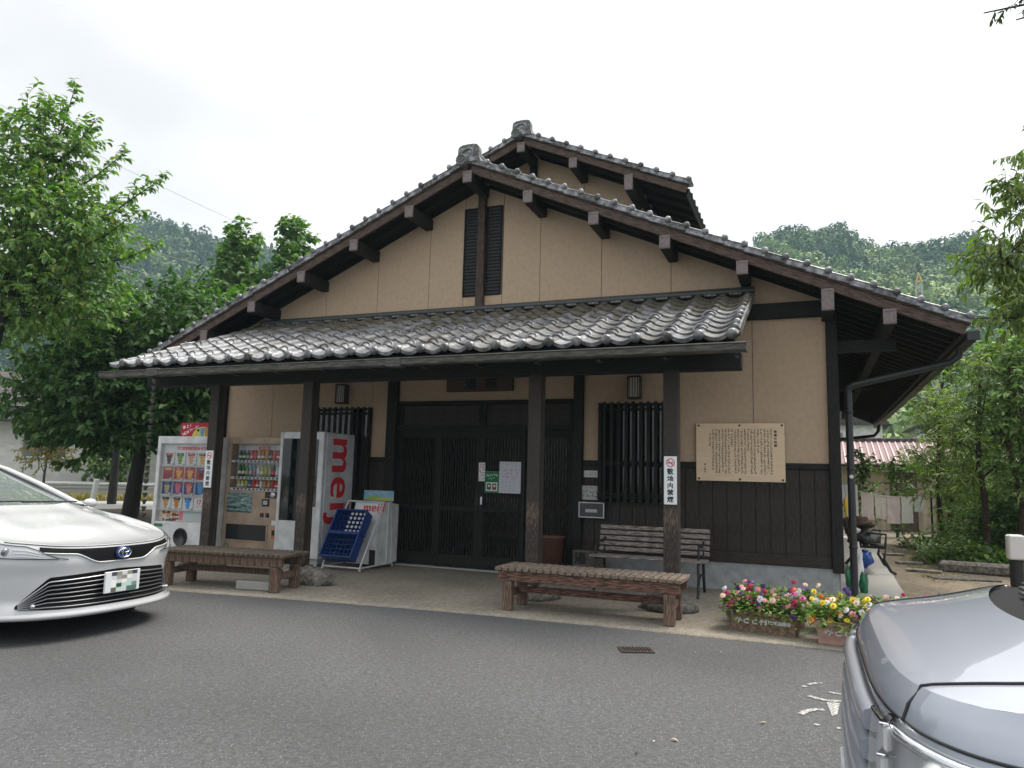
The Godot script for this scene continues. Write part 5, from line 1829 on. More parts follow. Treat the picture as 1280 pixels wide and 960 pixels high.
func build_benches():
	slat_bench("slatted_bench", "low reddish slatted bench standing before the entrance doors and park bench", Vector3(-2.04, 0, -7.20), 0.0, 1.86, 0.52, 0.425, 25, M.bench_z, M.bench_red)
	slat_bench("slatted_bench", "low weathered brown slatted bench standing before the vending machines", Vector3(-6.17, 0, -6.80), 0.14, 1.62, 0.55, 0.41, 26, M.bench_old, M.bench_leg)
	var st := S()
	bbox(st, Vector3(-5.74, 0.05, -6.74), Vector3(0.48, 0.10, 0.12), 0.015, Basis(Vector3.UP, 0.16))
	solo("concrete_block", st, M.concrete, "pale concrete wheel block lying under the weathered bench", "block")
	st = S()
	lump(st, Vector3(-5.50, 0.06, -7.42), Vector3(0.24, 0.12, 0.16), 0.5, 5, 16, 10)
	solo("field_stone", st, M.stone, "rough grey stone at the end of weathered bench", "stone")
	# park bench with cast iron ends
	var t := thing("park_bench", "garden bench of silvery slats with black iron ends under the barred window", "bench", Vector3(-1.84, 0, -9.10))
	var L := 1.22
	for i in 5:
		st = S()
		bbox(st, Vector3(0, 0.405 - 0.004 * i, 0.28 - i * 0.088), Vector3(L + 0.14, 0.028, 0.072), 0.006)
		part("seat_slat", st, M.silver_wood, t)
	var lean := Basis(Vector3.RIGHT, -0.22)
	for i in 5:
		st = S()
		bbox(st, Vector3(0, 0.46 + i * 0.066, -0.16 - i * 0.016), Vector3(L + 0.14, 0.050, 0.024), 0.006, lean)
		part("back_slat", st, M.silver_wood, t)
	for e in [-1.0, 1.0]:
		var x: float = e * L / 2
		st = S()
		tube(st, [Vector3(x, 0.0, 0.34), Vector3(x, 0.05, 0.31), Vector3(x, 0.20, 0.27), Vector3(x, 0.36, 0.30), Vector3(x, 0.385, 0.24), Vector3(x, 0.37, 0.0), Vector3(x, 0.39, -0.13), Vector3(x, 0.58, -0.20), Vector3(x, 0.78, -0.25)], 0.018, 0.014, 8)
		tube(st, [Vector3(x, 0.0, -0.24), Vector3(x, 0.05, -0.21), Vector3(x, 0.20, -0.16), Vector3(x, 0.38, -0.13)], 0.018, 0.018, 8)
		tube(st, [Vector3(x, 0.19, 0.27), Vector3(x, 0.24, 0.05), Vector3(x, 0.19, -0.16)], 0.012, 0.012, 8)
		part("iron_end", st, M.iron, t)
		st = S()
		tube(st, [Vector3(x, 0.385, 0.26), Vector3(x, 0.50, 0.28), Vector3(x, 0.58, 0.22), Vector3(x, 0.57, 0.08), Vector3(x, 0.55, -0.05), Vector3(x, 0.60, -0.19)], 0.014, 0.012, 8)
		part("armrest", st, M.iron, t)
# ---------------------------------------------------------------- planters
func pansy_mesh(face: Color, heart: Color, sd: int) -> ArrayMesh:
	var q := RandomNumberGenerator.new()
	q.seed = sd
	var st := S()
	flat(st)
	# five overlapping petals, two behind above and three before, with a dark heart
	var petals := [[2.2, 0.0, 1.05], [0.9, 0.0, 1.05], [-2.75, 0.004, 0.9], [-0.4, 0.004, 0.9], [-1.57, 0.008, 1.0]]
	for p in petals:
		var a: float = p[0]
		var r: float = 0.020 * p[2]
		var c := Vector3(cos(a) * 0.013, sin(a) * 0.013, p[1])
		var ring := []
		for k in 7:
			var t := TAU * k / 7.0
			ring.append(c + Vector3(cos(t) * r, sin(t) * r, q.randf_range(-0.004, 0.004) - 0.003))
		for k in 7:
			st.set_color(face)
			vtx(st, c + Vector3(0, 0, 0.004))
			vtx(st, ring[(k + 1) % 7])
			vtx(st, ring[k])
	for k in 6:
		var t := TAU * k / 6.0
		var u := TAU * (k + 1) / 6.0
		st.set_color(heart)
		vtx(st, Vector3(0, -0.004, 0.016))
		vtx(st, Vector3(cos(u) * 0.010, sin(u) * 0.010 - 0.004, 0.014))
		vtx(st, Vector3(cos(t) * 0.010, sin(t) * 0.010 - 0.004, 0.014))
	st.generate_normals()
	return st.commit()

func leaf_mesh(l: float, w: float, droop := 0.25, curl := 0.12) -> ArrayMesh:
	# a leaf along +z with its midrib folded, tip hanging
	var st := S()
	smooth(st)
	var prof := [[0.0, 0.0], [0.25, 0.85], [0.55, 1.0], [0.82, 0.5], [1.0, 0.0]]
	var mid := []
	var le := []
	var ri := []
	for p in prof:
		var z: float = p[0] * l
		var y: float = -droop * l * p[0] * p[0]
		mid.append(Vector3(0, y, z))
		le.append(Vector3(-p[1] * w / 2, y + curl * w * p[1], z))
		ri.append(Vector3(p[1] * w / 2, y + curl * w * p[1], z))
	for i in prof.size() - 1:
		for s in [[le, -1], [ri, 1]]:
			var e: Array = s[0]
			st.set_color(Color(1, 1, 1))
			if s[1] < 0:
				if i > 0:
					tri(st, e[i], mid[i], mid[i + 1])
				if i < prof.size() - 2:
					tri(st, e[i] if i > 0 else mid[i], mid[i + 1], e[i + 1])
			else:
				if i > 0:
					tri(st, mid[i], e[i], mid[i + 1])
				if i < prof.size() - 2:
					tri(st, e[i] if i > 0 else mid[i], e[i + 1], mid[i + 1])
	st.generate_normals()
	return st.commit()

func multi(called: String, mesh: Mesh, m: Material, xf: Array, cols: Array, parent: Node) -> MultiMeshInstance3D:
	var mm := MultiMesh.new()
	mm.transform_format = MultiMesh.TRANSFORM_3D
	mm.use_colors = true
	mm.mesh = mesh
	mm.instance_count = xf.size()
	for i in xf.size():
		mm.set_instance_transform(i, xf[i])
		mm.set_instance_color(i, cols[i])
	var o := MultiMeshInstance3D.new()
	o.multimesh = mm
	o.material_override = m
	o.name = called
	parent.add_child(o, true)
	o.set_meta("kind", "stuff")
	return o

var pansies := {}

func planter(at: Vector3, turn: float, L: float, m: Material, palette: Array, count: int, label: String, lettered: bool, sd: int):
	var q := RandomNumberGenerator.new()
	q.seed = sd
	var t := thing("flower_planter", label, "planter", at, turn, "pansy planters")
	# tapered trough with a rolled rim and a foot
	var st := S()
	flat(st)
	var lev := [[0.0, L * 0.86, 0.155], [0.03, L * 0.87, 0.16], [0.031, L * 0.845, 0.145], [0.155, L * 0.94, 0.20], [0.156, L, 0.235], [0.19, L, 0.24], [0.19, L - 0.03, 0.21], [0.14, L - 0.05, 0.18]]
	for i in lev.size() - 1:
		var a: Array = lev[i]
		var b: Array = lev[i + 1]
		var ca := [Vector3(-a[1] / 2, a[0], a[2] / 2), Vector3(a[1] / 2, a[0], a[2] / 2), Vector3(a[1] / 2, a[0], -a[2] / 2), Vector3(-a[1] / 2, a[0], -a[2] / 2)]
		var cb := [Vector3(-b[1] / 2, b[0], b[2] / 2), Vector3(b[1] / 2, b[0], b[2] / 2), Vector3(b[1] / 2, b[0], -b[2] / 2), Vector3(-b[1] / 2, b[0], -b[2] / 2)]
		for k in 4:
			var j := (k + 1) % 4
			quad(st, ca[k], ca[j], cb[j], cb[k])
	part("trough", st, m, t)
	st = S()
	box(st, Vector3(0, 0.145, 0), Vector3(L - 0.06, 0.02, 0.17))
	part("soil", st, M.soil, t)
	if lettered:
		st = S()
		var tr := Transform3D(Basis(Vector3.RIGHT, -0.215), Vector3(0, 0.115, 0.0905))
		var x := -0.235
		for g in ["mi", "sa", "sa", "mura"]:
			glyph_mesh(st, g, Vector2(x, 0.030), 0.070, 0.0105, tr, 0.003)
			x += 0.074
		for g in ["chi", "iki", "kyo", "gi", "kai"]:
			glyph_mesh(st, g, Vector2(x, 0.006), 0.036, 0.005, tr, 0.003)
			x += 0.039
		part("lettering", st, M.white_print, t)
	var xf := []
	var cl := []
	for k in 1500:
		var p := Vector3(q.randf_range(-0.5, 0.5) * L * 1.08, 0, q.randfn(0, 0.10))
		p.y = 0.14 + q.randf() * 0.21 * (1.0 - absf(p.z) * 1.6)
		if absf(p.z) > 0.13:
			p.y -= 0.03
		var b := Basis(Vector3.UP, q.randf() * TAU) * Basis(Vector3.RIGHT, q.randf_range(-0.9, 0.5))
		var s := q.randf_range(0.7, 1.35)
		xf.append(Transform3D(b.scaled_local(Vector3(s, s, s)), p))
		var g := q.randf()
		cl.append(Color(0.08, 0.17, 0.03).lerp(Color(0.24, 0.36, 0.07), g))
	multi("foliage", leaf_mesh(0.045, 0.024), M.leaf, xf, cl, t)
	st = S()
	for k in 46:
		var p := Vector3(q.randf_range(-0.48, 0.48) * L, 0.15, q.randf_range(-0.08, 0.08))
		tube(st, [p, p + Vector3(q.randf_range(-0.03, 0.03), q.randf_range(0.09, 0.18), q.randf_range(-0.03, 0.05))], 0.002, 0.0015, 4, false)
	part("stem", st, M.green_plastic, t)
	for k in count:
		var kind: int = palette[q.randi_range(0, palette.size() - 1)]
		var fx := q.randf_range(-0.53, 0.53) * L
		var fz := q.randf_range(-0.12, 0.15)
		var fy := 0.30 + q.randf_range(-0.07, 0.085) - absf(fz - 0.02) * 0.55
		if k % 13 == 0:
			fy += 0.07
		var b := Basis(Vector3.UP, q.randf_range(-0.7, 0.5)) * Basis(Vector3.RIGHT, q.randf_range(-0.95, -0.1)) * Basis(Vector3.BACK, q.randf_range(-0.5, 0.5))
		var s := q.randf_range(0.66, 0.98)
		part("pansy", pansies[kind], M.flower, t, Transform3D(b.scaled_local(Vector3(s, s, s)), Vector3(fx, fy, fz)))

func build_planters():
	var y := Color(0.62, 0.42, 0.02)
	var d := Color(0.05, 0.01, 0.02)
	var hues := [[Color(0.30, 0.01, 0.06), d], [Color(0.62, 0.60, 0.68), y], [Color(0.65, 0.22, 0.30), y], [Color(0.75, 0.20, 0.02), Color(0.45, 0.08, 0.0)], [Color(0.72, 0.55, 0.03), Color(0.35, 0.12, 0.0)], [Color(0.045, 0.010, 0.13), d], [Color(0.75, 0.62, 0.45), Color(0.5, 0.2, 0.05)], [Color(0.48, 0.08, 0.22), d], [Color(0.70, 0.42, 0.40), y], [Color(0.14, 0.08, 0.30), y]]
	for i in hues.size():
		pansies[i] = pansy_mesh(hues[i][0], hues[i][1], i + 50)
	planter(Vector3(-0.43, 0, -7.16), -0.19, 0.66, M.planter_brown, [0, 0, 0, 1, 2, 2, 8, 3, 7, 7, 5], 84, "weathered brown lettered planter of crimson, white and orange pansies", true, 1)
	planter(Vector3(0.31, 0, -6.96), -0.10, 0.66, M.planter_pink, [4, 4, 4, 3, 1, 5, 8, 6, 2], 80, "clean pink lettered planter of mostly yellow pansies beside the silver van", true, 2)
	planter(Vector3(-0.38, 0, -7.62), -0.12, 0.66, M.planter_pink, [1, 9, 5, 5, 7, 2, 5, 0, 8], 72, "planter of white and purple pansies behind the weathered brown planter", false, 3)
	planter(Vector3(0.36, 0, -7.46), -0.08, 0.66, M.planter_pink, [5, 5, 9, 6, 8, 5, 4, 3, 1], 76, "planter of dark purple and peach pansies behind the pink planter", false, 4)
	planter(Vector3(0.98, 0, -7.55), -0.05, 0.60, M.planter_brown, [5, 0, 3, 4, 0, 7], 50, "short planter of purple and red pansies nearest the side path", false, 5)

# ---------------------------------------------------------------- things lying on the ground
func paint_strip(st: SurfaceTool, pts: Array, w: float, y: float):
	flat(st)
	for i in pts.size() - 1:
		var a: Vector2 = pts[i]
		var b: Vector2 = pts[i + 1]
		var d := (b - a).normalized()
		var n := Vector2(-d.y, d.x) * w / 2
		quad(st, Vector3(a.x - n.x, y, a.y - n.y), Vector3(a.x + n.x, y, a.y + n.y), Vector3(b.x + n.x, y, b.y + n.y), Vector3(b.x - n.x, y, b.y - n.y))

func build_ground_bits():
	# worn wheelchair mark painted on the asphalt, half under the van
	var st := S()
	var y := -0.002
	for s in [[Vector2(-0.085, -5.393), Vector2(-0.07, -5.43)], [Vector2(-0.056, -5.472), Vector2(-0.017, -5.525), Vector2(0.0, -5.54)], [Vector2(0.012, -5.555), Vector2(0.03, -5.56)], [Vector2(0.068, -5.349), Vector2(0.105, -5.329), Vector2(0.138, -5.326)]]:
		paint_strip(st, s, 0.028, y)
	for s in [[Vector2(-0.05, -5.19), Vector2(0.0, -5.15), Vector2(0.055, -5.131), Vector2(0.136, -5.154), Vector2(0.26, -5.20), Vector2(0.40, -5.16)], [Vector2(-0.092, -4.762), Vector2(-0.062, -4.843), Vector2(-0.019, -4.899), Vector2(0.034, -4.917)]]:
		paint_strip(st, s, 0.04, y + 0.0001)
	flat(st)
	quad(st, Vector3(0.050, y + 0.0003, -5.090), Vector3(0.075, y + 0.0003, -4.80), Vector3(0.105, y + 0.0003, -4.86), Vector3(0.125, y + 0.0003, -5.11))
	paint_strip(st, [Vector2(-0.019, -4.611), Vector2(0.005, -4.593)], 0.03, y)
	paint_strip(st, [Vector2(0.094, -4.594), Vector2(0.125, -4.590)], 0.03, y)
	paint_strip(st, [Vector2(0.15, -4.85), Vector2(0.30, -4.75), Vector2(0.45, -4.80)], 0.06, y)
	solo("wheelchair_mark", st, M.road_line, "worn white wheelchair symbol painted on the asphalt beside the van", "road marking")
	# cast drain grate, flush with the asphalt
	var g := thing("drain_grate", "small rusty rectangular drain grate set in the asphalt", "drain grate", Vector3(-1.305, -0.006, -5.905), 0.42)
	g.scale = Vector3(0.72, 1, 0.85)
	st = S()
	for b in [[Vector3(0, 0.006, 0.095), Vector3(0.36, 0.012, 0.022)], [Vector3(0, 0.006, -0.095), Vector3(0.36, 0.012, 0.022)], [Vector3(-0.17, 0.006, 0), Vector3(0.022, 0.012, 0.168)], [Vector3(0.17, 0.006, 0), Vector3(0.022, 0.012, 0.168)]]:
		bbox(st, b[0], b[1], 0.002)
	part("frame", st, M.terra_rust, g)
	st = S()
	box(st, Vector3(0, 0.0015, 0), Vector3(0.318, 0.003, 0.168))
	part("sump", st, M.black_metal, g)
	for k in 9:
		st = S()
		bbox(st, Vector3(-0.144 + k * 0.036, 0.007, 0), Vector3(0.016, 0.008, 0.166), 0.002)
		part("grate_bar", st, M.terra_rust, g)
	# fallen leaves and scraps
	var q := RandomNumberGenerator.new()
	q.seed = 77
	var spots := [[Vector2(-0.702, -3.991), ""], [Vector2(-0.769, -3.933), ""], [Vector2(-5.372, -5.805), ""], [Vector2(-0.682, -6.129), ""], [Vector2(-0.863, -6.031), ""], [Vector2(-0.264, -4.488), ""], [Vector2(-0.816, -3.738), ""]]
	var lm := leaf_mesh(0.05, 0.022, 0.1, 0.3)
	for i in spots.size():
		var p: Vector2 = spots[i][0]
		var s := 0.9 if i == 0 else q.randf_range(0.4, 0.75)
		solo("fallen_leaf", lm, M.fallen_leaf if i != 6 else M.bark, ["pale curled leaf on the asphalt, the larger of a close pair", "tiny pale leaf scrap beside the larger curled leaf", "tiny dry leaf on the asphalt before the weathered bench", "small dry leaf on the asphalt before the brown planter", "small dry leaf between the drain grate and the planters", "small dry leaf beside the painted wheelchair symbol", "dark leaf stalk lying on the asphalt near the pale leaf pair"][i], "leaf", "fallen leaves on the asphalt", Transform3D(Basis(Vector3.UP, q.randf() * TAU).scaled_local(Vector3(s, s, s)), Vector3(p.x, 0.002, p.y)))
# ---------------------------------------------------------------- cars
# Own axes: x forwards (nose at 0), y up, z to the car's right-hand side.
class CarShape:
	var W := 0.92          # half width
	var L := 0.85          # length of the rounded nose
	var n := 2.4           # squareness of the nose in plan
	var rear := -4.88
	var inset := []        # [y, inset from the widest outline]
	var top := []          # [x, y] of the shoulder, from the nose back
	var crown := 0.05
	var wheels := []       # [x, r]
	var arch_w := 0.0

	func lerp_list(l: Array, v: float) -> float:
		if v <= l[0][0]:
			return l[0][1]
		for i in l.size() - 1:
			if v <= l[i + 1][0]:
				var t: float = (v - l[i][0]) / (l[i + 1][0] - l[i][0])
				t = t * t * (3 - 2 * t) * 0.5 + t * 0.5
				return lerpf(l[i][1], l[i + 1][1], t)
		return l[-1][1]

	func plan(u: float, ins: float) -> Vector3:       # u -1..1 : left rear, nose, right rear
		var s := signf(u)
		var a := absf(u)
		var w := W - ins
		if a <= 0.5:
			var th := a / 0.5 * PI / 2
			var k := 2.0 / n
			return Vector3(-ins - L * (1.0 - pow(cos(th), k)), 0, s * w * pow(sin(th), k))
		var t := (a - 0.5) / 0.5
		var x := lerpf(-ins - L, rear, t)
		var tail := clampf((t - 0.86) / 0.14, 0, 1)
		return Vector3(x, 0, s * (w - 0.10 * tail * tail))

	func skin(u: float, y: float, off := 0.0) -> Vector3:
		var p := plan(u, lerp_list(inset, y) - off)
		p.y = y
		return p

	func shoulder(x: float) -> float:
		return lerp_list(top, -x)

	func u_at(x: float) -> float:                     # side station for a given x (outline without inset)
		return 0.5 + 0.5 * (x + L) / (rear + L)

	func theta_u(zfrac: float) -> float:              # u whose z is that share of the half width
		return asin(pow(absf(zfrac), n / 2.0)) / (PI / 2) * 0.5 * signf(zfrac)

func skin_patch(st: SurfaceTool, c: CarShape, u0: float, u1: float, lo: Callable, hi: Callable, nu: int, nv: int, off: float):
	grid(st, nu, nv, func(a, b):
		var u = lerpf(u0, u1, a)
		return c.skin(u, lerpf(lo.call(u), hi.call(u), b), off))

func car_body(c: CarShape, t: Node3D, m: Material, y0: float, us: int):
	# walls all round, from sill to shoulder, opened for the wheels
	var st := S()
	smooth(st)
	var nv := 26
	var pts := []
	for i in us + 1:
		var u := -1.0 + 2.0 * i / us
		var row := []
		var p0 := c.plan(u, 0.0)
		var yt := c.shoulder(p0.x)
		for j in nv + 1:
			row.append(c.skin(u, lerpf(y0, yt, float(j) / nv)))
		pts.append(row)
	for i in us:
		for j in nv:
			var mid: Vector3 = (pts[i][j] + pts[i + 1][j + 1]) / 2
			var cut := false
			if absf(mid.z) > c.W * 0.72:
				for w in c.wheels:
					if Vector2(mid.x - w[0], mid.y - w[1]).length() < w[1] + 0.045:
						cut = true
			if cut:
				continue
			# z runs with u, so outside is dv x du
			quad(st, pts[i + 1][j], pts[i][j], pts[i][j + 1], pts[i + 1][j + 1])
	part("body", st, m, t)
	# tail closing panel
	st = S()
	flat(st)
	for j in nv:
		quad(st, pts[0][j], pts[us][j], pts[us][j + 1], pts[0][j + 1])
	part("tail", st, m, t)
	# wheel housings and floor
	st = S()
	box(st, Vector3(c.rear / 2 - 0.05, y0 + 0.06, 0), Vector3(-c.rear - 0.5, 0.04, c.W * 1.35))
	part("underbody", st, M.trim_black, t)

func car_wheel(t: Node3D, x: float, r: float, z: float):
	var s := signf(z)
	var st := S()
	var b := Basis(Vector3.RIGHT, PI / 2 * s)
	lathe(st, Vector3(x, r, z - s * 0.21), [Vector2(0.20, 0), Vector2(r - 0.03, 0.0), Vector2(r, 0.03), Vector2(r, 0.17), Vector2(r - 0.03, 0.20), Vector2(r * 0.70, 0.205)], 28, b)
	var w := part("wheel", st, M.rubber, t)
	st = S()
	lathe(st, Vector3(x, r, z - s * 0.03), [Vector2(r * 0.70, 0), Vector2(r * 0.66, -0.02), Vector2(r * 0.62, -0.06), Vector2(0.06, -0.05), Vector2(0.05, -0.02), Vector2(0, -0.015)], 28, b)
	for k in 10:
		var a := TAU * k / 10.0
		var d := Vector3(cos(a), sin(a), 0)
		beam(st, Vector3(x, r, z - s * 0.035) + d * 0.05, Vector3(x, r, z - s * 0.025) + d * r * 0.66, 0.03, 0.02)
	part("rim", st, M.silver, w)
	# dark lining behind the wheel
	st = S()
	lathe(st, Vector3(x, r, z - s * 0.40), [Vector2(r + 0.05, 0), Vector2(r + 0.055, 0.36)], 24, b)
	lathe(st, Vector3(x, r, z - s * 0.40), [Vector2(0.0, 0), Vector2(r + 0.05, 0)], 24, b)
	part("wheel_housing", st, M.trim_black, w)

func glass_house(t: Node3D, q: Dictionary, m: Material):
	# q: cowl, head (windscreen top), tail (rear glass top), deck (rear glass foot), each [x, y, half width]; sw the sill width
	var corners := [q.cowl, q.head, q.tail, q.deck]
	var st := S()
	var f := func(a: Array, b: Array, bulge: float):
		return func(u, v):
			var z = lerpf(-1.0, 1.0, u)
			var x := lerpf(a[0], b[0], v)
			var y := lerpf(a[1], b[1], v)
			var w := lerpf(a[2], b[2], v)
			var bow = (1.0 - z * z)
			return Vector3(x + bow * lerpf(a[3], b[3], v), y + bow * bulge * 0.5, z * w)
	# windscreen, roof, rear screen (z runs with u: outside is dv x du, so u is reversed)
	var rev := func(g: Callable): return func(u, v): return g.call(1.0 - u, v)
	grid(st, 16, 10, rev.call(f.call(q.cowl, q.head, 0.02)))
	part("windscreen", st, q.get("glass", M.car_glass), t)
	st = S()
	grid(st, 16, 10, rev.call(f.call(q.head, q.tail, 0.07)))
	part("roof", st, m, t)
	st = S()
	grid(st, 16, 10, rev.call(f.call(q.tail, q.deck, 0.02)))
	part("rear_screen", st, M.car_glass, t)
	for s in [-1.0, 1.0]:
		# side glass down to the sill
		st = S()
		var sill := [Vector3(q.cowl[0], q.sill, s * q.sw), Vector3(q.deck[0], q.sill, s * q.sw)]
		var tops := [Vector3(q.cowl[0], q.cowl[1], s * q.cowl[2]), Vector3(q.head[0], q.head[1], s * q.head[2]), Vector3(q.tail[0], q.tail[1], s * q.tail[2]), Vector3(q.deck[0], q.deck[1], s * q.deck[2])]
		flat(st)
		for i in 3:
			var a: Vector3 = tops[i]
			var b: Vector3 = tops[i + 1]
			var fa := Vector3(a.x, q.sill, s * q.sw)
			var fb := Vector3(b.x, q.sill, s * q.sw)
			if s > 0:
				quad(st, fb, fa, a, b) if false else quad(st, fa, a, b, fb)
			else:
				quad(st, fa, fb, b, a)
		part("side_glass", st, M.glass_dark, t)
		st = S()
		var front := [tops[0] + q.get("foot", Vector3(0.05, -0.01, 0)) + Vector3(0, 0, s * 0.012)]
		for k in 7:
			front.append(tops[0].lerp(tops[1], (k + 1) / 8.0) + Vector3(0, 0.008 + 0.012 * sin(PI * (k + 1) / 8.0), s * 0.004))
		front.append(tops[1])
		front.append(tops[1].lerp(tops[2], 0.5) + Vector3(0, 0.03, s * 0.02))
		front.append(tops[2])
		front.append(tops[3])
		tube(st, front, 0.032, 0.032, 8)
		part("roof_pillar", st, m, t)
		st = S()
		tube(st, [tops[0] + Vector3(0.01, -0.02, -s * 0.03), tops[0].lerp(tops[1], 0.5) + Vector3(0.0, 0.006, -s * 0.034), tops[1] + Vector3(0, 0, -s * 0.04)], 0.020, 0.020, 6)
		part("screen_trim", st, M.car_black, t)
		st = S()
		var bx: float = (q.head[0] + q.tail[0]) / 2
		tube(st, [Vector3(bx, q.sill, s * (q.sw + 0.002)), Vector3(bx, (q.head[1] + q.tail[1]) / 2, s * (q.head[2] + 0.004))], 0.035, 0.035, 6)
		part("door_pillar", st, M.car_black, t)
	# cabin: dashboard, seats
	st = S()
	bbox(st, Vector3(q.cowl[0] - 0.28, q.cowl[1] - 0.10, 0), Vector3(0.45, 0.18, q.cowl[2] * 1.75), 0.05)
	part("dashboard", st, M.cabin_grey, t)
	for s in [-0.36, 0.36]:
		st = S()
		bbox(st, Vector3(q.head[0] - 0.25, 0.75, s), Vector3(0.16, 0.62, 0.48), 0.05, Basis(Vector3.BACK, 0.18))
		bbox(st, Vector3(q.head[0] - 0.33, 1.16, s), Vector3(0.10, 0.17, 0.26), 0.04)
		part("seat", st, M.cabin_grey, t)

func build_sedan():
	var t := thing("white_sedan", "pearl white sedan with wide dark grille parked facing the porch bench", "car", Vector3(-5.17, 0, -4.47))
	var c := CarShape.new()
	c.W = 0.92
	c.L = 0.92
	c.n = 2.45
	c.rear = -4.88
	c.inset = [[0.14, 0.10], [0.19, 0.005], [0.24, 0.02], [0.30, 0.045], [0.48, 0.035], [0.58, 0.02], [0.66, 0.03], [0.70, 0.045], [0.78, 0.085], [0.95, 0.12], [1.1, 0.14]]
	c.top = [[0.0, 0.70], [0.25, 0.735], [0.6, 0.80], [1.0, 0.865], [1.5, 0.92], [2.4, 0.95], [3.6, 0.99], [4.5, 1.0], [4.9, 0.96]]
	c.wheels = [[-0.98, 0.325], [-3.80, 0.325]]
	car_body(c, t, M.car_white, 0.16, 150)
	for w in c.wheels:
		for s in [-1.0, 1.0]:
			car_wheel(t, w[0], w[1], s * 0.89)
	# bonnet: over the shoulders, with two raised flanks and a dished middle
	var st := S()
	var x_end := -1.42
	var f := func(a, b):
		# a across (right to left), b from nose to cowl
		var z = lerpf(1.0, -1.0, a)
		var uu = c.theta_u(z) if absf(z) < 0.999 else 0.5 * signf(z)
		var p0 := c.plan(uu, 0.0)
		var e := c.skin(uu, c.shoulder(p0.x))
		var xe: float = x_end + 0.20 * (1 - z * z)
		var x := lerpf(e.x, xe, b)
		var ys := c.shoulder(x)
		var edge := c.plan(c.u_at(minf(x, -c.L - 0.001)), c.lerp_list(c.inset, ys))
		var wz := absf(edge.z) if x < -c.L else 0.0
		var zz := e.z
		if x < -c.L:
			zz = lerpf(e.z, z * wz, clampf((e.x - x) / 0.6, 0, 1))
		else:
			zz = e.z
		var rise = (1.0 - pow(absf(z), 2.2)) * 0.075 * smoothstep(0.0, 0.55, b)
		var ridge := exp(-pow((absf(z) - 0.52) / 0.13, 2.0)) * 0.016 * smoothstep(0.05, 0.4, b)
		var y: float = lerpf(e.y, maxf(e.y, c.shoulder(x)), b) + rise + ridge
		return Vector3(x, y, zz)
	grid(st, 56, 30, func(a, b): return f.call(a, b))
	part("bonnet", st, M.car_white, t)
	# shut line of the bonnet across the nose
	st = S()
	var line := []
	for i in 41:
		var u := lerpf(-0.30, 0.30, i / 40.0)
		var yy := c.shoulder(c.plan(u, 0.0).x) - 0.008
		line.append(c.skin(u, yy, 0.0005))
	tube(st, line, 0.0035, 0.0035, 5)
	part("shut_line", st, M.trim_black, t)
	# lower grille with chrome-edged slats
	var gu := c.theta_u(0.76)
	var glo := func(u): return 0.238 + 0.02 * pow(absf(u) / gu, 4.0)
	var ghi := func(u): return 0.505 - 0.045 * absf(u) / gu - 0.185 * maxf(0.0, absf(u) / gu - 0.68) / 0.32
	st = S()
	skin_patch(st, c, gu, -gu, glo, ghi, 60, 8, 0.003)
	part("lower_grille", st, M.grille_black, t)
	for k in 7:
		st = S()
		var bar := []
		for i in 49:
			var u := lerpf(-gu * 0.97, gu * 0.97, i / 48.0)
			var a := absf(u) / gu
			var lo_: float = glo.call(u)
			var hi_: float = ghi.call(u)
			var y := lo_ + (hi_ - lo_) * (k + 0.6) / 7.6
			bar.append(c.skin(u, y, 0.014))
		tube(st, bar, 0.005, 0.005, 6)
		part("grille_slat", st, M.silver if k == 6 else M.slat_metal, t)
	# chrome-bright lip under the bumper
	st = S()
	skin_patch(st, c, c.theta_u(0.93), -c.theta_u(0.93), func(_u): return 0.175, func(_u): return 0.222, 60, 4, 0.022)
	part("front_lip", st, M.car_white, t)
	st = S()
	skin_patch(st, c, c.theta_u(0.93), -c.theta_u(0.93), func(_u): return 0.1745, func(_u): return 0.17501, 60, 1, 0.022)
	part("lip_edge", st, M.trim_black, t)
	# upper grille: thin black wings meeting in a V round the badge
	var wu := c.theta_u(0.66)
	var nose_y := 0.0
	var uhi := func(u): return c.shoulder(c.plan(u, 0.0).x) - 0.022
	var ulo := func(u):
		var a = absf(u)
		var vv := clampf((0.115 - a) / 0.07, 0.0, 1.0)
		return c.shoulder(c.plan(u, 0.0).x) - 0.058 - 0.070 * vv * vv * (3 - 2 * vv)
	st = S()
	skin_patch(st, c, wu, -wu, ulo, uhi, 70, 5, 0.004)
	part("upper_grille", st, M.grille_black, t)
	st = S()
	var rim := []
	for i in 61:
		var u := lerpf(-wu, wu, i / 60.0)
		rim.append(c.skin(u, ulo.call(u) - 0.004, 0.008))
	tube(st, rim, 0.006, 0.006, 6)
	part("grille_rim", st, M.car_white, t)
	st = S()
	var mid := c.skin(0.0, 0.628, 0.012)
	lathe(st, mid, [Vector2(0.062, 0), Vector2(0.064, 0.01), Vector2(0.055, 0.016), Vector2(0.0, 0.018)], 26, Basis(Vector3(0, 0, 1), Vector3(1, 0, 0), Vector3(0, 1, 0)).scaled_local(Vector3(1.15, 1, 0.85)))
	part("badge", st, M.blue_badge, t)
	st = S()
	for e in [[0.058, 0.038, 0.0], [0.020, 0.036, 0.0], [0.040, 0.016, 0.016]]:
		var loop := []
		for i in 25:
			var a := TAU * i / 24.0
			loop.append(mid + Vector3(0.020, e[1] * sin(a) * 0.95 + e[2], e[0] * cos(a)))
		tube(st, loop, 0.005, 0.005, 5, false)
	part("badge_rings", st, M.chrome, t)
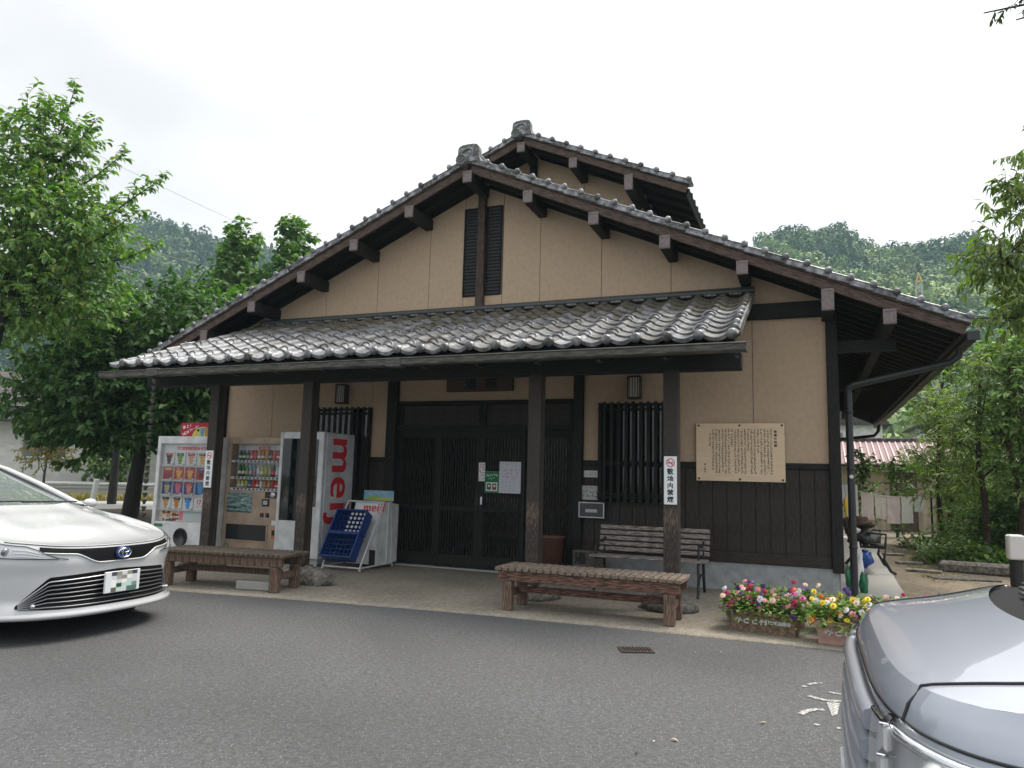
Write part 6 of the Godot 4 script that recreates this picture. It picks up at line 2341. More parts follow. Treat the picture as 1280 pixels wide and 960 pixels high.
	# headlamps
	for s in [-1.0, 1.0]:
		var u0: float = c.theta_u(0.47) * s
		var u1: float = 0.515 * s
		var hlo := func(u): return 0.600 + 0.035 * clampf((absf(u) - absf(u0)) / (absf(u1) - absf(u0)), 0, 1)
		var hhi := func(u):
			var a := clampf((absf(u) - absf(u0)) / (absf(u1) - absf(u0)), 0, 1)
			return lerpf(0.606, c.shoulder(c.plan(u, 0.0).x) - 0.024, smoothstep(0.0, 0.30, a)) - 0.03 * smoothstep(0.85, 1.0, a)
		st = S()
		skin_patch(st, c, u1 if s > 0 else u0, u0 if s > 0 else u1, hlo, hhi, 24, 6, 0.002)
		var hl := part("headlamp", st, M.lamp_inner, t)
		st = S()
		skin_patch(st, c, u1 if s > 0 else u0, u0 if s > 0 else u1, hlo, hhi, 24, 6, 0.016)
		part("lens", st, M.lens, hl)
		for k in 2:
			st = S()
			var pc := c.skin(lerpf(u0, u1, 0.42 + k * 0.28), 0.668, 0.004)
			lump(st, pc, Vector3(0.016, 0.030, 0.034), 0.0, 1, 14, 9)
			part("projector", st, M.car_black if k else M.slat_metal, hl)
		for k in 3:
			st = S()
			var bar2 := []
			for i in 9:
				var f2 := 0.14 + 0.20 * i / 8.0 + 0.02 * k
				var uu := lerpf(u0, u1, f2)
				bar2.append(c.skin(uu, lerpf(hlo.call(uu), hhi.call(uu), 0.25 + 0.22 * k), 0.009))
			tube(st, bar2, 0.004, 0.004, 5)
			part("light_bar", st, M.white_paint, hl)
		st = S()
		var drl := []
		for i in 15:
			var u := lerpf(u0, u1, 0.06 + 0.85 * i / 14.0)
			drl.append(c.skin(u, hlo.call(u) + 0.010, 0.017))
		for i in 15:
			var u := lerpf(u1, u0, i / 14.0)
			drl.append(c.skin(u, hhi.call(u), 0.014))
		tube(st, drl, 0.004, 0.004, 5)
		part("lamp_edge", st, M.trim_black, hl)
		st = S()
		var fg := c.skin(c.theta_u(0.66) * s, 0.275, 0.002)
		bbox(st, fg, Vector3(0.03, 0.028, 0.10), 0.008, Basis(Vector3.UP, s * 0.75))
		part("fog_lamp", st, M.reflector, t)
		# door mirror
		st = S()
		lump(st, Vector3(-1.66, 0.945, s * 0.97), Vector3(0.05, 0.045, 0.075), 0.1, 4, 14, 10)
		part("door_mirror", st, M.car_white, t)
	# number plate (its mosaic stays as the photograph has it)
	var im := Image.create(60, 36, false, Image.FORMAT_RGB8)
	im.fill(Color(0.85, 0.86, 0.87))
	var qq := [[0, 1, 3, 1, 0], [3, 2, 1, 4, 3], [4, 3, 4, 5, 3], [4, 6, 5, 5, 7], [8, 5, 3, 9, 9]]
	var pal := [Color(0.25, 0.27, 0.32), Color(0.55, 0.54, 0.50), Color(0.62, 0.62, 0.62), Color(0.80, 0.80, 0.82), Color(0.90, 0.90, 0.90), Color(0.74, 0.80, 0.78), Color(0.10, 0.30, 0.18), Color(0.42, 0.56, 0.52), Color(0.40, 0.38, 0.32), Color(0.30, 0.45, 0.42)]
	for r in 5:
		for k in 5:
			im.fill_rect(Rect2i(10 + k * 9, int(r * 7.2), 9, 8), pal[qq[r][k]])
	st = S()
	bbox(st, Vector3(0.003, 0.405, 0), Vector3(0.012, 0.165, 0.33), 0.004)
	var np := part("number_plate", st, M.white_paint, t)
	st = S()
	flat(st)
	quad(st, Vector3(0.011, 0.327, 0.160), Vector3(0.011, 0.327, -0.160), Vector3(0.011, 0.483, -0.160), Vector3(0.011, 0.483, 0.160))
	part("plate_print", st, print_mat("plate_print", im, 0.4), np)
	# cowl, wipers, cabin
	st = S()
	bbox(st, Vector3(-1.40, 0.94, 0), Vector3(0.16, 0.03, 1.30), 0.01)
	part("cowl", st, M.trim_black, t)
	st = S()
	tube(st, [Vector3(-1.36, 0.985, 0.62), Vector3(-1.38, 0.99, -0.05)], 0.010, 0.008, 6)
	tube(st, [Vector3(-1.36, 0.985, -0.05), Vector3(-1.38, 0.975, -0.60)], 0.010, 0.008, 6)
	part("wiper", st, M.trim_black, t)
	glass_house(t, {"cowl": [-1.50, 0.922, 0.735, 0.17], "head": [-2.52, 1.285, 0.56, 0.06], "tail": [-3.55, 1.29, 0.55, -0.03], "deck": [-4.30, 1.03, 0.66, -0.08], "sill": 0.93, "sw": 0.80}, M.car_white)
	st = S()
	box(st, Vector3(-4.55, 1.0, 0), Vector3(0.60, 0.05, 1.44))
	part("boot_lid", st, M.car_white, t)
	st = S()
	bbox(st, Vector3(-1.62, 1.00, 0.0), Vector3(0.03, 0.05, 0.20), 0.01)
	part("sensor_housing", st, M.trim_black, t)

func build_van():
	# faces away from the yard: turned half round so its nose points to -x
	var t := thing("silver_van", "silver grey van with large clear headlamps parked beside the flower planters", "car", Vector3(0.075, 0, -2.30), PI)
	var c := CarShape.new()
	c.W = 0.845
	c.L = 0.40
	c.n = 3.7
	c.rear = -4.7
	c.inset = [[0.16, 0.08], [0.24, 0.0], [0.45, 0.0], [0.62, 0.02], [0.75, 0.03], [0.84, 0.04], [0.875, 0.052], [0.90, 0.075], [0.96, 0.10], [1.1, 0.10]]
	c.top = [[0.0, 0.905], [0.1, 0.914], [0.25, 0.930], [0.5, 0.965], [0.9, 1.0], [2.0, 1.02], [4.7, 1.05]]
	c.wheels = [[-0.78, 0.31], [-3.55, 0.31]]
	car_body(c, t, M.car_silver, 0.16, 150)
	for w in c.wheels:
		for s in [-1.0, 1.0]:
			car_wheel(t, w[0], w[1], s * 0.82)
	# bonnet panel
	var st := S()
	var f := func(z: float, b: float, lift: float):
		var uu = c.theta_u(z) if absf(z) < 0.999 else 0.5 * signf(z)
		var e := c.skin(uu, c.shoulder(c.plan(uu, 0.0).x))
		var xe := -0.57 + 0.20 * (1 - z * z)
		var x := lerpf(e.x, xe, b)
		var rise = (1.0 - pow(absf(z), 4.0)) * 0.050 * pow(b, 0.65)
		return Vector3(x, lerpf(e.y, maxf(e.y, c.shoulder(x)), pow(b, 0.75)) + rise + lift, e.z)
	grid(st, 50, 24, func(a, b): return f.call(lerpf(1.0, -1.0, a), b, 0.0))
	part("bonnet", st, M.car_silver, t)
	for s in [-1.0, 1.0]:
		st = S()
		var gap := []
		for i in 17:
			gap.append(f.call(s * lerpf(0.735, 0.83, i / 16.0), i / 16.0, 0.002))
		var uu: float = c.theta_u(0.735) * s
		for i in 6:
			gap.push_front(c.skin(uu, lerpf(c.shoulder(c.plan(uu, 0).x), 0.845, (i + 1) / 6.0), 0.002))
		tube(st, gap, 0.003, 0.003, 6)
		part("shut_line", st, M.car_black, t)
	# lower edge of the bonnet
	st = S()
	var line := []
	for i in 61:
		line.append(c.skin(lerpf(-0.5, 0.5, i / 60.0), 0.845, 0.0005))
	tube(st, line, 0.0035, 0.0035, 6)
	part("shut_line", st, M.car_black, t)
	# grille with horizontal bars
	st = S()
	var gu := c.theta_u(0.52)
	skin_patch(st, c, gu, -gu, func(_u): return 0.58, func(_u): return 0.825, 30, 6, 0.003)
	part("grille", st, M.car_black, t)
	for k in 4:
		st = S()
		var bar := []
		for i in 31:
			bar.append(c.skin(lerpf(-gu, gu, i / 30.0), 0.61 + k * 0.062, 0.008))
		tube(st, bar, 0.026, 0.026, 8)
		part("grille_bar", st, M.car_silver, t)
	st = S()
	skin_patch(st, c, c.theta_u(0.7), -c.theta_u(0.7), func(_u): return 0.27, func(_u): return 0.42, 30, 4, 0.003)
	part("lower_intake", st, M.trim_black, t)
	# headlamps: outer lens over a bowl and a column of small cells
	for s in [-1.0, 1.0]:
		var u0: float = c.theta_u(0.56) * s
		var u1: float = 0.56 * s
		var lo := func(u): return lerpf(0.58, 0.70, clampf((absf(u) - absf(u0)) / (absf(u1) - absf(u0)), 0, 1))
		var hi := func(u): return lerpf(0.836, 0.826, clampf((absf(u) - absf(u0)) / (absf(u1) - absf(u0)), 0, 1)) + 0.03 * smoothstep(0.6, 1.0, absf(u) / absf(u1))
		var ua := u1 if s > 0 else u0
		var ub := u0 if s > 0 else u1
		st = S()
		skin_patch(st, c, ua, ub, lo, hi, 24, 8, 0.001)
		var hl := part("headlamp", st, M.lamp_inner, t)
		st = S()
		skin_patch(st, c, ua, ub, lo, hi, 24, 8, 0.020)
		part("lens", st, M.lens, hl)
		for k in 4:
			st = S()
			var pc := c.skin(lerpf(u0, u1, 0.13), 0.635 + k * 0.058, 0.008)
			bbox(st, pc, Vector3(0.014, 0.052, 0.075), 0.006, Basis(Vector3.UP, s * 0.30))
			part("cell", st, M.white_paint, hl)
			st = S()
			bbox(st, pc + Vector3(0.004, 0.029, 0), Vector3(0.018, 0.006, 0.08), 0.002, Basis(Vector3.UP, s * 0.30))
			part("cell_rim", st, M.chrome, hl)
		st = S()
		var bc := c.skin(lerpf(u0, u1, 0.40), 0.765, 0.004)
		lump(st, bc, Vector3(0.030, 0.055, 0.075), 0.0, 3, 22, 12)
		part("bowl", st, M.white_paint, hl)
		st = S()
		for k in 5:
			var pa := c.skin(lerpf(u0, u1, 0.68), 0.715 + k * 0.018, 0.010)
			var pb := c.skin(lerpf(u0, u1, 0.92), 0.728 + k * 0.018, 0.010)
			tube(st, [pa, pb], 0.004, 0.004, 5)
		part("turn_reflector", st, M.amber, hl)
		st = S()
		var edge := []
		for i in 9:
			edge.append(c.skin(u1, lerpf(hi.call(u1), lo.call(u1), i / 8.0), 0.012))
		tube(st, edge, 0.0045, 0.0045, 6)
		var strip := []
		for i in 21:
			var u := lerpf(u0, u1, i / 20.0)
			strip.append(c.skin(u, hi.call(u) - 0.010, 0.012))
		var ct := S()
		tube(ct, strip, 0.011, 0.011, 8)
		part("bright_strip", ct, M.chrome, hl)
		part("lamp_seal", st, M.car_black, hl)
		st = S()
		lump(st, Vector3(-0.95, 1.18, s * 0.98), Vector3(0.09, 0.12, 0.10), 0.08, 4, 14, 10)
		part("door_mirror", st, M.car_silver, t)
	# cowl with wipers
	st = S()
	grid(st, 30, 4, func(a, b):
		var z := lerpf(1.0, -1.0, a)
		var p: Vector3 = f.call(z * 0.93, 1.0, -0.012)
		return p + Vector3(-0.36 * b, 0.045 * b, 0.0))
	part("cowl", st, M.grille_black, t)
	for k in 9:                          # louvres moulded in the cowl
		st = S()
		var zz := -0.62 + k * 0.155
		var lp: Vector3 = f.call(zz, 1.0, 0.0)
		bbox(st, lp + Vector3(-0.13, 0.012, 0), Vector3(0.10, 0.008, 0.07), 0.003)
		part("cowl_louvre", st, M.trim_black, t)
	for q in [[0.55, -0.10], [-0.15, -0.68]]:
		st = S()
		tube(st, [Vector3(-0.60, 1.055, q[0]), Vector3(-0.56, 1.075, (q[0] + q[1]) / 2), Vector3(-0.62, 1.085, q[1])], 0.013, 0.009, 6)
		bbox(st, Vector3(-0.60, 1.045, q[0]), Vector3(0.08, 0.04, 0.06), 0.012)
		part("wiper", st, M.trim_black, t)
	glass_house(t, {"cowl": [-0.92, 1.075, 0.76, 0.20], "head": [-1.50, 1.72, 0.64, 0.08], "tail": [-4.35, 1.74, 0.64, -0.03], "deck": [-4.68, 1.06, 0.74, -0.03], "sill": 1.02, "sw": 0.78, "glass": M.glass_dark, "foot": Vector3(0.20, -0.045, 0)}, M.car_silver)
	st = S()
	bbox(st, Vector3(0.012, 0.47, 0), Vector3(0.012, 0.165, 0.33), 0.004)
	part("number_plate", st, M.white_paint, t)
# ---------------------------------------------------------------- trees
var leaves := {}

# crown: list of [centre, radii, twigs]; shoots: list of [from, to] long outer branches
func tree(called: String, label: String, base: Vector3, trunk: Array, r0: float, crown: Array, shoots: Array, leaf_key: String, leaf_tones: Array, bark: Material, sd: int, per_twig := 11, twig_len := 0.5, group := "", leaf_scale := 1.0, hang := 0.5):
	var q := RandomNumberGenerator.new()
	q.seed = sd
	var t := thing(called, label, "tree", base, 0.0, group)
	var st := S()
	var tp := []
	for p in trunk:
		tp.append(p - base)
	tube(st, tp, r0, r0 * 0.4, 10)
	part("trunk", st, bark, t)
	var wood := S()
	var twigs := S()
	var xf := []
	var cl := []
	var fork: Vector3 = tp[maxi(0, tp.size() - 2)]
	var top_p: Vector3 = tp[-1]
	var put := func(p: Vector3, dir: Vector3):
		var out := dir.normalized()
		var side := out.cross(Vector3.UP)
		if side.length() < 0.1:
			side = Vector3.RIGHT
		side = side.normalized()
		var sgn := 1.0 if q.randf() < 0.5 else -1.0
		var look := (out * 0.5 + side * sgn * q.randf_range(0.3, 1.0) + Vector3.DOWN * q.randf_range(0.0, hang) + Vector3(q.randfn(0, 0.25), q.randfn(0, 0.25), q.randfn(0, 0.25))).normalized()
		var b := frame_of(look) * Basis(Vector3.BACK, q.randf_range(-0.9, 0.9))
		var s := q.randf_range(0.7, 1.25) * leaf_scale
		xf.append(Transform3D(b.scaled_local(Vector3(s, s, s)), p))
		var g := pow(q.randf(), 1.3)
		var c: Color = leaf_tones[0].lerp(leaf_tones[1], g)  # leaf's own tone, drawn at random between the two species colours
		if leaf_tones.size() > 2 and q.randf() < 0.04:
			c = leaf_tones[2]
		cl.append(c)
	var twig := func(a: Vector3, b: Vector3, n: int, r: float):
		var mid := (a + b) / 2 + Vector3(q.randfn(0, 0.06), q.randfn(0.05, 0.05), q.randfn(0, 0.06)) * a.distance_to(b)
		tube(twigs, [a, mid, b], r, r * 0.4, 4, false)
		for k in n:
			var f := (k + q.randf()) / n
			f = 0.15 + 0.85 * f
			var p := a.lerp(mid, f * 2) if f < 0.5 else mid.lerp(b, f * 2 - 1)
			put.call(p, b - a)
		put.call(b, b - a)
	for cr in crown:
		var cc: Vector3 = cr[0] - base
		var rr: Vector3 = cr[1]
		tube(wood, [fork.lerp(top_p, q.randf()), (fork + cc) / 2 + Vector3(0, 0.15 * rr.y, 0), cc], r0 * 0.32, r0 * 0.12, 7, false)
		for k in 5:
			var d := Vector3(q.randfn(), q.randfn(), q.randfn()).normalized()
			tube(wood, [cc - Vector3(0, rr.y * 0.3, 0), cc + d * rr * 0.4, cc + d * rr * 0.8], r0 * 0.10, r0 * 0.04, 5, false)
		for k in cr[2]:
			var d := Vector3(q.randfn(), q.randfn(), q.randfn()).normalized()
			var rad := pow(q.randf(), 0.45)
			var p: Vector3 = cc + d * rr * rad
			var out := (d * rr).normalized() * 0.8 + Vector3(q.randfn(0, 0.45), q.randfn(0.1, 0.4), q.randfn(0, 0.45))
			twig.call(p - out.normalized() * twig_len * 0.5, p + out.normalized() * twig_len * q.randf_range(0.3, 0.8), per_twig, 0.006)
	for sh in shoots:
		var a: Vector3 = sh[0] - base
		var b: Vector3 = sh[1] - base
		var len_ := a.distance_to(b)
		var mid := (a + b) / 2 + Vector3(0, -len_ * 0.06, 0)
		tube(wood, [a, mid, b], 0.022, 0.005, 6, false)
		var n := int(len_ * sh[2])
		for k in n:
			var f := 0.12 + 0.88 * float(k) / n
			var p := a.lerp(mid, f * 2) if f < 0.5 else mid.lerp(b, f * 2 - 1)
			var d := (b - a).normalized() + Vector3(q.randfn(0, 0.5), q.randfn(0.15, 0.35), q.randfn(0, 0.5))
			twig.call(p, p + d.normalized() * twig_len * lerpf(0.9, 0.35, f), int(per_twig * 0.8), 0.004)
	part("limb", wood, bark, t)
	part("twig", twigs, bark, t)
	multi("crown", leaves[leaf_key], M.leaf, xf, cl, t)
	return t

func make_leaves():
	leaves.cherry = leaf_mesh(0.125, 0.060, 0.35, 0.14)
	leaves.long = leaf_mesh(0.15, 0.042, 0.55, 0.15)
	leaves.clump = leaf_mesh(0.24, 0.13, 0.3, 0.15)
	leaves.needle = leaf_mesh(0.16, 0.022, 0.2, 0.05)
	leaves.broad = leaf_mesh(0.11, 0.055, 0.3, 0.14)

func build_trees():
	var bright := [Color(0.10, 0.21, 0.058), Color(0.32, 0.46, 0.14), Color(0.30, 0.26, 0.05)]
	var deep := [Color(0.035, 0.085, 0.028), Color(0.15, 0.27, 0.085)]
	var V := func(x, y, z): return Vector3(x, y, z)
	# bright tree reaching in from beyond the left edge
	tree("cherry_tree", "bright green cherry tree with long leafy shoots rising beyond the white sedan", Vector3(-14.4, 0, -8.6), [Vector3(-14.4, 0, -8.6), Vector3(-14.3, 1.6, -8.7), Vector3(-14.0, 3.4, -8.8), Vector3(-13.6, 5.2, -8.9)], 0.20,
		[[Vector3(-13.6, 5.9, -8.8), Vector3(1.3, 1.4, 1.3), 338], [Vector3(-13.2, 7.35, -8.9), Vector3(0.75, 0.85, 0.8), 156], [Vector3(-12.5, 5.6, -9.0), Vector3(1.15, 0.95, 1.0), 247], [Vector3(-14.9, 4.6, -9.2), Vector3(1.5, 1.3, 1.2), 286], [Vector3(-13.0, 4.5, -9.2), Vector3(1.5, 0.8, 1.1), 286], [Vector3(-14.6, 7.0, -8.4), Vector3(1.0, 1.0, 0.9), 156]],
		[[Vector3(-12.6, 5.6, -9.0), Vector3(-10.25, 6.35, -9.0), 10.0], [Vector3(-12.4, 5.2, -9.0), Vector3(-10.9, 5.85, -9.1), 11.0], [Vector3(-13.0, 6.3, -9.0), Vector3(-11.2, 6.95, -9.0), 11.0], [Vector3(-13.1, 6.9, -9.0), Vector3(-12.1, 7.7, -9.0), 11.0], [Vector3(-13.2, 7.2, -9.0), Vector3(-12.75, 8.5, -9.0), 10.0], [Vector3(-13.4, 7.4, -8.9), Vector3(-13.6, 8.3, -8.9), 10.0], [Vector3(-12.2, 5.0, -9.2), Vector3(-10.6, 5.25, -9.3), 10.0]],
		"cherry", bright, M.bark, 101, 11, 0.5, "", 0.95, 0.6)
	# dense dark tree whose trunk stands in the stone-edged bed
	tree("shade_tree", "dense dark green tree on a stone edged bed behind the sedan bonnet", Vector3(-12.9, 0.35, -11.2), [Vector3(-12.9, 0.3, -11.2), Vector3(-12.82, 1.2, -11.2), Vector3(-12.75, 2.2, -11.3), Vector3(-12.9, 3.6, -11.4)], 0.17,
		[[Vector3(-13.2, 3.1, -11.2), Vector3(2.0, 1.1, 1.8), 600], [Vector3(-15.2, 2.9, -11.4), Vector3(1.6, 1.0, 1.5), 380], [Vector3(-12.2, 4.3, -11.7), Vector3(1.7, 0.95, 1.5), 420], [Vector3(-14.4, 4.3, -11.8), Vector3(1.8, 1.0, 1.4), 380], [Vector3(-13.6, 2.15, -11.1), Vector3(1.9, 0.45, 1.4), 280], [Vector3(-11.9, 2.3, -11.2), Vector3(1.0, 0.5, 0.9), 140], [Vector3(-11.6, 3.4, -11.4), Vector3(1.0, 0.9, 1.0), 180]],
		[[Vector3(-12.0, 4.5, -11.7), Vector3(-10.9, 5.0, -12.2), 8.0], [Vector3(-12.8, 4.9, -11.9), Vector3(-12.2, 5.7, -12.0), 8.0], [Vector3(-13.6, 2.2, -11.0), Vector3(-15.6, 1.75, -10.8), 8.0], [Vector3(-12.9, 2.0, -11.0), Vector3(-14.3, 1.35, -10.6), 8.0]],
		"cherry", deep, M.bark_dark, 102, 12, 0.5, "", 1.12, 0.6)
	# slender trees behind the roof's left slope
	for k in 2:
		var b := Vector3(-20.7, 0, -22.0) if k == 0 else Vector3(-18.2, 0, -22.2)
		tree("slender_tree", ["slender light green tree behind the roof, on the cherry tree's side of the pair", "slender light green tree rising right out of the roof's left slope"][k], b, [b, b + Vector3(0.1, 4, 0), b + Vector3(0, 8, 0), b + Vector3(0, 10.5, 0)], 0.16,
			[[b + Vector3(0, 10.1, 0), Vector3(0.65, 1.0, 0.6), 90], [b + Vector3(0.1, 8.9, 0), Vector3(1.1, 1.3, 1.0), 150], [b + Vector3(-0.3, 7.6, 0), Vector3(1.6, 1.3, 1.3), 170], [b + Vector3(0.6, 6.6, 0), Vector3(1.9, 1.3, 1.5), 170]], [],
			"clump", [Color(0.08, 0.16, 0.05), Color(0.26, 0.38, 0.13)], M.bark, 110 + k, 9, 0.5, "slender trees behind the roof")
	for k in 3:
		var b: Vector3 = [Vector3(-16.2, 0, -17.0), Vector3(-19.5, 0, -18.0), Vector3(-24, 0, -20)][k]
		tree("round_tree", ["rounded mid green tree touching the roof's left slope below the slender pair", "rounded mid green tree below the outer slender tree", "rounded mid green tree half hidden by the cherry tree's crown"][k], b, [b, b + Vector3(0, 2.5, 0), b + Vector3(0, 4.5, 0)], 0.16,
			[[b + Vector3(0, 5.6, 0), Vector3(1.5, 1.2, 1.4), 150], [b + Vector3(1.0, 4.6, 0.2), Vector3(1.4, 1.2, 1.3), 130], [b + Vector3(-1.2, 4.4, 0), Vector3(1.5, 1.3, 1.3), 130]], [],
			"clump", [Color(0.06, 0.13, 0.04), Color(0.20, 0.31, 0.10)], M.bark_dark, 120 + k, 9, 0.5, "rounded trees below the slender ones")
	# tree leaning in from the right edge
	tree("oak_tree", "yellow green tree with drooping leaves leaning over the roof's right eave", Vector3(4.3, 0, -12.2), [Vector3(4.3, 0, -12.2), Vector3(4.2, 1.8, -12.2), Vector3(3.9, 3.2, -12.1), Vector3(3.4, 4.2, -12.0)], 0.17,
		[[Vector3(2.55, 4.55, -11.9), Vector3(0.50, 0.42, 0.55), 60], [Vector3(3.0, 5.3, -12.0), Vector3(0.60, 0.60, 0.6), 80], [Vector3(2.75, 3.85, -12.0), Vector3(0.50, 0.45, 0.6), 60], [Vector3(3.6, 4.6, -12.0), Vector3(0.9, 1.2, 0.9), 110], [Vector3(3.4, 6.1, -12.0), Vector3(0.6, 0.6, 0.6), 50]],
		[[Vector3(3.6, 3.9, -12.0), Vector3(1.95, 3.72, -11.9), 6.0], [Vector3(3.2, 4.2, -12.0), Vector3(2.0, 4.5, -12.0), 8.0], [Vector3(3.1, 5.2, -12.0), Vector3(2.55, 5.75, -12.0), 8.0]],
		"long", [Color(0.08, 0.14, 0.03), Color(0.34, 0.42, 0.11), Color(0.42, 0.38, 0.11)], M.bark_red, 130, 10, 0.34, "", 0.85, 0.9)
	# branch tip hanging in over the van from a tree outside the frame
	tree("maple_tree", "tree outside the lot whose one dark twig hangs over the van", Vector3(4.6, 0, -6.4), [Vector3(4.6, 0, -6.4), Vector3(4.4, 2.6, -6.4), Vector3(3.6, 4.6, -6.3), Vector3(2.7, 5.2, -6.2)], 0.12,
		[[Vector3(3.2, 5.3, -6.2), Vector3(0.7, 0.5, 0.6), 40]], [[Vector3(2.6, 5.15, -6.2), Vector3(1.27, 4.83, -6.0), 11.0], [Vector3(2.4, 5.1, -6.2), Vector3(1.47, 4.73, -6.0), 13.0]],
		"long", [Color(0.03, 0.05, 0.02), Color(0.08, 0.11, 0.035)], M.bark_dark, 140, 13, 0.2, "", 0.36, 0.9)
	# garden trees on the right: bare reddish stems with loose feathery tops
	for k in 6:
		var d: Array = [[Vector3(2.95, 0, -16.0), 3.9, 0.07, "needle"], [Vector3(3.35, 0, -15.6), 4.2, 0.06, "broad"], [Vector3(2.6, 0, -18.3), 3.5, 0.06, "needle"], [Vector3(3.9, 0, -17.2), 4.4, 0.07, "broad"], [Vector3(3.0, 0, -20.5), 4.6, 0.08, "broad"], [Vector3(4.2, 0, -15.2), 3.6, 0.06, "needle"]][k]
		var b: Vector3 = d[0]
		var h: float = d[1]
		var lab: String = ["feathery garden conifer with twin reddish stems nearest the side path", "leafy garden tree with a crooked reddish stem among the conifers", "small feathery conifer browning at its foot beside the washing line", "broad leaved garden tree behind the twin stemmed conifer", "tall dark leaved garden tree by the corrugated shed", "feathery garden conifer behind the white topped bollard"][k]
		var cc := [Color(0.13, 0.20, 0.055), Color(0.42, 0.50, 0.16)] if d[3] == "needle" else [Color(0.09, 0.17, 0.055), Color(0.31, 0.43, 0.13)]
		var cr := []
		for j in 4:
			cr.append([b + Vector3(rng.randf_range(-0.35, 0.35), h * (0.40 + 0.17 * j), rng.randf_range(-0.3, 0.3)), Vector3(0.80 - 0.08 * j, 0.42, 0.75 - 0.08 * j), 62])
		tree("garden_tree", lab, b, [b, b + Vector3(0.10 * sin(k * 2.0), h * 0.25, 0), b + Vector3(-0.08, h * 0.5, 0.05), b + Vector3(0.02, h * 0.85, 0)], d[2], cr, [[b + Vector3(0, h * 0.5, 0), b + Vector3(-0.6, h * 0.62, 0.2), 6.0], [b + Vector3(0, h * 0.4, 0), b + Vector3(0.5, h * 0.55, 0.1), 6.0]],
			d[3], cc, M.bark_red, 150 + k, 12, 0.36, "garden trees beside the path")

# ---------------------------------------------------------------- hills
func forest_mesh(kind: int, sd: int) -> ArrayMesh:
	var q := RandomNumberGenerator.new()
	q.seed = sd
	var st := S()
	flat(st)
	var add := func(c: Vector3, out: Vector3, s: float):
		var f := frame_of((out + Vector3(q.randfn(0, 0.45), q.randfn(0.2, 0.4), q.randfn(0, 0.45))).normalized())
		var a0 := q.randf() * TAU
		var p := []
		for k in 3:
			var a := a0 + TAU * k / 3.0 + q.randf_range(-0.3, 0.3)
			p.append(c + (f.x * cos(a) + f.y * sin(a)) * s * q.randf_range(0.7, 1.2))
		st.set_color(Color(1, 1, 1))
		st.set_normal((out * 1.6 + f.z * 0.6).normalized())
		tri(st, p[0], p[1], p[2])
	if kind == 0:        # broadleaf: lobes
		for l in 7:
			var lc := Vector3(q.randfn(0, 0.26), 0.55 + q.randf_range(-0.2, 0.3), q.randfn(0, 0.26))
			for k in 60:
				var d := Vector3(q.randfn(), q.randfn(), q.randfn()).normalized()
				add.call(lc + d * 0.26, d, 0.075)
	else:                # conifer
		for k in 330:
			var h := pow(q.randf(), 0.8)
			var a := q.randf() * TAU
			var r := (1.0 - h) * 0.30 * (0.8 + 0.3 * sin(h * 30.0)) + 0.02
			var d := Vector3(cos(a), 0.25, sin(a))
			add.call(Vector3(cos(a) * r, 0.1 + h * 1.25, sin(a) * r), d, 0.075)
	return st.commit()

func hill(az0: float, az1: float, ridge: Array, r0: float, r1: float, called: String, count: int, cols: Array, conifer: float, sd: int, tree_h: float):
	# ridge: [azimuth, elevation tangent] (azimuth from -z towards +x); rises from r0 to the crest at r1
	var n := FastNoiseLite.new()
	n.seed = sd
	n.frequency = 0.012
	n.fractal_octaves = 3
	var el := func(az: float) -> float:
		if az <= ridge[0][0]:
			return ridge[0][1]
		for i in ridge.size() - 1:
			if az <= ridge[i + 1][0]:
				var t: float = (az - ridge[i][0]) / (ridge[i + 1][0] - ridge[i][0])
				return lerpf(ridge[i][1], ridge[i + 1][1], smoothstep(0, 1, t))
		return ridge[-1][1]
	var ground := func(az: float, f: float) -> Vector3:
		var r := lerpf(r0, r1 * 1.5, f)
		var k := clampf((r - r0) / (r1 - r0), 0, 1)
		var crest: float = el.call(az) * r1
		var p := Vector3(sin(az) * r, 0, -cos(az) * r)
		var y := crest * (0.35 * k + 0.65 * smoothstep(0, 1, k)) + n.get_noise_2d(p.x, p.z) * r1 * 0.03 * k
		if r > r1:
			y -= (r - r1) * 0.5
		p.y = y - tree_h * 0.85 * k - 0.5
		return p
	var st := S()
	grid(st, 60, 24, func(u, v): return ground.call(lerpf(az0, az1, u), v))
	struct(called, st, M.hill)
	var q := RandomNumberGenerator.new()
	q.seed = sd + 1
	for kind in 2:
		var xf := []
		var cl := []
		var m := int(count * (conifer if kind == 1 else 1.0 - conifer))
		for i in m:
			var az := lerpf(az0, az1, q.randf())
			var f := pow(q.randf(), 0.75) * 0.68
			if kind == 1 and f > 0.50 and q.randf() < 0.75:
				continue
			var p: Vector3 = ground.call(az, f)
			var patch := n.get_noise_2d(p.x * 1.7 + 500, p.z * 1.7)
			var s := tree_h * q.randf_range(0.7, 1.3) * (0.85 if kind == 1 else 1.0)
			var b := Basis(Vector3.UP, q.randf() * TAU).scaled_local(Vector3(s, s * q.randf_range(0.85, 1.2), s))
			xf.append(Transform3D(b, p))
			var c: Color = cols[kind * 2].lerp(cols[kind * 2 + 1], clampf(0.42 + patch * 1.8 + q.randfn(0, 0.24), 0, 1))
			cl.append(c)
		if m > 0:
			var o := multi(numbered("hill_wood" if kind == 0 else "hill_conifers"), forest_mesh(kind, sd + 7 + kind), M.forest, xf, cl, self)
			tag(o, ("mixed green broadleaved wood covering the " if kind == 0 else "dark pointed conifers growing on the ") + ("hill behind the left trees" if az0 < -0.5 else "hill behind the right eave"), "wood")

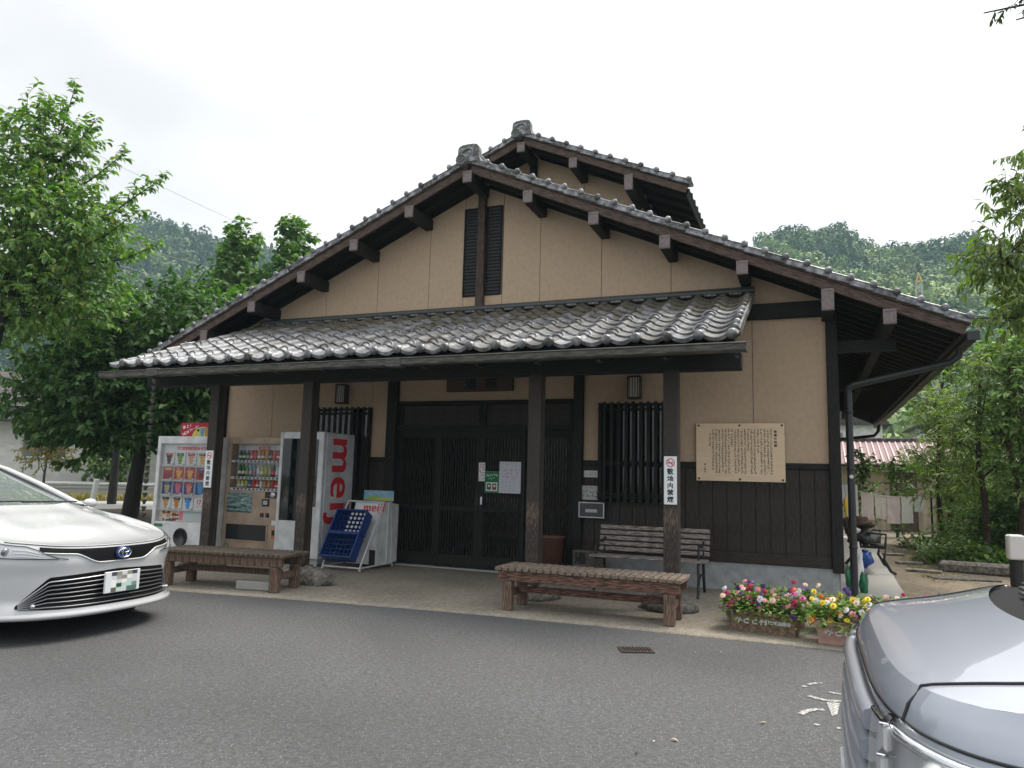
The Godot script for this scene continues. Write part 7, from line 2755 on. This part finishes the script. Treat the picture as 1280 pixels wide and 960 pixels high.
func build_hills():
	hill(-1.5, -0.28, [[-1.5, 0.146], [-1.02, 0.221], [-0.91, 0.271], [-0.85, 0.301], [-0.76, 0.286], [-0.65, 0.261], [-0.45, 0.206], [-0.28, 0.146]], 130, 380, "hill_left", 4200, [Color(0.05, 0.11, 0.045), Color(0.16, 0.24, 0.085), Color(0.028, 0.068, 0.038), Color(0.055, 0.11, 0.055)], 0.5, 31, 7.5)
	hill(-0.30, 0.75, [[-0.30, 0.168], [-0.12, 0.253], [-0.07, 0.286], [-0.02, 0.306], [0.03, 0.310], [0.09, 0.281], [0.16, 0.274], [0.24, 0.241], [0.75, 0.146]], 90, 300, "hill_right", 4200, [Color(0.05, 0.115, 0.05), Color(0.24, 0.33, 0.11), Color(0.03, 0.065, 0.032), Color(0.06, 0.10, 0.045)], 0.12, 47, 7.5)
# ---------------------------------------------------------------- the yard on the right
func build_right_yard():
	var st := S()
	struct("yard_earth", sheet(0.35, 14, -30, -6.9, -0.012, 60, 80, 0.6, 1.15, 61, 0.9), M.earth)
	# concrete path along the side wall
	st = S()
	flat(st)
	var edge := [Vector2(1.02, -9.7), Vector2(1.06, -11.5), Vector2(1.16, -14.5), Vector2(1.30, -18.5), Vector2(1.32, -22.0)]
	for i in edge.size() - 1:
		quad(st, Vector3(0.28, 0.006, edge[i].y), Vector3(edge[i].x, 0.006, edge[i].y), Vector3(edge[i + 1].x, 0.006, edge[i + 1].y), Vector3(0.28, 0.006, edge[i + 1].y))
		quad(st, Vector3(edge[i].x, -0.02, edge[i].y), Vector3(edge[i + 1].x, -0.02, edge[i + 1].y), Vector3(edge[i + 1].x, 0.006, edge[i + 1].y), Vector3(edge[i].x, 0.006, edge[i].y))
	struct("side_path", st, M.concrete)
	# boards and flat stones beside it
	for q in [[Vector3(1.55, 0.015, -14.9), 0.42, 0.3, "broken plank lying on the earth beside the concrete path", "plank"], [Vector3(1.62, 0.015, -13.6), 0.5, -0.25, "thin grey plank lying on the earth past the path's edge", "plank"], [Vector3(1.45, 0.015, -16.6), 0.38, 0.1, "short plank lying furthest along the earth path", "plank"]]:
		st = S()
		bbox(st, Vector3.ZERO, Vector3(q[1], 0.035, 0.16), 0.008)
		solo("loose_plank", st, M.silver_wood, q[3], q[4], "planks on the earth", Transform3D(Basis(Vector3.UP, q[2]), q[0]))
	st = S()
	beam(st, Vector3(1.9, 0.06, -14.1), Vector3(5.2, 0.10, -13.2), 0.34, 0.18, 0.04)
	solo("stone_kerb", st, M.stone, "long weathered stone kerb edging the garden bed", "kerb")
	st = S()
	bbox(st, Vector3(2.05, 0.0, -12.9), Vector3(0.9, 0.03, 0.35), 0.01, Basis(Vector3.UP, 0.2))
	solo("drain_cover", st, M.stone_dark, "dark flat stone drain cover before the garden kerb", "drain cover")
	# bollard
	var b := thing("bollard", "short bollard with a white cap and black base before the garden bed", "bollard", Vector3(2.62, 0, -12.4))
	st = S()
	lathe(st, Vector3.ZERO, [Vector2(0.085, 0), Vector2(0.085, 0.34)], 18)
	part("base", st, M.trim_black, b)
	st = S()
	bbox(st, Vector3(0, 0.53, 0), Vector3(0.20, 0.34, 0.20), 0.02)
	part("cap", st, M.paper, b)
	# iron bench end-on by the side wall with things left on it
	var t := thing("side_bench", "dark iron bench standing end-on against the side wall", "bench", Vector3(0.75, 0, -13.3), PI / 2)
	for i in 4:
		st = S()
		bbox(st, Vector3(0, 0.42, 0.20 - i * 0.10), Vector3(1.2, 0.03, 0.08), 0.006)
		part("seat_slat", st, M.board_x, t)
	for i in 3:
		st = S()
		bbox(st, Vector3(0, 0.55 + i * 0.10, -0.22 - i * 0.02), Vector3(1.2, 0.07, 0.025), 0.006)
		part("back_slat", st, M.board_x, t)
	for e in [-1.0, 1.0]:
		var x: float = e * 0.55
		st = S()
		tube(st, [Vector3(x, 0.02, 0.40), Vector3(x, 0.05, 0.33), Vector3(x, 0.22, 0.24), Vector3(x, 0.40, 0.27), Vector3(x, 0.40, -0.18), Vector3(x, 0.80, -0.30)], 0.025, 0.02, 8)
		tube(st, [Vector3(x, 0.02, -0.26), Vector3(x, 0.20, -0.12), Vector3(x, 0.40, -0.14)], 0.025, 0.02, 8)
		tube(st, [Vector3(x, 0.40, 0.26), Vector3(x, 0.60, 0.28), Vector3(x, 0.62, 0.0), Vector3(x, 0.60, -0.24)], 0.02, 0.018, 8)
		part("iron_end", st, M.iron, t)
	st = S()
	lump(st, Vector3(0.70, 0.56, -12.95), Vector3(0.20, 0.12, 0.28), 1.1, 21)
	solo("dark_bag", st, M.trim_black, "lumpy black bag sitting on the side bench", "bag")
	st = S()
	lump(st, Vector3(0.68, 0.735, -13.1), Vector3(0.19, 0.09, 0.24), 1.2, 22)
	solo("brown_hat", st, M.fur_brown, "shaggy brown bundle on top of the black bag", "bundle")
	st = S()
	lump(st, Vector3(0.60, 0.64, -12.72), Vector3(0.07, 0.04, 0.07), 0.6, 24)
	solo("white_cloth", st, M.towel_white, "crumpled white cloth tucked against the black bag", "cloth")
	var bk := thing("blue_bag", "bright blue bag hanging from the front of the side bench", "bag", Vector3(0.72, 0.20, -12.62))
	st = S()
	lump(st, Vector3(0, 0.02, 0), Vector3(0.12, 0.115, 0.10), 0.8, 23)
	part("sack", st, M.blue_plastic, bk)
	st = S()
	tube(st, [Vector3(-0.04, 0.10, 0), Vector3(0.0, 0.20, 0), Vector3(0.04, 0.10, 0)], 0.008, 0.008, 5)
	part("handle", st, M.blue_plastic, bk)
	st = S()
	lump(st, Vector3(0.57, 0.11, -10.35), Vector3(0.045, 0.13, 0.04), 1.1, 26)
	solo("green_bag", st, M.green_plastic, "upright green plastic bag behind the corner pipe", "bag")
	st = S()
	lump(st, Vector3(0.40, 0.16, -10.2), Vector3(0.04, 0.14, 0.04), 1.1, 27)
	solo("green_bag", st, M.green_plastic, "narrow green plastic bag tucked between the wall and the corner pipe", "bag")
	st = S()
	lump(st, Vector3(0.56, 0.26, -11.2), Vector3(0.05, 0.24, 0.06), 1.0, 28)
	solo("pale_sack", st, M.towel_white, "pale plastic sack standing by the side wall behind the pipe", "sack")
	var sg := thing("white_meter", "white meter box on the side wall above the bench", "box", Vector3(0.62, 1.20, -15.6))
	st = S()
	bbox(st, Vector3.ZERO, Vector3(0.36, 0.30, 0.05), 0.01)
	part("case", st, M.paper, sg)
	st = S()
	bbox(st, Vector3(0.16, -0.32, 0), Vector3(0.05, 0.36, 0.05), 0.01)
	part("stand", st, M.paper, sg)
	# washing line
	st = S()
	var line := []
	for i in 13:
		var u := i / 12.0
		line.append(Vector3(lerpf(1.0, 2.6, u), 1.22 - 0.09 * sin(PI * u) - 0.05 * u, -20.0))
	tube(st, line, 0.006, 0.006, 5)
	solo("washing_line", st, M.towel_white, "thin sagging cord strung across the yard for towels", "cord")
	for e in [[1.0, 1.22, "washing line post by the hall wall"], [2.6, 1.17, "washing line post among the garden trees"]]:
		st = S()
		tube(st, [Vector3(e[0], 0, -20.02), Vector3(e[0], e[1] + 0.1, -20.02)], 0.025, 0.02, 8)
		solo("line_post", st, M.bark, e[2], "post", "washing line posts")
	var n := FastNoiseLite.new()
	n.seed = 71
	n.frequency = 1.2
	for k in 5:
		var q: Array = [[1.235, 0.27, 0.66, "towel_pink", "long dusty pink towel at the shrub end of the washing line"], [1.525, 0.25, 0.56, "towel_brown", "short brown pink towel second along the washing line"], [1.80, 0.28, 0.64, "towel_pink", "long dusty pink towel beside the two pale towels"], [2.085, 0.24, 0.62, "towel_white", "long greyish white towel on the washing line"], [2.34, 0.19, 0.36, "towel_white", "short white towel at the garden end of the washing line"]][k]
		st = S()
		grid(st, 10, 12, func(u, v):
			var x: float = q[0] + (u - 0.5) * q[1]
			var uu := (x - 1.0) / 1.6
			var yt := 1.22 - 0.09 * sin(PI * uu) - 0.05 * uu
			return Vector3(x + 0.02 * n.get_noise_2d(v * 2.0, x * 3.0) * (1 - v), yt - (1.0 - v) * q[2], -19.985 + 0.06 * n.get_noise_2d(x * 9.0, v * 1.5 + k) * (1.0 - v)))
		solo("hanging_towel", st, M[q[3]], q[4], "towel", "towels on the washing line")
	# corrugated shed with a faded striped roof
	var sh := thing("tin_shed", "low tin shed with ribbed cream walls and a faded red striped roof", "shed", Vector3(3.0, 0, -27.5))
	st = S()
	flat(st)
	for i in 27:
		var x := -2.6 + i * 0.19
		quad(st, Vector3(x, 0, 1.4), Vector3(x + 0.095, 0, 1.44), Vector3(x + 0.095, 1.95, 1.44), Vector3(x, 1.95, 1.4))
		quad(st, Vector3(x + 0.095, 0, 1.44), Vector3(x + 0.19, 0, 1.4), Vector3(x + 0.19, 1.95, 1.4), Vector3(x + 0.095, 1.95, 1.44))
	box(st, Vector3(-0.05, 0.97, -0.2), Vector3(5.0, 1.94, 3.1))
	part("wall", st, M.shed_wall, sh)
	for i in 31:
		st = S()
		beam(st, Vector3(-2.7 + i * 0.18, 2.06, 1.85), Vector3(-2.7 + i * 0.18, 2.88, -0.6), 0.055, 0.05, 0.008)
		part("roof_rib", st, M.shed_rib, sh)
	st = S()
	beam(st, Vector3(0.0, 2.03, 1.8), Vector3(0.0, 2.85, -0.55), 5.5, 0.03, 0.004)
	part("roof_sheet", st, M.shed_roof, sh)
	st = S()
	bbox(st, Vector3(0.0, 2.92, -0.62), Vector3(5.5, 0.16, 0.16), 0.02)
	part("roof_cap", st, M.house_roof, sh)
	st = S()
	bbox(st, Vector3(0.0, 1.98, 1.84), Vector3(5.5, 0.07, 0.05), 0.01)
	part("eave_board", st, M.dark_x, sh)
	st = S()
	bbox(st, Vector3(-0.35, 0.92, 1.452), Vector3(0.75, 1.84, 0.02), 0.005)
	part("door", st, M.door_wood, sh)
	st = S()
	bbox(st, Vector3(-0.4, 1.83, 1.62), Vector3(1.2, 0.04, 0.40), 0.005)
	part("door_canopy", st, M.galvanised, sh)
	# board fence behind the garden
	var fc := thing("board_fence", "long grey board fence running behind the garden trees", "fence", Vector3(5.5, 0, -21.6))
	for i in 14:
		st = S()
		bbox(st, Vector3(0, 0.10 + i * 0.105, 0), Vector3(5.2, 0.095, 0.02), 0.004)
		part("board", st, M.shed_wall, fc)
	for i in 5:
		st = S()
		bbox(st, Vector3(-2.5 + i * 1.25, 0.78, 0.04), Vector3(0.07, 1.56, 0.06), 0.006)
		part("post", st, M.bark, fc)
	# ground cover: leafy bed, one mass nobody could count
	var q := RandomNumberGenerator.new()
	q.seed = 91
	var xf := []
	var cl := []
	for k in 9000:
		var p := Vector3(q.randf_range(1.75, 6.5), 0, q.randf_range(-19.5, -14.1))
		if p.x < 1.75 + 0.35 * sin(p.z * 1.7) + 0.25:
			continue
		var m := 0.22 + 0.30 * absf(sin(p.x * 2.3 + p.z * 1.1)) * absf(cos(p.z * 1.9))
		p.y = q.randf() * m
		var bb := Basis(Vector3.UP, q.randf() * TAU) * Basis(Vector3.RIGHT, q.randf_range(-1.0, 0.4))
		var s := q.randf_range(0.7, 1.4)
		xf.append(Transform3D(bb.scaled_local(Vector3(s, s, s)), p))
		cl.append(Color(0.05, 0.11, 0.03).lerp(Color(0.24, 0.34, 0.08), pow(q.randf(), 1.4)))
	var gc := multi("garden_ground_cover", leaf_mesh(0.13, 0.055, 0.4, 0.12), M.leaf, xf, cl, self)
	tag(gc, "leafy green ground cover and ferns under the garden trees", "ground cover")
	xf = []
	cl = []
	for k in 700:
		var p := Vector3(1.5 + absf(q.randfn(0, 0.35)), 0.0, q.randf_range(-18.5, -12.2))
		xf.append(Transform3D(Basis(Vector3.UP, q.randf() * TAU).scaled_local(Vector3(0.5, 0.5, 0.5)), p + Vector3(0, 0.004, 0)))
		cl.append(Color(0.16, 0.10, 0.05).lerp(Color(0.30, 0.22, 0.10), q.randf()))
	var lt := multi("leaf_litter", leaf_mesh(0.10, 0.05, 0.1, 0.25), M.leaf, xf, cl, self)
	tag(lt, "brown dead leaves scattered along the edge of garden bed", "leaf litter")
	# shrub by the hall corner, in front of the shed
	for k in 2:
		var b0: Vector3 = [Vector3(1.18, 0, -21.0), Vector3(2.1, 0, -22.6)][k]
		tree("garden_shrub", ["narrow light green shrub just past the corner pipe", "rounded shrub between the shed doorway and the towels"][k], b0, [b0, b0 + Vector3(0, 0.5, 0), b0 + Vector3(0, 1.2, 0)], 0.04, [[b0 + Vector3(0, 1.0, 0), Vector3(0.42, 0.8, 0.4), 70], [b0 + Vector3(0.05, 1.9, 0), Vector3(0.3, 0.4, 0.3), 30]], [], "broad", [Color(0.05, 0.10, 0.025), Color(0.19, 0.28, 0.07)], M.bark, 170 + k, 10, 0.3)
	for k in 7:
		var b1: Vector3 = [Vector3(2.95, 0, -16.9), Vector3(3.6, 0, -16.4), Vector3(4.4, 0, -16.8), Vector3(3.5, 0, -19.6), Vector3(3.9, 0, -18.6), Vector3(5.2, 0, -17.6), Vector3(3.4, 0, -21.0)][k]
		var hh: float = [1.0, 1.3, 1.6, 2.6, 3.0, 2.4, 1.9][k]
		tree("garden_bush", ["low light green bush at the path corner of the garden bed", "rounded bush behind the stone kerb", "broad bush behind the bollard", "tall bush filling the gap behind the twin stemmed conifer", "tall dense bush in the middle of the garden", "bushy clump at the far end of the board fence", "leafy bush between the towels and the garden trees"][k], b1, [b1, b1 + Vector3(0, hh * 0.4, 0), b1 + Vector3(0, hh * 0.8, 0)], 0.04, [[b1 + Vector3(0, hh * 0.55, 0), Vector3(0.70, hh * 0.42, 0.65), 110], [b1 + Vector3(0.3, hh * 0.85, 0.1), Vector3(0.5, hh * 0.25, 0.5), 60]], [], "broad" if k % 2 else "needle", [[Color(0.11, 0.20, 0.055), Color(0.36, 0.48, 0.14)], [Color(0.08, 0.17, 0.05), Color(0.29, 0.42, 0.12)], [Color(0.13, 0.22, 0.06), Color(0.43, 0.51, 0.17)]][k % 3], M.bark, 190 + k, 10, 0.32, "bushes in the garden bed")
	# bright grass bank and far houses under the hill
	st = S()
	grid(st, 30, 6, func(u, v): return Vector3(lerpf(-6, 40, u), -0.03 + 4.2 * smoothstep(0, 1, v), lerpf(-33, -60, v)))
	struct("grass_bank", st, M.grass)
	for k in 2:
		var hh := thing("far_house", ["small grey roofed house on the bank seen under the eave", "pale walled house on the bank beyond the shed roof"][k], "house", Vector3(2.3 + k * 7.0, 3.6, -58 - k * 4))
		st = S()
		box(st, Vector3(0, 0.9, 0), Vector3(4.5, 2.2, 4.0))
		part("wall", st, M.house_white, hh)
		st = S()
		prism(st, PackedVector2Array([Vector2(-2.8, 0), Vector2(2.8, 0), Vector2(0, 1.3)]), 4.8, Transform3D(Basis(), Vector3(0, 2.0, -2.4)))
		part("roof", st, M.house_roof, hh)
		st = S()
		box(st, Vector3(-0.8, 1.0, 2.01), Vector3(1.1, 0.9, 0.05))
		part("window", st, M.glass_dark, hh)
	# lattice mast with a yellow head, and a pylon foot lower down
	var mast := thing("lattice_mast", "thin lattice mast with a yellow top rising from the wooded hill", "mast", Vector3(24.2, 30.0, -190))
	st = S()
	var hgt := 21.0
	for s in [[-1, -1], [1, -1], [1, 1], [-1, 1]]:
		tube(st, [Vector3(s[0] * 0.9, -4, s[1] * 0.9), Vector3(s[0] * 0.55, hgt - 1.9, s[1] * 0.55)], 0.10, 0.08, 5)
	part("leg", st, M.steel_tower, mast)
	st = S()
	for k in 11:
		var y0 := -3.0 + k * 1.9
		var y1 := y0 + 1.9
		for s in [[-1, -1, 1, -1], [1, -1, 1, 1], [1, 1, -1, 1], [-1, 1, -1, -1]]:
			tube(st, [Vector3(s[0] * 0.7, y0, s[1] * 0.7), Vector3(s[2] * 0.7, y1, s[3] * 0.7)], 0.05, 0.05, 4)
	part("bracing", st, M.steel_tower, mast)
	st = S()
	for s in [[-1, -1], [1, -1], [1, 1], [-1, 1]]:
		tube(st, [Vector3(s[0] * 0.55, hgt - 1.9, s[1] * 0.55), Vector3(0, hgt + 0.4, 0)], 0.16, 0.12, 5)
	part("head", st, M.crane_yellow, mast)
	var py := thing("steel_pylon", "pale steel pylon foot seen beneath the right eave", "pylon", Vector3(12.4, 5.0, -92))
	st = S()
	for s in [[-1, -1], [1, -1], [1, 1], [-1, 1]]:
		tube(st, [Vector3(s[0] * 1.8, -3, s[1] * 1.8), Vector3(s[0] * 0.5, 9.5, s[1] * 0.5)], 0.12, 0.09, 5)
	part("leg", st, M.steel_tower, py)
	st = S()
	for k in 5:
		var f0 := 1.8 - k * 0.26
		var f1 := 1.8 - (k + 1) * 0.26
		var y0 := -3.0 + k * 2.5
		for s in [[-1, -1, 1, -1], [1, -1, 1, 1], [1, 1, -1, 1], [-1, 1, -1, -1]]:
			tube(st, [Vector3(s[0] * f0, y0, s[1] * f0), Vector3(s[2] * f1, y0 + 2.5, s[3] * f1)], 0.06, 0.06, 4)
			tube(st, [Vector3(s[2] * f0, y0, s[3] * f0), Vector3(s[0] * f1, y0 + 2.5, s[1] * f1)], 0.06, 0.06, 4)
	part("bracing", st, M.steel_tower, py)

# ---------------------------------------------------------------- the road on the left
func build_left_yard():
	var st := S()
	flat(st)
	var a := Vector3(-60, -0.012, -9)
	# the road runs past behind the bed, roughly square to the view
	var d := Vector3(0.60, 0, -0.80)
	var nrm := Vector3(-0.80, 0, -0.60)
	var o := Vector3(-21.5, -0.010, -16.5)
	var rd := func(s: float, w: float, y: float): return o + d * s + nrm * w + Vector3(0, y, 0)
	quad(st, rd.call(-60, 0, 0), rd.call(60, 0, 0), rd.call(60, 7.0, 0), rd.call(-60, 7.0, 0))
	struct("road", st, M.concrete)
	st = S()
	quad(st, rd.call(-60, 0.3, 0.004), rd.call(60, 0.3, 0.004), rd.call(60, 0.45, 0.004), rd.call(-60, 0.45, 0.004))
	struct("edge_line", st, M.road_line)
	# dry verge and grass
	var q := RandomNumberGenerator.new()
	q.seed = 95
	var xf := []
	var cl := []
	for k in 7000:
		var p: Vector3 = rd.call(q.randf_range(-16, 22), q.randf_range(7.1, 8.2), 0.0)
		var bb := Basis(Vector3.UP, q.randf() * TAU) * Basis(Vector3.RIGHT, q.randf_range(-1.5, -0.8))
		xf.append(Transform3D(bb, p))
		cl.append(Color(0.20, 0.14, 0.05).lerp(Color(0.42, 0.32, 0.12), q.randf()))
	var dg := multi("dry_verge_grass", leaf_mesh(0.35, 0.03, 0.3, 0.1), M.leaf, xf, cl, self)
	tag(dg, "yellow dry grass along the far verge of road", "grass")
	# guard rail beyond the road
	var gr := thing("guard_rail", "galvanised steel guard rail along the far side of the road", "guard rail", rd.call(0, 8.6, 0))
	var gs := func(s: float, w: float, y: float): return d * s + nrm * w + Vector3(0, y, 0)
	st = S()
	for y in [0.48, 0.62]:
		var ln0: Vector3 = gs.call(-25, 0, y)
		var ln1: Vector3 = gs.call(25, 0, y)
		beam(st, ln0, ln1, 0.06, 0.13, 0.03)
	part("rail", st, M.galvanised, gr)
	for k in 14:
		st = S()
		tube(st, [gs.call(-25.0 + k * 3.8, 0.1, 0), gs.call(-25.0 + k * 3.8, 0.1, 0.72)], 0.06, 0.06, 8)
		part("post", st, M.galvanised, gr)
	# leaning marker post on the near side
	var mp := thing("marker_post", "slightly leaning white marker post on a black foot at the road edge", "post", Vector3(-19.3, 0, -15.4))
	st = S()
	tube(st, [Vector3(0, 0.08, 0), Vector3(0.10, 0.80, -0.02), Vector3(0.12, 0.98, -0.02)], 0.075, 0.075, 10)
	part("tube", st, M.paper, mp)
	st = S()
	bbox(st, Vector3(0, 0.045, 0), Vector3(0.36, 0.09, 0.30), 0.02)
	part("foot", st, M.rubber, mp)
	# stone edging of the planted bed: each stone a thing
	for k in 16:
		var p := Vector3(-16.6 + k * 0.43, 0.14, -10.0 - 0.45 * sin(k * 0.35))
		st = S()
		lump(st, Vector3.ZERO, Vector3(0.24 + 0.05 * sin(k * 3.1), 0.17 + 0.04 * cos(k * 2.3), 0.20), 0.55, 200 + k, 12, 8)
		solo("edging_stone", st, M.stone_dark if k % 3 else M.stone, "dark rounded edging stone in the row around the shade tree's bed", "stone", "edging stones of the tree bed", p)
	st = S()
	grid(st, 24, 10, func(u, v): return Vector3(lerpf(-17.5, -9.8, u), 0.22 + 0.16 * sin(PI * v) * sin(PI * u), lerpf(-10.15, -15.0, v)))
	struct("planted_bed", st, M.bed_earth)
	# white house across the road, with its outbuilding and a young maple before it
	var hs := thing("roadside_house", "white walled house with brown roof across the road behind the sedan", "house", Vector3(-36.5, 0, -24.5), 0.93)
	st = S()
	box(st, Vector3(0, 2.0, 0), Vector3(12.0, 4.0, 6.0))
	part("wall", st, M.house_white, hs)
	st = S()
	prism(st, PackedVector2Array([Vector2(-3.9, 0), Vector2(3.9, 0), Vector2(0, 1.9)]), 13.6, Transform3D(Basis(Vector3(0, 0, 1), Vector3(0, 1, 0), Vector3(-1, 0, 0)), Vector3(6.8, 4.0, 0)))
	part("roof", st, M.house_roof, hs)
	for k in 4:
		st = S()
		box(st, Vector3(-4.2 + k * 2.8, 2.35, 3.02), Vector3(1.7, 1.2, 0.06))
		var wn := part("window", st, M.glass_dark, hs)
		st = S()
		for b in [[Vector3(-4.2 + k * 2.8, 2.98, 3.05), Vector3(1.84, 0.08, 0.10)], [Vector3(-4.2 + k * 2.8, 1.72, 3.05), Vector3(1.84, 0.08, 0.12)], [Vector3(-4.2 + k * 2.8, 2.35, 3.05), Vector3(0.06, 1.18, 0.09)]]:
			box(st, b[0], b[1])
		part("frame", st, M.paper, wn)
	st = S()
	box(st, Vector3(0, 3.05 + 0.3, 3.45), Vector3(12.2, 0.08, 0.9))
	part("window_canopy", st, M.house_roof, hs)
	var ob := thing("roadside_store", "low pale store with a rusty red roof beside the white house", "outbuilding", Vector3(-29.0, 0, -30.5), 0.93)
	st = S()
	box(st, Vector3(0, 1.2, 0), Vector3(7.0, 2.4, 4.0))
	part("wall", st, M.house_white, ob)
	st = S()
	beam(st, Vector3(0, 2.5, 2.5), Vector3(0, 3.4, -2.3), 7.8, 0.08)
	part("roof", st, M.shed_roof, ob)
	st = S()
	box(st, Vector3(1.2, 1.0, 2.01), Vector3(1.6, 1.9, 0.05))
	part("shutter", st, M.galvanised, ob)
	tree("young_maple", "young maple with orange tinged leaves before the white house", Vector3(-27.2, 0, -19.6), [Vector3(-27.2, 0, -19.6), Vector3(-27.2, 1.0, -19.6), Vector3(-27.1, 2.2, -19.6)], 0.06, [[Vector3(-27.1, 2.4, -19.6), Vector3(0.8, 0.9, 0.8), 60], [Vector3(-26.5, 1.8, -19.6), Vector3(0.8, 0.6, 0.7), 40], [Vector3(-27.6, 1.7, -19.5), Vector3(0.7, 0.6, 0.7), 36]], [], "broad", [Color(0.10, 0.13, 0.03), Color(0.38, 0.22, 0.04)], M.bark, 180, 9, 0.4)
	for k in 3:
		var hb: Vector3 = [rd.call(6.0, 11.5, 0.0), rd.call(10.5, 11.8, 0.0), rd.call(1.5, 11.6, 0.0)][k]
		tree("roadside_bush", ["leafy roadside bush behind the guard rail near the store", "leafy roadside bush furthest along the guard rail towards the hall", "leafy roadside bush behind the guard rail before the white house"][k], hb, [hb, hb + Vector3(0, 1.0, 0), hb + Vector3(0, 2.0, 0)], 0.08, [[hb + Vector3(0, 1.6, 0), Vector3(1.6, 1.2, 1.4), 130], [hb + Vector3(0.8, 2.4, 0), Vector3(1.0, 0.8, 0.9), 60]], [], "clump", [Color(0.07, 0.14, 0.045), Color(0.25, 0.36, 0.11)], M.bark_dark, 220 + k, 9, 0.5, "bushes beyond the guard rail")
	# low wall
	st = S()
	beam(st, rd.call(-20, 10.2, 0.35), rd.call(30, 10.2, 0.35), 0.2, 0.7, 0.02)
	solo("garden_wall", st, M.concrete, "low grey block wall before the roadside house", "wall")
	# three thin wires crossing the sky on the left
	for k in 3:
		st = S()
		var p0: Vector3 = [Vector3(-60, 30.5, -30), Vector3(-60, 22.5, -32), Vector3(-60, 20.5, -33)][k]
		var p1: Vector3 = [Vector3(-40, 21.5, -75), Vector3(-38, 18.0, -62), Vector3(-38, 16.0, -62)][k]
		var pts := []
		for i in 17:
			var u := i / 16.0
			pts.append(p0.lerp(p1, u) - Vector3(0, 1.2 * sin(PI * u), 0))
		tube(st, pts, 0.018, 0.018, 4)
		solo("power_line", st, M.galvanised, ["uppermost thin power line crossing the open sky", "upper of two close power lines passing before the hill", "lower of two close power lines passing before the hill"][k], "power line", "power lines over the road")
